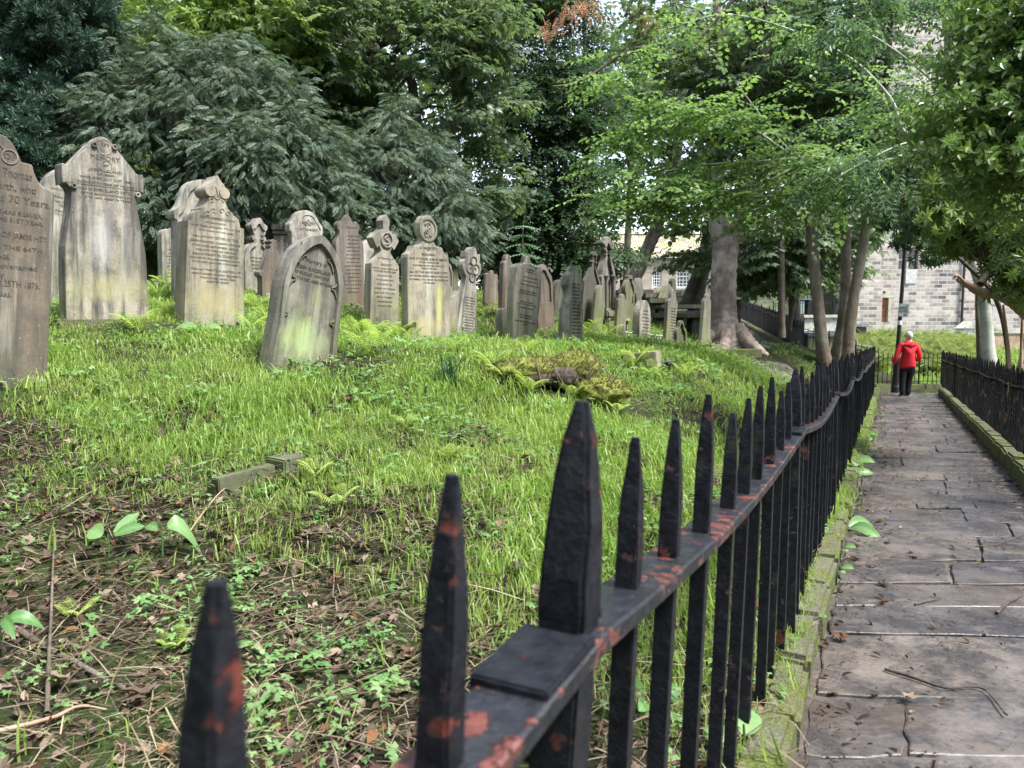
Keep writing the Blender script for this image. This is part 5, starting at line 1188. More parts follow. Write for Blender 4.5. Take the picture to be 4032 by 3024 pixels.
for q, n in (([(3480,560,9),(3350,640,9),(3230,730,9)],70),([(3450,130,9),(3300,90,9),(3180,130,9)],70),([(3500,700,9),(3430,760,9),(3350,760,9)],40)): layer(q, n, .16, M['ash'], T_ASH, 1.0, t, 'leaf_spray', .6)
finish(t)
# white trunk
t = tree('birch_tree', 'smooth white-barked birch trunk rising above the rhododendron', P(3905,1450,17))
tp = [(3905,1470,17,34),(3893,1400,17,26),(3886,1300,17,22),(3868,1150,17,20),(3800,950,17,17),(3748,780,17,15),(3738,600,17,15),(3733,300,17,15),(3735,100,17,15),(3740,-60,17,14)]
trunk('trunk', tp, M['wbark'], t, 14, .02, .01, seed=70)
trunk('branch_stub', [(3733,340,17,5),(3715,325,16.9,5),(3700,318,16.9,3)], M['wbark'], t, 7)
bm = bmesh.new()
for u,v in ((3738,108),(3733,325),(3738,440)):
    p = P(u,v,16.93); blob(bm, p, .05, .2, 1, (1,.5,.7))
bm_obj('bark_knots', bm, M['dbark'], t)
crown('crown', [(3640,-20,16,190,80,.8),(3800,-40,16,160,80,.8)], 40, 10, T_LIME, .9, M['ash'], t, .35, .3); finish(t)
# right-hand trunk
t = tree('beech_tree', 'thin brown stem close beside the pale trunk behind the right railings', P(3862,1440,17.4))
trunk('stem', [(3862,1440,17.4,16),(3858,1350,17.4,13),(3852,1250,17.4,11),(3850,1100,17.4,10)], M['bark'], t, 10, .05)
crown('crown', [(3660,760,18,150,130,1.0),(3540,520,19,110,120,1.0),(3850,760,18,90,130,1)], 80, 10, T_SYC, .95, M['lime'], t, .42, .4); finish(t)
# rhododendron
t = tree('rhododendron_bush', 'sprawling rhododendron with pale whorled leaves and peeling pink limbs over the right railings', P(3950,1460,9), 'shrub')
for k, q in enumerate((((4180,1330,8.6,34),(4060,1240,8.6,30),(3990,1190,8.6,24),(3930,1160,8.5,21),(3860,1150,8.4,17),(3800,1115,8.3,12),(3770,1100,8.3,9)),((3860,1120,8.4,14),(3890,1080,8.5,12),(3920,1050,8.7,11),(3980,960,8.8,9)),((3985,1190,8.6,16),(4000,1120,8.6,10),(3990,1070,8.6,8)),((3800,1115,8.3,7),(3770,1085,8.1,5),(3755,1095,8.1,4)))):
    trunk('limb', q, M['limb'], t, 12, .1, .05, seed=80+k)
for k, q in enumerate((((3975,1450,8.8,7),(3968,1350,8.8,6),(3958,1260,8.8,5),(3950,1200,8.8,4)),((4020,1470,8.9,6),(4022,1350,8.9,6),(4026,1250,8.9,5)),((4010,1450,9,7),(4035,1350,9,7),(4045,1280,9,6)))):
    trunk('stem', q, M['straw'] if False else M['limb'], t, 8, .05, 0, seed=90+k)
cs = crown('crown', [(3830,760,9,170,130,.7),(3950,860,8.6,170,170,.7),(3770,930,9,90,80,.5),(3890,960,9,140,80,.5),(4020,1060,8.4,110,150,.5),(3790,990,9,90,50,.4),(4030,1150,8.9,40,60,.3),(3720,900,8.6,40,40,.3)], 210, 10, T_WH, .78, M['rhodo'], t, .2, .0, .9, .3, .8, .6)
limbs('branches', [(4060,1240,8.6,0),(3990,1190,8.6,0),(3930,1160,8.5,0),(3860,1130,8.4,0),(3900,1060,8.6,0)], cs, M['bark'], t, .008, 3); finish(t)
# lower foliage strays against the church
t = tree('rhododendron_bush', 'thin dark rhododendron sprigs hanging before the church wall left of the lamp post', P(3600,1480,12), 'shrub')
crown('crown', [(3600,700,12,100,120,.4),(3650,860,11.5,110,110,.4),(3590,950,11.5,80,50,.3),(3480,870,12,90,60,.3),(3680,1010,11,90,50,.3),(3420,700,12.5,80,90,.3)], 130, 5, T_WH, .75, M['lime'], t, .18, .1, .8, .2)
trunk('stem', [(3990,1560,12,10),(3930,1200,12,9),(3760,1000,11.6,7),(3640,880,11.5,5),(3560,780,11.8,4),(3470,860,12,3)], M['dbark'], t, 7)
finish(t)
# holly
t = tree('holly_tree', 'glossy-leaved holly filling the top right corner, closest foliage', P(4050,1470,6.2))
tp = [(4230,1700,6.4,30),(4200,1000,6.4,26),(4120,500,6.3,20),(4060,100,6.3,12)]
trunk('trunk', tp, M['dbark'], t)
cs = crown('crown', [(3970,260,6.2,120,240,.5),(4020,560,6.2,130,180,.4),(3930,560,6,100,110,.35),(3980,60,6.3,120,130,.5),(4030,780,6.2,90,90,.3),(4060,300,6.2,110,400,.5)], 170, 9, T_HOLLY, 1.0, M['holly'], t, .17, .1, .9, .3, .8, .6)
cs2 = crown('crown', [(3780,440,6,110,60,.25),(3700,520,6,90,50,.25),(3820,560,6,80,80,.25),(3860,200,6.3,60,120,.3),(3780,320,6.2,60,40,.2),(3760,640,6,60,40,.2)], 42, 7, T_HOLLY, .95, M['holly'], t, .14, .1, .9, .3, .8, .6)
limbs('branches', tp, cs, M['bark'], t, .006, 3); limbs('branches', tp, cs2, M['bark'], t, .004, 1); finish(t)
# dead seed clusters on the lime
t = tree('seed_cluster_branch', 'brown hanging seed clusters on a bare branch at the top centre', P(2300,1200,16), 'branch')
trunk('branch', [(2920,-40,15,8),(2700,190,15,7),(2500,190,15,6),(2350,280,15,5),(2250,330,15,4),(2180,340,15,3)], M['bark'], t, 7)
layer([(2140,130,15),(2200,80,15),(2260,20,15),(2330,10,15),(2380,60,15)], 90, .13, M['key'], T_ASH, .55, t, 'seed_clusters', 1.4); layer([(2480,30,15),(2540,60,15),(2560,110,15)], 30, .12, M['key'], T_ASH, .5, t, 'seed_clusters', 1.4)
finish(t)
# wood behind everything
def mass(name, ells, n, T, size, mat, label, cat, hollow=.2, up=.8):
    V, Q, r_ = [], [], []; o = 0; tot = sum(e[3]*e[4] for e in ells)
    for e in ells:
        s = px(e[2]); m = int(n*e[3]*e[4]/tot); c = np.array(P(*e[:3])); rad = np.array([e[3]*s, e[5], e[4]*s])
        ncl = max(4, m//14); d = rng.normal(size=(ncl,3)); d /= np.linalg.norm(d,axis=1)[:,None]; cc = c+d*(rng.random(ncl)**.4)[:,None]*rad
        p = cc[rng.integers(0,ncl,m)]+rng.normal(size=(m,3))*size*.55
        dd = rng.normal(size=(m,3))*np.array([1,1,.5]); dd[:,2] -= .3
        v, q, r = instance(T, p, frames(dd, up), size*(.6+.7*rng.random(m)), None, .5); V.append(v); Q.append(q+o); r_.append(r); o += len(v)
    return link(name, np_mesh(name, np.vstack(V), np.vstack(Q), np.concatenate(r_), [mat]), None, None)
w = mass('far_wood', [(200,300,45,700,700,5),(900,400,45,600,650,5),(1500,350,46,500,600,5),(1850,200,48,200,300,5),(400,950,44,800,300,4),(1300,1000,44,500,200,4),(2600,740,66,420,110,3),(3150,800,62,200,200,3)], 7000, T_FAR, 1.15, M['wood'], '', '')
tag(w, 'green mass of distant woodland foliage closing the view behind the churchyard trees', 'woodland', kind='stuff')
w2 = mass('far_wood', [(3240,1120,58,110,80,2),(3130,1150,60,120,40,2),(3330,1100,56,60,80,1.5)], 500, T_FAR, .8, M['sycb'], '', '')
tag(w2, 'yellow-green garden bushes between the far railings and the church buttress', 'bushes', kind='stuff')
k = 0
for u, Y, w_, le, nm in ((1250,34,13,-60,'leaning left'),(1380,30,10,40,'between the yews'),(1960,34,12,30,'left of the dark lime'),(2330,36,12,-30,'right of the dark lime'),(2460,40,14,60,'near the schoolhouse end'),(3000,40,15,20,'behind the drooping sycamore')):
    t = tree('woodland_tree', 'dark background trunk '+nm, P(u,1200,Y)); trunk('trunk', [(u,1240,Y,w_),(u+le*.3,800,Y,w_*.9),(u+le*.7,400,Y,w_*.8),(u+le,0,Y,w_*.6)], M['dbark'], t, 9)
    if u < 2900: crown('crown', [(u+le*.6,280,Y,180,240,2)], 30, 9, T_FAR, .45, M['syc'], t, .8, .4, .6, .3); finish(t); k += 1
# unseen foliage added behind the camera, blocking low sky light and reflections
Vb, Qb, Rb, ob_ = [], [], [], 0
for k in range(34):
    a = math.pi+ (k/33-.5)*math.pi*1.25; rad = 15+rng.random()*7; c = np.array([rad*math.sin(a)+1, rad*math.cos(a), 5.0+rng.random()*3]); m = 420
    d = rng.normal(size=(m,3)); d /= np.linalg.norm(d,axis=1)[:,None]; p_ = c+d*(rng.random(m)**.35)[:,None]*np.array([2.6,2.0,5.5])
    v_, q_, r_ = instance(T_FAR, p_, frames(rng.normal(size=(m,3))), 1.5*(.7+.6*rng.random(m)), None, .5); Vb.append(v_); Qb.append(q_+ob_); Rb.append(r_); ob_ += len(v_)
tag(link('sky_block_belt', np_mesh('sky_block_belt', np.vstack(Vb), np.vstack(Qb), np.concatenate(Rb), [M['wood']])), 'unseen belt of foliage added behind the camera to block low sky light', 'woodland', kind='stuff')
# rowan sapling in front of the dark lime
t = tree('rowan_sapling', 'slim sapling with blue-green paired leaflets against the dark lime', hit(2060,1300,9,16), 'sapling')
trunk('stem', [(2052,1330,12.5,3),(2054,1150,12.5,2.6),(2058,950,12.5,2),(2062,870,12.5,1)], M['bark'], t, 6)
V0 = []; Q0 = []; r0 = []; o0 = 0
for v, n in ((890,5),(925,6),(960,6),(1000,7),(1035,5)):
    p = np.array(P(2059, v, 12.5)); a = rng.random(n)*6.28; d = np.stack([np.cos(a), np.sin(a)*.8, np.full(n,.02)], axis=1)
    v_, q_, r_ = instance(T_ASH, np.repeat(p[None],n,0), frames(d,.15), np.full(n,.75), None, .4); V0.append(v_); Q0.append(q_+o0); r0.append(r_); o0 += len(v_)
link('leaves', np_mesh('leaves', np.vstack(V0), np.vstack(Q0), np.concatenate(r0), [leaf_mat('rowan_leaves', [(.14,.26,.17),(.22,.34,.25),(.3,.42,.32)], .25, .4, .5)]), None, t); finish(t)
# ------------------------------------------------------------------ grass, litter, small plants
def scatter(n, box_, keep):
    x0,x1,y0,y1 = box_; x = rng.uniform(x0,x1,n); y = y0+(y1-y0)*rng.random(n)**1.0; k = keep(x,y); x, y = x[k], y[k]
    return np.stack([x, y, H(x,y)], axis=1)
def vnoise(x, y, f, s=0):
    return .5+.25*(np.sin(x*f+1.3*np.sin(y*f*.7+s)+s)+np.sin(y*f*1.2+1.7*np.sin(x*f*.6-s)+2*s))
def blade_tuft(n=9, h=.12, w=.006, sp=.03):
    out = []
    for k in range(n):
        a = rnd.uniform(0,6.28); b = np.array((rnd.gauss(0,sp), rnd.gauss(0,sp), -.01)); hh = h*rnd.uniform(.5,1.2); l = rnd.uniform(.15,.7); d = np.array((math.cos(a),math.sin(a),0)); s = np.array((-d[1],d[0],0))*w*rnd.uniform(.6,1.2)
        p0, p1, p2, p3 = b, b+d*hh*l*.12+np.array((0,0,hh*.4)), b+d*hh*l*.45+np.array((0,0,hh*.75)), b+d*hh*l+np.array((0,0,hh*(1-.25*l)))
        out.append([p0-s, p0+s, p1+s*.9, p1-s*.9, p1-s*.9, p1+s*.9, p2+s*.6, p2-s*.6, p2-s*.6, p2+s*.6, p3+s*.05, p3-s*.05])
    return tmpl(out)
def upframes(n, tilt=.15):
    a = rng.random(n)*6.28; Z = np.stack([rng.normal(size=n)*tilt, rng.normal(size=n)*tilt, np.ones(n)], axis=1); Z /= np.linalg.norm(Z,axis=1)[:,None]
    X = np.stack([np.cos(a),np.sin(a),np.zeros(n)],axis=1); X -= Z*(X*Z).sum(1)[:,None]; X /= np.linalg.norm(X,axis=1)[:,None]; return np.stack([X, np.cross(Z,X), Z], axis=1)
def multi(name, Ts, pts, size, mat, tilt=.15, spread=.6, base=None):
    V, Q, r_, o = [], [], [], 0; idx = rng.integers(0, len(Ts), len(pts))
    for i, T in enumerate(Ts):
        m = idx == i
        if not m.any(): continue
        s = (size[m] if isinstance(size, np.ndarray) else np.full(m.sum(), size))*(.65+.7*rng.random(m.sum()))
        v, q, r = instance(T, pts[m], upframes(m.sum(), tilt), s, None if base is None else base[m], spread); V.append(v); Q.append(q+o); r_.append(r); o += len(v)
    return link(name, np_mesh(name, np.vstack(V), np.vstack(Q), np.concatenate(r_), [mat]), None, None)
def inview(x, y, m=80):
    u, v = project(np.stack([x, y, H(x,y)], axis=1)); return (u > -m) & (u < 4032+m) & (v < 3024+m*2)
def bare(x, y):                               # how bare the ground is: 1 = leaf litter, 0 = full grass
    u, v = project(np.stack([x, y, H(x,y)], axis=1))
    b = _sm(1800, 2250, v+ (900-u)*.42+ 420*(vnoise(x,y,3.1,1)-.5))
    b = np.maximum(b, _sm(350, 0, u)*_sm(1540, 1750, v))
    b = np.maximum(b, .8*_sm(.66,.84,vnoise(x,y,2.3,4))*(v > 1400)); b = np.maximum(b, .55*_sm(.6,.8,vnoise(x,y,6.1,9)))
    d1 = np.hypot(x-P(2870,1390,15.2).x, (y-15)); b = np.maximum(b, 1-_sm(.9, 1.9, d1))
    d2 = np.hypot(x-P(3290,1440,15.5).x, (y-15.3)); b = np.maximum(b, 1-_sm(.5, 1.1, d2))
    b = np.maximum(b, _sm(17, 19, y)*.8*((x > -3))); b = np.maximum(b, 1.2*_sm(15.6, 16.8, y)*((x > 3.6)))
    for uu, vv, rr_ in ((1130,1850,.16),(1000,1900,.13),(880,1960,.13),(2110,1520,.3),(2300,1540,.25),(600,1290,.3),(2540,1440,.2)):
        q_ = hit(uu, vv); b = np.maximum(b, 1-_sm(rr_*.6, rr_*1.2, np.hypot(x-q_.x, y-q_.y)))
    for uu, vv in ((1199,1446),(432,1275),(847,1300),(1695,1356),(1515,1310),(2063,1368),(2262,1364),(2536,1370),(2638,1374),(40,1560),(1838,1334)):
        q_ = hit(uu, vv); b = np.maximum(b, .8*(1-_sm(.12, .45, np.hypot(x-q_.x, y-q_.y))))
    d4 = np.hypot(x-hit(3060,1470).x, (y-hit(3060,1470).y)*.35); b = np.maximum(b, 1-_sm(.3,.6,d4))
    return b
def left_side(x, y): return (x-edge(y)) < -.1
def g_keep(x, y):
    k = left_side(x,y) & inview(x,y); b = bare(x,y); return k & (rng.random(len(x)) > .08+.9*b)
G1 = [blade_tuft(9,.055,.003,.04), blade_tuft(10,.07,.0032,.045), blade_tuft(8,.1,.0032,.045)]
G2 = [blade_tuft(9,.06,.005,.08), blade_tuft(9,.075,.0055,.08)]
V_, Q_, R_, o_ = [], [], [], 0
for (bx, n, Ts, sz) in (((-4,3,1.6,6.5),30000,G1,1.0),((-7,7,6.5,11),26000,G2,1.0),((-10,12,11,20),30000,G2,1.1)):
    p = scatter(n, bx, g_keep); idx = rng.integers(0, len(Ts), len(p))
    tone = np.clip(.35*vnoise(p[:,0],p[:,1],1.9,2)+.3*vnoise(p[:,0],p[:,1],5.2,8)+.45*rng.random(len(p))-.05, 0, 1)
    tall = .7+.7*vnoise(p[:,0],p[:,1],2.7,7)
    for i, T in enumerate(Ts):
        m = idx == i; v,q,r = instance(T, p[m], upframes(m.sum(),.2), sz*tall[m]*(.6+.7*rng.random(m.sum())), tone[m], .5); V_.append(v); Q_.append(q+o_); R_.append(r); o_ += len(v)
tag(link('grass', np_mesh('grass', np.vstack(V_), np.vstack(Q_), np.concatenate(R_), [M['grass']]), None, None), 'bright green uneven grass growing between the gravestones', 'grass', kind='stuff')
# grass on the kerb verge and beyond the end railings
def v_keep(x, y):
    e = x-edge(y); return inview(x,y) & (((e > -.32) & (e < -.02) & (vnoise(x,y,4,3) > .3)) | ((e > 1.8) & (y < 21) & (rng.random(len(x)) > .6)))
p = scatter(60000, (-.5,14,1.2,21), v_keep); p[:,2] = np.maximum(p[:,2], pathz(p[:,1])+.1)
tag(multi('verge_grass', G1, p, .8, M['grass']), 'tufts of grass fringing the kerb along the railings', 'grass', kind='stuff')
p = scatter(14000, (6,26,23,52), lambda x,y: inview(x,y) & (x > .42*y-.5) & (vnoise(x,y,.5,2) > .42))
tag(multi('far_grass', G2, p, 2.6, M['grass']), 'patchy bright grass below the church wall and chest tombs', 'grass', kind='stuff')
# ground weeds: three-lobed little leaves
def weed_t(n=5, r=.05, leaf=.028):
    out = []
    for k in range(n):
        a = rnd.uniform(0,6.28); c = np.array((math.cos(a)*r*rnd.uniform(.3,1), math.sin(a)*r*rnd.uniform(.3,1), rnd.uniform(.02,.07))); q = []
        for da in (0,1.1,-1.1): q += diamond(c, (math.cos(a+da),math.sin(a+da),rnd.uniform(-.3,.1)), (0,0,1), leaf*rnd.uniform(.8,1.2), leaf*.7)
        out.append(q)
    return tmpl(out)
WT = [weed_t(5,.05,.02), weed_t(6,.06,.024), weed_t(4,.05,.017)]
def w_keep(x, y): return left_side(x,y) & inview(x,y) & (rng.random(len(x)) < .12+.5*(vnoise(x,y,3.3,5) > .6))
V_ = np.vstack([scatter(5500,(-3.5,2.5,1.5,5.5),w_keep), scatter(14000,(-8,8,5.5,15),w_keep)])
tag(multi('ground_weeds', WT, V_, np.where(V_[:,1] > 5.5, 1.5, 1.0), M['weed'], .25), 'scattered small pale-green lobed weeds among grass and litter', 'weeds', kind='stuff')
# fallen leaves
def dead_t(L=.07):
    out = []
    for j in range(1):
        q = []; c = np.array((0,0,.01))
        for da, ll in ((0,1),(.85,.8),(-.85,.8),(1.7,.5),(-1.7,.5)): q += diamond(c, (math.cos(da),math.sin(da),rnd.uniform(-.1,.5)), (rnd.gauss(0,.2),rnd.gauss(0,.2),1), L*ll, L*.5, rnd.uniform(-.3,.4))
        out.append(q)
    return tmpl(out)
def ovate_t(L=.05): return tmpl([hexleaf((-L/2,0,.01), (1,0,.1), (0,.2,1), L, L*.5, rnd.uniform(.1,.5), rnd.uniform(-.3,.4))])
DT = [dead_t(.055), dead_t(.065), ovate_t(), ovate_t(.06), ovate_t(.035), ovate_t(.04), ovate_t(.05), ovate_t(.07)]
def d_keep(x, y):
    b = bare(x,y); return left_side(x,y) & inview(x,y) & (rng.random(len(x)) < .06+.9*b)
p = np.vstack([scatter(15000,(-3.5,2.5,1.3,6),d_keep), scatter(2500,(-8,8,6,18),d_keep)])
p[:,2] += rng.random(len(p))*.035
tag(multi('leaf_litter', DT, p, .72, M['dead'], .5, .9), 'brown and tan fallen leaves covering bare soil in the foreground', 'leaf litter', kind='stuff')
def pl_keep(x, y):
    e = x-edge(y); k = (e > .02) & (e < 1.6) & (y < 21.4) & inview(x,y)
    return k & (rng.random(len(x)) < .05+1.0*np.exp(-(e-.02)/.14)+.9*np.exp(-(1.58-e)/.11))
p = scatter(60000, (0,12.5,1.5,21.4), pl_keep); p[:,2] = pathz(p[:,1])+.006
tag(multi('path_litter', DT[1:], p, .62, M['dead'], .35, .9), 'fallen leaves gathered along both edges of the flagged path', 'leaf litter', kind='stuff')
# crumbs of soil and bark on the path
def crumb(n=4):
    out = []
    for k in range(n):
        a = rnd.uniform(0,3.14); out.append(diamond((rnd.gauss(0,.04),rnd.gauss(0,.04),.006), (math.cos(a),math.sin(a),rnd.uniform(-.2,.3)), (0,0,1), rnd.uniform(.008,.03), .006, .3))
    return tmpl(out)
p = scatter(60000, (0,12.5,1.5,16), lambda x,y: (x-edge(y) > .02)&(x-edge(y) < 1.58)&inview(x,y)&(rng.random(len(x)) < .1+.9*np.exp(-(x-edge(y))/.12)+.7*(vnoise(x,y,5,3) > .8))); p[:,2] = pathz(p[:,1])+.004
dk = leaf_mat('soil_crumbs', [(.02,.015,.012),(.05,.035,.025),(.1,.07,.05)], .02, .9, .1)
tag(multi('path_debris', [crumb(),crumb(5)], p, 1.0, dk, .2), 'dark crumbs of bark and soil strewn over the wet flags', 'debris', kind='stuff')
# straw and twigs
def straw_t(L=.25, w=.0014):
    out = []
    for k in range(3):
        a = rnd.uniform(0,6.28); c = np.array((rnd.gauss(0,.05),rnd.gauss(0,.05),.012+rnd.random()*.02)); d = np.array((math.cos(a),math.sin(a),rnd.uniform(-.02,.16))); s = np.array((-d[1],d[0],0))*w; l = L*rnd.uniform(.4,1); m = c+d*l*.5+np.array((0,0,rnd.uniform(0,.015)))+s*rnd.gauss(0,2); e = c+d*l
        out.append([c-s,c+s,m+s,m-s, m-s,m+s,e+s*.5,e-s*.5])
    return tmpl(out)
ST = [straw_t(), straw_t(.14,.0013), straw_t(.1,.0012), straw_t(.24,.0022)]
p = np.vstack([scatter(9500,(-3.5,2.5,1.3,6),lambda x,y: left_side(x,y)&inview(x,y)&(rng.random(len(x)) < .22+.6*bare(x,y))), scatter(5000,(-8,8,5,14),lambda x,y: left_side(x,y)&inview(x,y))]); 
tag(multi('dry_stalks', ST, p, 1.0, M['straw'], .12, .8), 'dry straw and broken stalks lying across the soil', 'stalks', kind='stuff')
p = scatter(600, (0,12.5,1.5,14), lambda x,y: (x-edge(y) > .05)&(x-edge(y) < 1.55)&inview(x,y)&(rng.random(len(x)) < .5)); p[:,2] = pathz(p[:,1])
tag(multi('path_twigs', [straw_t(.14,.002),straw_t(.22,.0022)], p, 1.0, leaf_mat('twigs', [(.03,.02,.015),(.08,.055,.04),(.16,.12,.09)], .03, .8, .2), .03, .8), 'thin dark twigs scattered on the flagged path', 'twigs', kind='stuff')
# sticks one can tell apart
def stick(label, pts, r, mat='bark', name='fallen_stick', lift=.02):
    q = []
    for i, (u, v) in enumerate(pts):
        p = hit(u, v, 1.2, 12); e = p.x-edge(p.y)
        if 0 < e < 1.6: p.z = pathz(p.y)
        q.append((p.x, p.y, p.z+lift, r*(1-.6*i/len(pts))))
    V, Q = tube_np(cr(q, 8), 7, .12, 0, len(label)); return tag(link(name, np_mesh(name, V, Q, None, [M[mat]], True)), label, 'stick')
stick('thick pale broken branch lying across the litter at lower left', [(60,2500),(180,2580),(300,2640),(440,2720),(540,2770)], .014, 'bark')
stick('thin dark bramble stem arching over the bottom left corner', [(0,2945),(120,2920),(230,2890),(300,2860),(360,2840)], .008, 'limb', lift=.05)
stick('long grey-green upright stalk near the bottom left', [(190,2900),(195,2700),(205,2500),(210,2350),(215,2190)], .008, 'bark', lift=.06)
stick('pale bent straw stalk with a sharp elbow in the left foreground', [(895,2222),(960,2320),(1030,2410),(1075,2470),(900,2470),(580,2468)], .006, 'straw', 'bent_stalk', .05)
stick('thin straight brown stalk leaning up beside the grave kerb', [(735,2175),(800,2080),(860,2000),(910,1955)], .005, 'limb', lift=.06)
stick('long dry stalk lying left of the bent straw stalk', [(400,2110),(560,2180),(700,2220),(820,2230)], .005, 'straw', lift=.03)
stick('long curving twig lying across the nearest flagstones', [(3480,2720),(3600,2760),(3720,2790),(3860,2800),(3960,2900)], .007, 'dbark', 'fallen_twig', .012)
stick('forked dark twig near the right edge of the path', [(3920,2480),(3960,2450),(4000,2420),(4030,2400)], .008, 'dbark', 'fallen_twig', .015)
stick('short twig lying crosswise in the middle of the path', [(3600,2440),(3640,2430),(3700,2425)], .006, 'dbark', 'fallen_twig', .012)
stick('slim twig at the right side of the path beyond the forked one', [(3840,2200),(3920,2195),(4032,2150)], .005, 'dbark', 'fallen_twig', .012)
# ferns
def frond(L=.42, n=15, w=.13, az=0.0, rise=.9):
    out = []; c, s = math.cos(az), math.sin(az); 
    def pt(t): r = L*t*.85; z = L*((rise+.55)*t-.8*t*t); return np.array((c*r, s*r, z))
    for k in range(n):
        t = .16+.82*k/n; p = pt(t); ww = w*math.sin(math.pi*min(1,(t*.95+.12)))**.8
        for sg in (1,-1):
            d = np.array((-s*sg+c*.35, c*sg+s*.35, -.15)); out.append(diamond(p, d, (0,0,1), ww, L*.055, .1, .3))
    a = [pt(t) for t in (0,.35,.7,1)]; sd = np.array((-s,c,0))*.003
    for p0, p1 in zip(a, a[1:]): out.append([p0-sd,p0+sd,p1+sd*.6,p1-sd*.6])
    return out
def fern_mesh(n, L, seed):
    global rnd
    rnd = random.Random(seed); q = []
    for k in range(n): q += frond(L*rnd.uniform(.7,1.1), 15, L*.3, 6.28*k/n+rnd.uniform(-.4,.4), rnd.uniform(.7,1.1))
    V, Q, I = tmpl(q); return np_mesh('fern', V, Q, rng.random(I.max()+1)[I], [M['fern']])
FM = [fern_mesh(5,.42,1), fern_mesh(4,.4,2), fern_mesh(6,.36,3)]
FERN = [(550,1325,1.0,'in the grass before the gabled stone plinth'),(1000,1225,.9,'right of the thick crested stone'),(1045,1270,.9,'at the foot of the red-footed gabled stone'),(1085,1330,.8,'just left of the leaning lancet stone'),(980,1310,.9,'in the grass between the crested and lancet stones'),
 (1395,1330,.9,'right of the leaning lancet stone'),(1455,1400,1.0,'low in front of the cross-headed stone'),(1500,1350,1.0,'under the cross-headed gravestone'),(1570,1340,1.0,'between the cross and disc-headed stones'),(1440,1335,.9,'left of the cross-headed base'),
 (1610,1350,.8,'against the left foot of the disc-headed stone'),(1905,1250,1.0,'in the gap right of the quatrefoil stone'),(1945,1235,.9,'below the fluted brown stone'),(1790,1400,.7,'in grass below the disc-headed stone'),(2155,1360,.8,'between the scalloped and scroll-sided stones'),
 (2330,1320,1.0,'in front of the black-faced gabled stone'),(2385,1335,1.1,'below the tall gothic monument'),(2310,1350,.8,'right of the scroll-sided stone foot'),(1945,1470,.8,'left end of the mossy stump'),(1985,1510,.7,'on the near left flank of the mossy stump'),
 (2085,1560,.8,'growing up the front of the mossy stump'),(2265,1580,.6,'at the right shoulder of the mossy stump'),(2500,1450,.9,'against the left face of the tilted block'),(2570,1500,.8,'in front of the tilted block'),(2700,1500,.8,'right of the tilted block in open grass'),
 (3060,1590,.5,'in the grass near the second tall railing post'),(1770,1830,.5,'alone in mid-grass above the grave kerb'),(1240,1900,.5,'right of the grave kerb end block'),(1330,2030,.55,'left of the second spike in thin grass'),(2430,1640,.7,'below the splinters of the stump'),
 (670,1150,1.1,'behind the thick crested stone on the left'),(625,1180,1.0,'far left between the gabled and crested stones'),(690,1260,.8,'at the left foot of the crested stone'),(2080,1400,.6,'at the foot of the triple-scalloped stone'),(1600,1700,.45,'short tuft in mid-grass left of centre'),(690,2600,.35,'tiny pale one in the litter behind the first spike'),(300,2480,.35,'tiny one in the leaf litter at far left')]
for i, (u, v, s, lab) in enumerate(FERN):
    o = bpy.data.objects.new('fern', FM[i % 3]); C.objects.link(o); o.location = hit(u, v, 1.2, 16); o.location.z += .03; o.scale = (s*.85,)*3; o.rotation_euler = (random.uniform(-.1,.1),random.uniform(-.1,.1),random.uniform(0,6.28))
    tag(o, 'yellow-green fern '+lab, 'fern', 'ferns in the churchyard grass')
# bracken beyond the end railings
def br_keep(x, y):
    u, v = project(np.stack([x,y,H(x,y)],axis=1)); return ((u > 3380)&(u < 3560)&(v > 1340)&(v < 1460)) | ((u > 3600)&(u < 3860)&(v > 1350)&(v < 1480)) | ((u > 3560)&(u < 3700)&(v > 1400)&(v < 1440))
FB = [(lambda q: tmpl(q))(frond(.9,13,.26,0,.9)+frond(.8,13,.24,1.5,1.0)+frond(.8,12,.22,3.2,.8)+frond(.7,12,.22,4.6,.9)) for k in range(2)]
p = scatter(5200, (8,22,22.6,44), br_keep)
tag(multi('bracken', FB, p, .75, M['bracken'], .2), 'browning bracken thicket behind the open railings at the path end', 'bracken', kind='stuff')
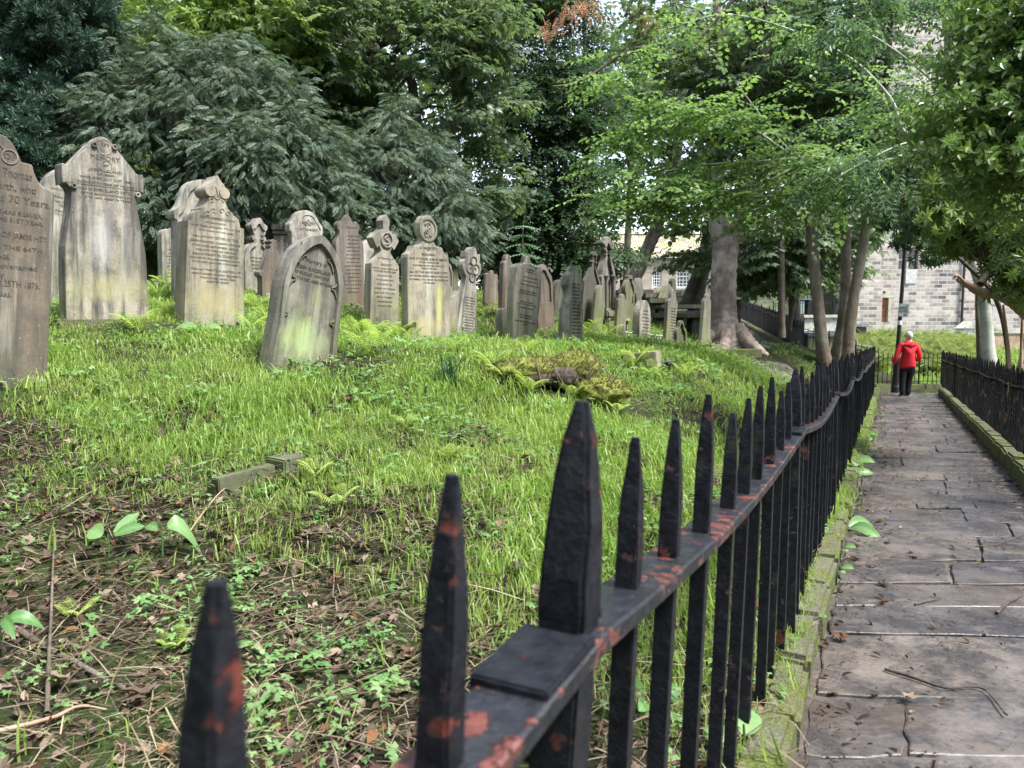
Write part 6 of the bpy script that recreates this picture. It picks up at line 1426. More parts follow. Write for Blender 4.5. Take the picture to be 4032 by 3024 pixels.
# broad dock leaves
def bigleaf(bm, base, d, L, W, droop, lay, tone, nrm=(0,-.75,.65)):
    d = Vector(d).normalized(); s = d.cross(Vector(nrm)).normalized(); n = s.cross(d); rows = []
    for i in range(9):
        t = i/8; w = W/2*math.sin(math.pi*(t*.93+.05))**.75; c = Vector(base)+d*L*t+Vector((0,0,L*(.25*t-droop*t*t))); row = []
        for j in (-1,-.5,0,.5,1):
            v = bm.verts.new(c+s*w*j+n*(.1*w*abs(j)*2+.012*L*math.sin(i*2.1+j*3)*abs(j))); v[lay] = min(1,max(0,tone+.08*math.sin(i*3+j*5)+(.35 if j == 0 else -.12*(i%2)))); row.append(v)
        rows.append(row)
    for a, b in zip(rows, rows[1:]):
        for k in range(4): bm.faces.new((a[k],a[k+1],b[k+1],b[k]))
def dock(label, u, v, leaves, name='dock_plant', stem=.1, loc=None):
    p = loc or hit(u, v, 1.0, 14); bm = bmesh.new(); lay = bm.verts.layers.float.new('rnd')
    rt = empty(name, p, label, 'plant')
    for az, L, W, dr, z, tone in leaves:
        b = Vector((0,0,z)); bigleaf(bm, b+Vector((math.cos(az)*.03,math.sin(az)*.03,0)), (math.cos(az),math.sin(az),.3), L, W, dr, lay, tone)
    me = bpy.data.meshes.new('leaf'); bm.to_mesh(me); bm.free(); me.polygons.foreach_set('use_smooth', [True]*len(me.polygons)); link('leaves', me, M['dock'], rt)
    V, Q = tube_np(cr([(0,0,-.03,.006),(.003,0,stem*.5,.005),(0,.002,stem,.004)],4), 6); link('stem', np_mesh('stem', V, Q, None, [M['weed']], True), None, rt)
dock('two upright bright dock leaves on a dark stem in the left foreground', 430, 2240, [(2.9,.08,.09,.3,.14,.75),(.9,.13,.06,.0,.15,.6),(.3,.14,.06,.3,.14,.3)], stem=.15)
dock('large drooping crinkled dock leaf beside the two upright ones', 640, 2215, [(.35,.17,.12,1.7,.16,.8),(2.6,.1,.05,.5,.14,.4)], stem=.18)
dock('dock rosette growing through the kerb at the foot of the left railings', 3330, 2130, [(-.9,.3,.1,.9,.1,.6),(.4,.25,.1,.6,.1,.4),(2.2,.22,.09,.5,.1,.8),(3.6,.2,.08,.6,.08,.3)])
dock('bright nettle-like plant higher along the left kerb', 3355, 1905, [(k*1.1,.2,.09,.5,.1+.03*k,.3+.1*k) for k in range(6)], stem=.25)
dock('leafy plant spilling over the left kerb near the walker', 3400, 1760, [(k*1.05+.4,.17,.07,.5,.08+.02*k,.5) for k in range(6)], stem=.18)
dock('pale round leaf at the very bottom beside the nearest railing bars', 2925, 2990, [(1.2,.13,.1,.3,.05,1.0),(3.0,.1,.07,.3,.04,.8)])
dock('small broad leaves under the second spike in the bottom centre', 2560, 2800, [(0.4,.1,.06,.4,.04,.4),(2.4,.09,.06,.4,.05,.6),(4.2,.09,.05,.4,.04,.5)])
dock('bright yellow-green dock at the foot of the scroll-sided stone', 2190, 1350, [(k*.9,.2,.08,.6,.05,.9) for k in range(7)])
dock('broad pale leaves under the thick crested stone', 790, 1318, [(0,.18,.08,.5,.05,.9),(1.5,.16,.07,.5,.05,.6),(3.1,.22,.09,.5,.05,1.0),(4.4,.15,.07,.5,.05,.5)])
dock('maple-like seedling standing in front of the third spike', 2270, 2010, [(k*1.26,.07,.04,.3,.06,.6) for k in range(5)], 'maple_seedling')
dock('serrated leaf poking in from the left edge of the view', 0, 2600, [(.3,.13,.06,.9,.14,.15),(-.6,.12,.05,.9,.15,.2)], stem=.15)
for lab, u, v in (('leafy weed clump hugging the kerb beside the third panel', 3290, 2350),('small weed clump on the kerb edge further along', 3305, 2250),('weed clump on the kerb nearest the bottom', 3170, 2560)):
    dock(lab, u, v, [(k*.8,.07,.035,.4,.03+.02*k,.3+.08*k) for k in range(8)], 'weed_clump', .15)
# individual large fallen leaves
LM = []
for i in range(3):
    V, Q, I = dead_t(.085); LM.append(np_mesh('fallen_leaf', V, Q, np.full(len(V), (.35,.66,.8)[i]), [M['dead']]))
for i, (u, v, s, lab) in enumerate([(1180,2545,1.0,'orange-tan curled leaf left of the second spike'),(1400,1600,1.3,'large dry curled leaf in the grass below the leaning lancet stone'),(240,2740,1.2,'pale curled leaf in the lower left litter'),(560,2790,1.0,'pinkish leaf beside the thick broken branch'),(3320,2600,.9,'orange leaf at the left edge of the nearest flags'),
   (3560,2840,.7,'small yellow-brown leaf in the dark hollow between flags'),(2480,2560,1.1,'ribbed tan leaf seen between two railing bars'),(1330,2330,1.0,'grey-green dry leaf near the foot of the second spike'),(1050,1430,1.0,'brown leaf in grass left of the leaning stone'),(380,1560,1.1,'torn pale leaf by the near left gravestone foot'),(3480,2450,.7,'reddish leaf on the path near the kerb'),(2290,2960,1.0,'broad yellow-brown leaf at the bottom between railing bars')]):
    o = bpy.data.objects.new('fallen_leaf', LM[i % 3]); C.objects.link(o); p = hit(u, v, 1.2, 12); p.z += .035
    if 0 < p.x-edge(p.y) < 1.6: p.z = pathz(p.y)+.012
    o.location = p; o.scale = (s,)*3; o.rotation_euler = (random.uniform(-.3,.3),random.uniform(-.3,.3),random.uniform(0,6.28)); tag(o, lab, 'leaf', 'large fallen leaves')

# dark sedge clump
bmt = blade_tuft(60,.3,.006,.05); o = link('sedge_tuft', np_mesh('sedge_tuft', bmt[0], bmt[1], rng.random(len(bmt[0])), [leaf_mat('sedge', [(.02,.06,.03),(.04,.1,.05),(.08,.15,.08)], .3)]), None, None, hit(1765,1520,4,10)); tag(o, 'dark blue-green sedge tuft left of the mossy stump', 'sedge')
# ------------------------------------------------------------------ buildings
def wpt(u, v, Y): return P(u, v, Y)
# schoolhouse
Y = 60; s = px(Y); zb = P(2600,1190,Y).z; ze = P(2600,1009,Y).z; zr = P(2600,905,Y).z; xl = P(2255,1100,Y).x; xr = P(3180,1100,Y).x
rt = empty('schoolhouse', (xl,Y,zb-1), 'long low stone schoolhouse with a mossy slate roof behind the tombs', 'building')
inv = Vector((xl,Y,zb-1))
WIN = [(2568,2606,1062,1132),(2664,2718,1044,1132),(2880,2936,1090,1152),(3010,3060,1090,1150)]
bm = bmesh.new()
def wallrect(bm, x0, x1, z0, z1, y, holes, th=.35):
    xs = sorted({x0,x1}|{h[0] for h in holes}|{h[1] for h in holes}); zs = sorted({z0,z1}|{h[2] for h in holes}|{h[3] for h in holes})
    for a, b in zip(xs, xs[1:]):
        for c, d in zip(zs, zs[1:]):
            cx, cz = (a+b)/2, (c+d)/2
            if any(h[0] < cx < h[1] and h[2] < cz < h[3] for h in holes): continue
            f = [bm.verts.new(q) for q in ((a,y,c),(b,y,c),(b,y,d),(a,y,d))]; bm.faces.new(f)
    for h in holes:
        a,b,c,d = h
        for q in (((a,y,c),(a,y+th,c),(a,y+th,d),(a,y,d)),((b,y,c),(b,y,d),(b,y+th,d),(b,y+th,c)),((a,y,c),(b,y,c),(b,y+th,c),(a,y+th,c)),((a,y,d),(a,y+th,d),(b,y+th,d),(b,y,d))): bm.faces.new([bm.verts.new(p) for p in q])
holes = []
for a,b,c,d in WIN: holes.append((P(a,1100,Y).x, P(b,1100,Y).x, P(2600,d,Y).z, P(2600,c,Y).z))
wallrect(bm, xl, xr, zb-1, ze, Y, holes)
for q in (((xl,Y,zb-1),(xl,Y+7,zb-1),(xl,Y+7,ze),(xl,Y,ze)),((xr,Y,zb-1),(xr,Y,ze),(xr,Y+7,ze),(xr,Y+7,zb-1)),((xl,Y+7,zb-1),(xr,Y+7,zb-1),(xr,Y+7,ze),(xl,Y+7,ze)),((xl,Y,ze),(xl,Y+7,ze),(xl,Y+3.5,zr)),((xr,Y,ze),(xr,Y+3.5,zr),(xr,Y+7,ze))): bm.faces.new([bm.verts.new(p) for p in q])
o = bm_obj('wall', bm, M['house'], rt); o.location = -inv
# roof slab, local y along the slope
sl = math.hypot(3.9, zr-ze+.2); ang = math.atan2(zr-ze+.1, 3.8)
for sd in (1,-1):
    bm = bmesh.new(); nrow = 12
    for k in range(nrow): roughbox(bm, 0, xr-xl+.4, -.02+sl*k/nrow, sl*(k+1)/nrow+.05, .03-.02, .1, Matrix.Rotation(-.02,4,'X'), 0.004, 0)
    o = bm_obj('roof', bm, M['roof'], rt)
    o.matrix_basis = (Matrix.Translation(Vector((xl-.2,Y-.3,ze-.1))-inv) if sd == 1 else Matrix.Translation(Vector((xr+.2,Y+7.3,ze-.1))-inv) @ Matrix.Rotation(math.pi,4,'Z')) @ Matrix.Rotation(ang,4,'X')
bm = bmesh.new(); roughbox(bm, xl-.2, xr+.2, Y-.36, Y-.22, ze-.16, ze-.03, None, .003, .01); o = bm_obj('gutter', bm, M['whitewash'], rt); o.location = -inv
for (x0,x1,z0,z1) in holes:
    bm = bmesh.new(); fw = .09
    box(bm, x0, x0+fw, Y+.12, Y+.18, z0, z1); box(bm, x1-fw, x1, Y+.12, Y+.18, z0, z1); box(bm, x0+fw, x1-fw, Y+.12, Y+.18, z0, z0+fw); box(bm, x0+fw, x1-fw, Y+.12, Y+.18, z1-fw, z1)
    for k in range(1,4): x = x0+(x1-x0)*k/4; box(bm, x-.02, x+.02, Y+.13, Y+.165, z0+fw, z1-fw)
    for k in range(1,6): z = z0+(z1-z0)*k/6; box(bm, x0+fw, x1-fw, Y+.135, Y+.16, z-(.035 if k == 3 else .018), z+(.035 if k == 3 else .018))
    w = bm_obj('window', bm, M['white'], rt); w.location = -inv
    bm = bmesh.new(); box(bm, x0, x1, Y+.2, Y+.22, z0, z1); bm_obj('pane', bm, M['glass'], w)
    bm = bmesh.new(); roughbox(bm, x0-.12, x1+.12, Y-.1, Y+.1, z0-.18, z0-.003, None, 0, .01); bm_obj('sill', bm, M['whitewash'], w)
# porch
px0, px1 = P(2425,1100,57.5).x, P(2507,1100,57.5).x; pxc = (px0+px1)/2; Yp = 57.5; za = P(2468,1043,Yp).z; zs_ = P(2468,1088,Yp).z
bm = bmesh.new(); dx0, dx1 = P(2441,1100,Yp).x, P(2468,1100,Yp).x; dz = P(2455,1100,Yp).z
wallrect(bm, px0, px1, zb-1, zs_, Yp, [(dx0,dx1,zb-.9,dz)], .4)
bm.faces.new([bm.verts.new(q) for q in ((px0,Yp,zs_),(px1,Yp,zs_),(pxc,Yp,za))])
for x in (px0,px1): bm.faces.new([bm.verts.new(q) for q in ((x,Yp,zb-1),(x,Y,zb-1),(x,Y,zs_),(x,Yp,zs_))])
o = bm_obj('porch', bm, M['house'], rt); o.location = -inv
bm = bmesh.new()
for a, b in (((px0-.15,zs_-.1),(pxc,za+.05)),((pxc,za+.05),(px1+.15,zs_-.1))):
    vs = [bm.verts.new(q) for q in ((a[0],Yp-.15,a[1]),(b[0],Yp-.15,b[1]),(b[0],Y,b[1]),(a[0],Y,a[1]),(a[0],Yp-.15,a[1]+.16),(b[0],Yp-.15,b[1]+.16),(b[0],Y,b[1]+.16),(a[0],Y,a[1]+.16))]
    for f in ((0,1,2,3),(4,7,6,5),(0,4,5,1),(1,5,6,2),(2,6,7,3),(3,7,4,0)): bm.faces.new([vs[i] for i in f])
o = bm_obj('porch_roof', bm, M['whitewash'], rt); o.location = -inv
bm = bmesh.new(); box(bm, dx0, dx1, Yp+.41, Yp+.45, zb-.9, dz); o = bm_obj('doorway', bm, M['glass'], rt); o.location = -inv
# blue plaque on the porch gable
pc = P(2466,1076,Yp-.03); rp = 9*px(Yp); q = empty('wall_plaque', pc, 'round blue plaque with white lettering on the porch gable', 'plaque')
bm = bmesh.new(); lathe(bm, [(rp,0),(rp,.03),(rp*.96,.035)], 28, Matrix.Rotation(R(90),4,'X')); bm_obj('disc', bm, M['blue'], q)
bm = bmesh.new(); ring(bm, 0, 0, rp*.93, rp*.05, -.035, .003, 28)
bm_obj('rim_ring', bm, M['white'], q)
def sign_text(parent, lines, y, mat, name='lettering'):
    bmj = bmesh.new()
    for txt, x, z, h, al in lines:
        cu = bpy.data.curves.new('t','FONT'); cu.body = txt; cu.size = h/.7; cu.align_x = al; cu.align_y = 'CENTER'; cu.extrude = .002; cu.resolution_u = 2; cu.offset = h*.02
        ob = bpy.data.objects.new('t', cu); C.objects.link(ob); me = bpy.data.meshes.new_from_object(ob.evaluated_get(bpy.context.evaluated_depsgraph_get()))
        me.transform(Matrix.Translation((x,y,z)) @ Matrix.Rotation(R(90),4,'X')); bmj.from_mesh(me); bpy.data.objects.remove(ob); bpy.data.curves.remove(cu)
    return bm_obj(name, bmj, M[mat], parent)
sign_text(q, [('1832',0,rp*.45,rp*.16,'CENTER'),('THE SCHOOL',0,rp*.15,rp*.16,'CENTER'),('WAS BUILT',0,-.1*rp,rp*.16,'CENTER'),('ON THIS SITE',0,-.4*rp,rp*.16,'CENTER')], -.037, 'white')
# garden wall with climbers and flowers
a = P(2860,1190,52); b = P(3165,1190,52); zt = P(3000,1166,52).z
bm = bmesh.new(); roughbox(bm, a.x, b.x, 52, 52.4, a.z-1.5, zt, None, 0, .02); g = bm_obj('garden_wall', bm, M['house']); tag(g, 'low ivy-topped garden wall right of the big sycamore trunk', 'wall')
bm = bmesh.new(); roughbox(bm, a.x, b.x, 51.9, 52.5, zt+.003, zt+.12, None, 0, .02); bm_obj('coping', bm, M['moss'], g)
w = mass('wall_climbers', [(3000,1180,51.7,140,16,.15)], 150, T_BR if False else T_LIME, 1.6, M['limeb'], '', '', .2, .8); tag(w, 'light green climbers spilling over the garden wall', 'climbers', kind='stuff')
bm = bmesh.new()
for k in range(40): p = P(random.uniform(2885,2940), random.uniform(1148,1162), 59.6); blob(bm, p, .06, .3, 1)
tag(bm_obj('window_flowers', bm, M['petal']), 'red flowers in the box below the schoolhouse window', 'flowers')
bm = bmesh.new()
for k in range(26): p = P(random.uniform(2575,2600), random.uniform(1132,1142), 59.6); blob(bm, p, .05, .3, 1)
tag(bm_obj('window_flowers', bm, M['petal']), 'small red flowers under the left schoolhouse window', 'flowers')
# far cottage wall and gate behind the railings
bm = bmesh.new(); a = P(2950,1200,70); b = P(3330,1200,70); roughbox(bm, a.x, b.x, 70, 74, a.z-2, P(3000,1000,70).z, None, 0, .01)
g = bm_obj('cottage', bm, M['church']); tag(g, 'pale stone cottage wall glimpsed under the drooping sycamore', 'building')
rt = empty('garden_gate', P(3195,1235,54), 'small white picket gate behind the far railings', 'gate'); bm = bmesh.new()
for k in range(7): roughbox(bm, -.7+.22*k, -.58+.22*k, 0, .04, 0, 1.3, None, .005, .01)
bm_obj('pickets', bm, M['white'], rt); bm = bmesh.new(); roughbox(bm, -.72, .78, .045, .09, .3, .4, None, 0, .01); roughbox(bm, -.72, .78, .045, .09, .95, 1.05, None, 0, .01); bm_obj('gate_rails', bm, M['white'], rt)
for lab, u, m in (('black wheeled bin behind the far thin railings', 3184, 'plastic'),('grey-blue wheeled bin left of the black one', 3164, 'signgrey')):
    rt = empty('wheelie_bin', P(u,1240,51), lab, 'bin'); bm = bmesh.new(); vs = box(bm, -.26, .26, 0, .6, .05, .9)
    for v in vs:
        if v.co.z > .5: v.co.x *= 1.15
    bm_obj('body', bm, M[m], rt); bm = bmesh.new(); roughbox(bm, -.33, .33, -.05, .62, .903, .99, None, 0, .03); bm_obj('lid', bm, M['plastic'], rt)
    for x in (-.24,.24): bm = bmesh.new(); lathe(bm, [(.09,-.02),(.1,0),(.09,.02)], 12, Matrix.Translation((x,.55,.1)) @ Matrix.Rotation(R(90),4,'Y')); bm_obj('wheel', bm, M['plastic'], rt)
rt = empty('gate_pier', P(3060,1240,52), 'white-capped stone gate pier at the left end of the far railings', 'pier'); bm = bmesh.new(); roughbox(bm,-.3,.3,0,.5,-.5,1.3,None,.01,.02); bm_obj('shaft', bm, M['whitewash'], rt); bm = bmesh.new(); roughbox(bm,-.36,.36,-.06,.56,1.303,1.45,None,.01,.03); bm_obj('cap', bm, M['step'], rt)
rt = empty('gate_pier', P(3258,1240,54), 'greenish stone gate pier behind the middle stem', 'pier'); bm = bmesh.new(); roughbox(bm,-.3,.3,0,.5,-.5,1.4,None,.01,.02); bm_obj('shaft', bm, M['green'], rt); bm = bmesh.new(); roughbox(bm,-.36,.36,-.06,.56,1.403,1.55,None,.01,.03); bm_obj('cap', bm, M['green'], rt)

# church tower
Y = 50; zb = P(3600,1340,Y).z; x0 = P(3441,1200,Y).x; x1 = P(3792,1200,Y).x; top = zb+22
rt = empty('church_tower', (x0,Y,zb), 'tall coursed gritstone church tower with a small brown door, behind the walker', 'church'); inv = Vector((x0,Y,zb))
dx0, dx1, dz0, dz1 = P(3459,1200,Y).x, P(3497,1200,Y).x, P(3480,1268,Y).z, P(3480,1173,Y).z
wx0, wx1, wz0, wz1 = P(3583,1,Y).x, P(3663,1,Y).x, P(3600,1060,Y).z, P(3600,985,Y).z
bm = bmesh.new(); wallrect(bm, x0, x1, zb-2, top, Y, [(dx0,dx1,dz0,dz1),(wx0,wx1,wz0,wz1)], .35)
for q in (((x0,Y,zb-2),(x0,Y+7,zb-2),(x0,Y+7,top),(x0,Y,top)),((x1,Y,zb-2),(x1,Y,top),(x1,Y+7,top),(x1,Y+7,zb-2)),((x0,Y+7,zb-2),(x1,Y+7,zb-2),(x1,Y+7,top),(x0,Y+7,top)),((x0,Y,top),(x1,Y,top),(x1,Y+7,top),(x0,Y+7,top))): bm.faces.new([bm.verts.new(p) for p in q])
o = bm_obj('wall', bm, M['church'], rt); o.location = -inv
bm = bmesh.new(); bx0 = P(3374,1200,Y-.9).x
roughbox(bm, bx0, x0+.1, Y-.9, Y+.6, zb-2, P(3400,1110,Y-.9).z, None, .01, .02); roughbox(bm, bx0+.15, x0+.1, Y-.6, Y+.6, P(3400,1110,Y-.9).z+.003, top*.8, None, .01, .02); roughbox(bm, bx0-.12, x0+.25, Y-1.02, Y-.1, zb-2, P(3400,1300,Y-.9).z, None, .01, .05)
o = bm_obj('buttress', bm, M['church'], rt); o.location = -inv
bm = bmesh.new(); box(bm, dx0+.02, dx1-.02, Y+.2, Y+.27, dz0+.02, dz1-.01); d = bm_obj('door', bm, M['door'], rt); d.location = -inv
bm = bmesh.new(); cxd = (dx0+dx1)/2; zc = P(3480,1206,Y).z
for a, b in ((.14,.03),(.03,.14)): box(bm, cxd-a, cxd+a, Y+.17+.005*(a>.1), Y+.197, zc-b, zc+b)
roughbox(bm, dx0+.05, dx0+.2, Y+.15, Y+.198, P(3480,1231,Y).z, P(3480,1228,Y).z+.03, None, 0, .01); bm_obj('handle', bm, M['oldiron'], d)
bm = bmesh.new(); roughbox(bm, dx0-.25, dx1+.3, Y-.04, Y+.12, dz1+.003, P(3480,1147,Y).z, None, .005, .01); roughbox(bm, dx0-.2, dx0-.003, Y-.03, Y+.1, dz0, dz1, None, .004, .01); roughbox(bm, dx1+.003, dx1+.2, Y-.03, Y+.1, dz0, dz1, None, .004, .01)
o = bm_obj('door_surround', bm, M['step'], rt); o.location = -inv
bm = bmesh.new(); sz = (dz0-zb+.3)/3
for k in range(3): roughbox(bm, P(3441,1,Y).x+.05*k, P(3517,1,Y).x-.03*k, Y-1.3+.36*k, Y-.003, dz0-sz*(3-k)-(.3 if k == 0 else 0), dz0-sz*(2-k)-.003, None, .008, .02)
o = bm_obj('door_steps', bm, M['step'], rt); o.location = -inv
bm = bmesh.new(); box(bm, wx0, wx1, Y+.25, Y+.3, wz0, wz1); w = bm_obj('window', bm, M['glass'], rt); w.location = -inv
bm = bmesh.new(); cxw = (wx0+wx1)/2; box(bm, cxw-.06, cxw+.06, Y+.1, Y+.24, wz0, wz1); box(bm, wx0, wx1, Y+.12, Y+.22, (wz0+wz1)/2-.04, (wz0+wz1)/2+.04); bm_obj('mullions', bm, M['step'], w)
bm = bmesh.new(); roughbox(bm, wx0-.25, wx1+.25, Y-.14, Y-.003, wz1+.15, wz1+.35, None, .005, .02); o = bm_obj('hood_mould', bm, M['step'], rt); o.location = -inv
bm = bmesh.new(); roughbox(bm, P(3613,1,Y).x, P(3658,1,Y).x, Y-.06, Y-.003, P(3600,1117,Y).z, P(3600,1064,Y).z, None, 0, .01); o = bm_obj('wall_tablet', bm, M['whitewash'], rt); o.location = -inv
bm = bmesh.new(); lathe(bm, [(.08,zb-1),(.08,top)], 10, Matrix.Translation((x1-.12,Y-.14,0))); o = bm_obj('drainpipe', bm, M['plastic'], rt); o.location = -inv
bm = bmesh.new(); pl = P(3479,1152,Y-.15); roughbox(bm, pl.x-.1, pl.x+.1, Y-.25, Y-.045, pl.z-.05, pl.z+.09, None, 0, .02); o = bm_obj('door_lamp', bm, M['plastic'], rt); o.location = -inv
bm = bmesh.new(); c0 = P(3796,1,53).x; roughbox(bm, c0, c0+14, 53, 60, zb-2, zb+9, None, 0, .01); o = bm_obj('church_nave', bm, M['church']); tag(o, 'church nave wall running off to the right behind the rhododendron', 'church')
# pinnacled monument right of the tower
pedp = P(3805,1362,42); rt = empty('pinnacle_monument', pedp, 'pale gabled stone monument with flowers at the right corner of the church', 'monument'); h = 96*px(42)
bm = bmesh.new(); roughbox(bm, -.5,.5,-.4,.4,-.3,h*.32,None,.01,.02); roughbox(bm,-.6,.6,-.5,.5,h*.323,h*.4,None,.01,.03); roughbox(bm,-.4,.4,-.35,.35,h*.403,h*.72,None,.01,.02); bm_obj('plinth', bm, M['whitewash'], rt)
bm = bmesh.new(); vs = [bm.verts.new(q) for q in ((-.5,-.42,h*.72),(.5,-.42,h*.72),(.5,.42,h*.72),(-.5,.42,h*.72),(0,-.42,h),(0,.42,h))]
for f in ((0,1,4),(1,2,5,4),(2,3,5),(3,0,4,5),(0,3,2,1)): bm.faces.new([vs[i] for i in f])
bm_obj('gable', bm, M['whitewash'], rt)
bm = bmesh.new()
for k in range(14): blob(bm, P(random.uniform(3815,3850), random.uniform(1335,1380), 36), .05, .3, 1)
tag(bm_obj('grave_flowers', bm, M['pink']), 'pink and orange flowers beside the pale gabled monument', 'flowers')
w = mass('flower_bush', [(3830,1360,36.5,26,26,.4)], 60, T_LIME, 1.1, M['limeb'], '', ''); tag(w, 'green bush of the flowers at the church corner', 'bush', kind='stuff')
# shadowed boards fence far right
bm = bmesh.new()
for k in range(26): a = P(3880+k*6.5,1370,33); roughbox(bm, a.x, a.x+.06, 33, 33.03, a.z-.3, P(3900,1325,33).z+.02*(k%2), None, 0, 0)
g = bm_obj('picket_fence', bm, M['limb']); tag(g, 'low reddish picket fence seen under the rhododendron stems', 'fence')

# lamp post with sign
b = P(3524,1531,20.6); rt = empty('lamp_post', b, 'slim black lamp post with a grey-green notice, standing left of the walker', 'lamp post')
rt.rotation_euler = (0, R(1.6), 0)
bm = bmesh.new(); lathe(bm, [(.1,-.1),(.1,.05),(.085,.1),(.08,.8),(.075,.86),(.06,.92),(.052,1.8),(.045,4.4),(.04,5.2)], 16); bm_obj('post', bm, M['plastic'], rt)
bm = bmesh.new(); lathe(bm, [(.04,5.2),(.1,5.25),(.06,5.35),(.2,5.7),(.24,5.72),(.02,5.95)], 16); bm_obj('lantern', bm, M['plastic'], rt)
bm = bmesh.new(); lathe(bm, [(.056,1.72),(.058,1.73),(.058,1.82),(.056,1.83)], 16); bm_obj('white_band', bm, M['white'], rt)
bm = bmesh.new(); zc = 2.1; roughbox(bm, -.06, .18, -.075, -.06, zc-.16, zc+.18, Matrix.Rotation(R(-14),4,'Z'), 0, .006); sg = bm_obj('notice', bm, M['signgrey'], rt)
sign_text(sg, [('CAUGHT IT',-.045,zc+.09,.026,'LEFT'),('BIN IT. FINE',-.045,zc+.045,.026,'LEFT'),('WE FINE THOSE WHO',-.045,zc,.014,'LEFT'),('DROP LITTER HERE',-.045,zc-.035,.02,'LEFT'),('REPORT IT',.06,zc-.09,.014,'LEFT'),('ONLINE',.06,zc-.12,.014,'LEFT')], -.0765, 'plastic').matrix_basis = Matrix.Rotation(R(-14),4,'Z')
bm = bmesh.new(); ring(bm, .14, zc+.13, .03, .005, -.0765, .002, 18); bm_obj('emblem', bm, M['plastic'], sg).matrix_basis = Matrix.Rotation(R(-14),4,'Z')

# ------------------------------------------------------------------ the walker
pf = P(3562,1567,20.0); rt = empty('person', pf, 'white-haired person in a red hooded jacket and black trousers walking away on the path', 'person'); rt.rotation_euler = (0,0,R(-4))
def skin(name, verts, edges, radii, mat, parent, sub=2, root=0):
    me = bpy.data.meshes.new(name); me.from_pydata([Vector(v) for v in verts], edges, []); ob = bpy.data.objects.new(name, me); C.objects.link(ob)
    ob.modifiers.new('s','SKIN'); sd = me.skin_vertices[0].data
    for i, r in enumerate(radii): sd[i].radius = r if isinstance(r, tuple) else (r, r); sd[i].use_root = (i == root)
    m = ob.modifiers.new('u','SUBSURF'); m.levels = sub; m.render_levels = sub
    dg = bpy.context.evaluated_depsgraph_get(); m2 = bpy.data.meshes.new_from_object(ob.evaluated_get(dg)); bpy.data.objects.remove(ob)
    m2.polygons.foreach_set('use_smooth', [True]*len(m2.polygons)); m2.name = name; m2.materials.clear(); return link(name, m2, mat, parent)
# one continuous body under the clothes: pelvis, spine, neck, head core, arms, legs
V = [(.02,0,.92),(.02,0,1.1),(.03,.01,1.28),(.035,.02,1.42),(.045,.02,1.5),(.06,.02,1.58),
     (-.17,.01,1.36),(-.26,-.01,1.1),(-.32,.04,.88),(-.33,.06,.83),
     (.24,.01,1.36),(.31,-.04,1.1),(.24,.08,.96),(.2,.12,.93),
     (-.07,0,.86),(-.09,-.02,.5),(-.1,-.08,.08),(.11,0,.86),(.1,.05,.5),(.08,.02,.08)]
E = [(0,1),(1,2),(2,3),(3,4),(4,5),(3,6),(6,7),(7,8),(8,9),(3,10),(10,11),(11,12),(12,13),(0,14),(14,15),(15,16),(0,17),(17,18),(18,19)]
Rr = [.13,.12,.13,.09,.05,.07,.055,.042,.03,.026,.055,.042,.03,.026,.08,.055,.035,.08,.055,.035]
body = skin('body', V, E, Rr, M['skin'], rt)
# head with face features turned away
bm = bmesh.new(); g = bmesh.ops.create_uvsphere(bm, u_segments=24, v_segments=16, radius=1)
for v in g['verts']:
    x, y, z = v.co; j = 1-.16*max(0,-z)*abs(x); v.co = Vector((.055+x*.076*j, .03+y*.096, 1.615+z*.118))
    if y > .75 and -.25 < z < .15: v.co.y += .014*(1-abs(x)*2.2 if abs(x) < .45 else 0)
blob(bm, (.055,.135,1.6), .017, 0, 1, (.7,1.2,1.1))
for s in (-1,1): blob(bm, (.055+s*.078,.025,1.605), .026, .05, 2, (.35,.75,1.15)); blob(bm, (.055+s*.03,.115,1.63), .012, 0, 1)
blob(bm, (.055,.12,1.565), .02, 0, 1, (1.2,.5,.35))
bm_obj('head', bm, M['skin'], rt, smooth=True)
bm = bmesh.new(); g = bmesh.ops.create_uvsphere(bm, u_segments=28, v_segments=20, radius=1)
for v in g['verts']:
    x, y, z = v.co; k = 1+random.uniform(-.02,.02); v.co = Vector((.055+x*.085*k, .018+y*.1*k, 1.632+z*.112*k))
bmesh.ops.delete(bm, geom=[v for v in bm.verts if (v.co.y > .075 and v.co.z < 1.68) or v.co.z < 1.56], context='VERTS'); bm_obj('hair', bm, M['hair'], rt, smooth=True)
bm = bmesh.new()
for s in (-1,1): roughbox(bm, .055+s*.082-.002, .055+s*.082+.003, .0, .115, 1.618, 1.626, None, 0, 0)
roughbox(bm, -.025, .135, .115, .12, 1.605, 1.64, None, 0, .002); bm_obj('glasses', bm, M['plastic'], rt)
# jacket
J = [(.03,0,.8),(.03,0,1.0),(.035,0,1.2),(.035,.0,1.36),(-.14,.0,1.375),(-.235,-.01,1.2),(-.27,-.02,1.06),(-.315,.03,.9),(.215,.0,1.375),(.3,-.02,1.2),(.325,-.04,1.07),(.27,.05,.97),(.035,.0,1.44)]
JE = [(0,1),(1,2),(2,3),(3,4),(4,5),(5,6),(6,7),(3,8),(8,9),(9,10),(10,11),(3,12)]
JR = [(.235,.15),(.23,.155),(.22,.15),(.17,.12),(.095,.09),(.085,.08),(.075,.07),(.055,.055),(.095,.09),(.085,.08),(.078,.075),(.06,.06),(.1,.09)]
jk = skin('jacket', J, JE, JR, M['red'], rt, 2, 1)
from mathutils import noise as mn
for v in jk.data.vertices:
    k = mn.noise(Vector((v.co.x*7, v.co.y*7, v.co.z*3))); v.co += v.normal*.014*k
    if v.co.z < .8: v.co.z = .775+(v.co.z-.8)*.05
bm = bmesh.new(); g = bmesh.ops.create_icosphere(bm, subdivisions=4, radius=1)
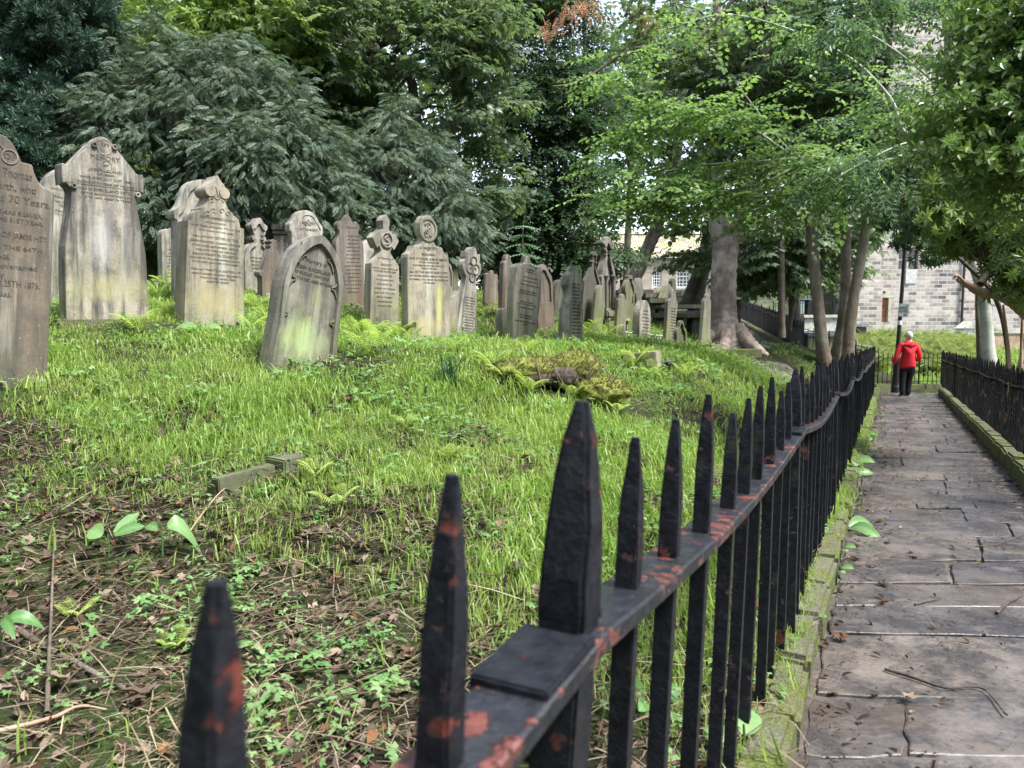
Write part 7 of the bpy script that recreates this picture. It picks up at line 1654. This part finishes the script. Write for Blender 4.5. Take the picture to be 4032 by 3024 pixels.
for v in g['verts']:
    x, y, z = v.co; w = .17 if z > 0 else .17*(1-abs(z)*.45)
    v.co = Vector((.04+x*w, -.105+y*.055-.02*(1-abs(x)), 1.39+z*(.085 if z > 0 else .1*(1-.3*abs(x)))+.006*math.sin(x*9+z*14)))
bm_obj('hood', bm, M['red'], rt, smooth=True)
bm = bmesh.new()
tor = [(.045+.1*math.cos(a), .0+.085*math.sin(a), 1.455+.012*math.sin(a*2), .024) for a in np.linspace(0,2*math.pi,20)]
Vt, Qt = tube_np(tor, 8); vs = [bm.verts.new(q) for q in Vt]
for q in Qt: bm.faces.new([vs[i] for i in q])
bm_obj('collar', bm, M['red'], rt, smooth=True)
skin('trousers', [(.03,0,.9),(.03,0,.8),(-.07,0,.74),(-.085,-.02,.45),(-.095,-.07,.07),(.13,0,.74),(.105,.04,.45),(.08,.02,.07)], [(0,1),(1,2),(2,3),(3,4),(1,5),(5,6),(6,7)], [(.17,.12),(.17,.13),(.105,.11),(.08,.085),(.062,.075),(.105,.11),(.08,.085),(.062,.075)], M['black'], rt, 2, 0)
for x, y in ((-.1,-.06),(.085,.03)):
    bm = bmesh.new(); g = bmesh.ops.create_uvsphere(bm, u_segments=16, v_segments=10, radius=1)
    for v in g['verts']: v.co = Vector((x+v.co.x*.055, y+.05+v.co.y*.14, .045+max(v.co.z,-.75)*.055))
    bm_obj('shoe', bm, M['plastic'], rt, smooth=True)
# left hand with five fingers, hanging and slightly curled
hv = [(-.318,.035,.875),(-.328,.05,.83),(-.33,.06,.79)]
hand = skin('hand', hv, [(0,1),(1,2)], [(.024,.02),(.032,.018),(.026,.014)], M['skin'], rt, 1)
for k, (dy, L) in enumerate(((.028,.07),(.01,.08),(-.008,.076),(-.024,.06))):
    a = Vector((-.33,.06+dy,.79)); skin('finger', [a, a+Vector((.006,.004,-L*.45)), a+Vector((.02,.008,-L*.95))], [(0,1),(1,2)], [.009,.008,.006], M['skin'], hand, 1)
a = Vector((-.315,.08,.83)); skin('thumb', [a, a+Vector((.012,.02,-.025)), a+Vector((.018,.026,-.05))], [(0,1),(1,2)], [.01,.009,.007], M['skin'], hand, 1)

# ------------------------------------------------------------------ sky, light, camera
sc = bpy.context.scene
SUN_EL, SUN_AZ = R(58), R(125)               # azimuth clockwise from +Y: over the right shoulder
wld = bpy.data.worlds.new('World'); sc.world = wld; wld.use_nodes = True; nt = wld.node_tree; nt.nodes.clear()
sky = nt.nodes.new('ShaderNodeTexSky'); sky.sky_type = 'NISHITA'; sky.sun_disc = False; sky.sun_elevation = SUN_EL; sky.sun_rotation = SUN_AZ; sky.air_density = 1.0; sky.dust_density = 1.0; sky.ozone_density = 1.0
hs = nt.nodes.new('ShaderNodeHueSaturation'); hs.inputs['Saturation'].default_value = .6
bg = nt.nodes.new('ShaderNodeBackground'); bg.inputs[1].default_value = .15; wo = nt.nodes.new('ShaderNodeOutputWorld')
nt.links.new(sky.outputs[0], hs.inputs['Color']); nt.links.new(hs.outputs[0], bg.inputs[0]); nt.links.new(bg.outputs[0], wo.inputs[0])
ld = bpy.data.lights.new('sun', 'SUN'); ld.energy = 3.2; ld.angle = R(14); ld.color = (1,.985,.96)
sun = bpy.data.objects.new('sun', ld); C.objects.link(sun)
sd = Vector((math.sin(SUN_AZ)*math.cos(SUN_EL), math.cos(SUN_AZ)*math.cos(SUN_EL), math.sin(SUN_EL))); sun.rotation_euler = sd.to_track_quat('Z','Y').to_euler()
cd = bpy.data.cameras.new('camera'); cam = bpy.data.objects.new('camera', cd); C.objects.link(cam); sc.camera = cam
cam.location = (0,0,CZ); cam.rotation_euler = (R(90)-PITCH, 0, 0); cd.sensor_width = 36; cd.lens = 27.0; cd.clip_start = .02; cd.clip_end = 2000
cd.dof.use_dof = True; cd.dof.focus_distance = 6.5; cd.dof.aperture_fstop = 5.0
sc.view_settings.view_transform = 'Standard'; sc.view_settings.look = 'None'; sc.view_settings.gamma = 1; sc.view_settings.exposure = 1.6
sc.render.engine = 'CYCLES'; sc.cycles.max_bounces = 6; sc.cycles.diffuse_bounces = 3; sc.cycles.glossy_bounces = 2; sc.cycles.transmission_bounces = 4; sc.cycles.transparent_max_bounces = 4
sc.cycles.use_denoising = True; sc.cycles.use_adaptive_sampling = True; sc.cycles.adaptive_threshold = .02
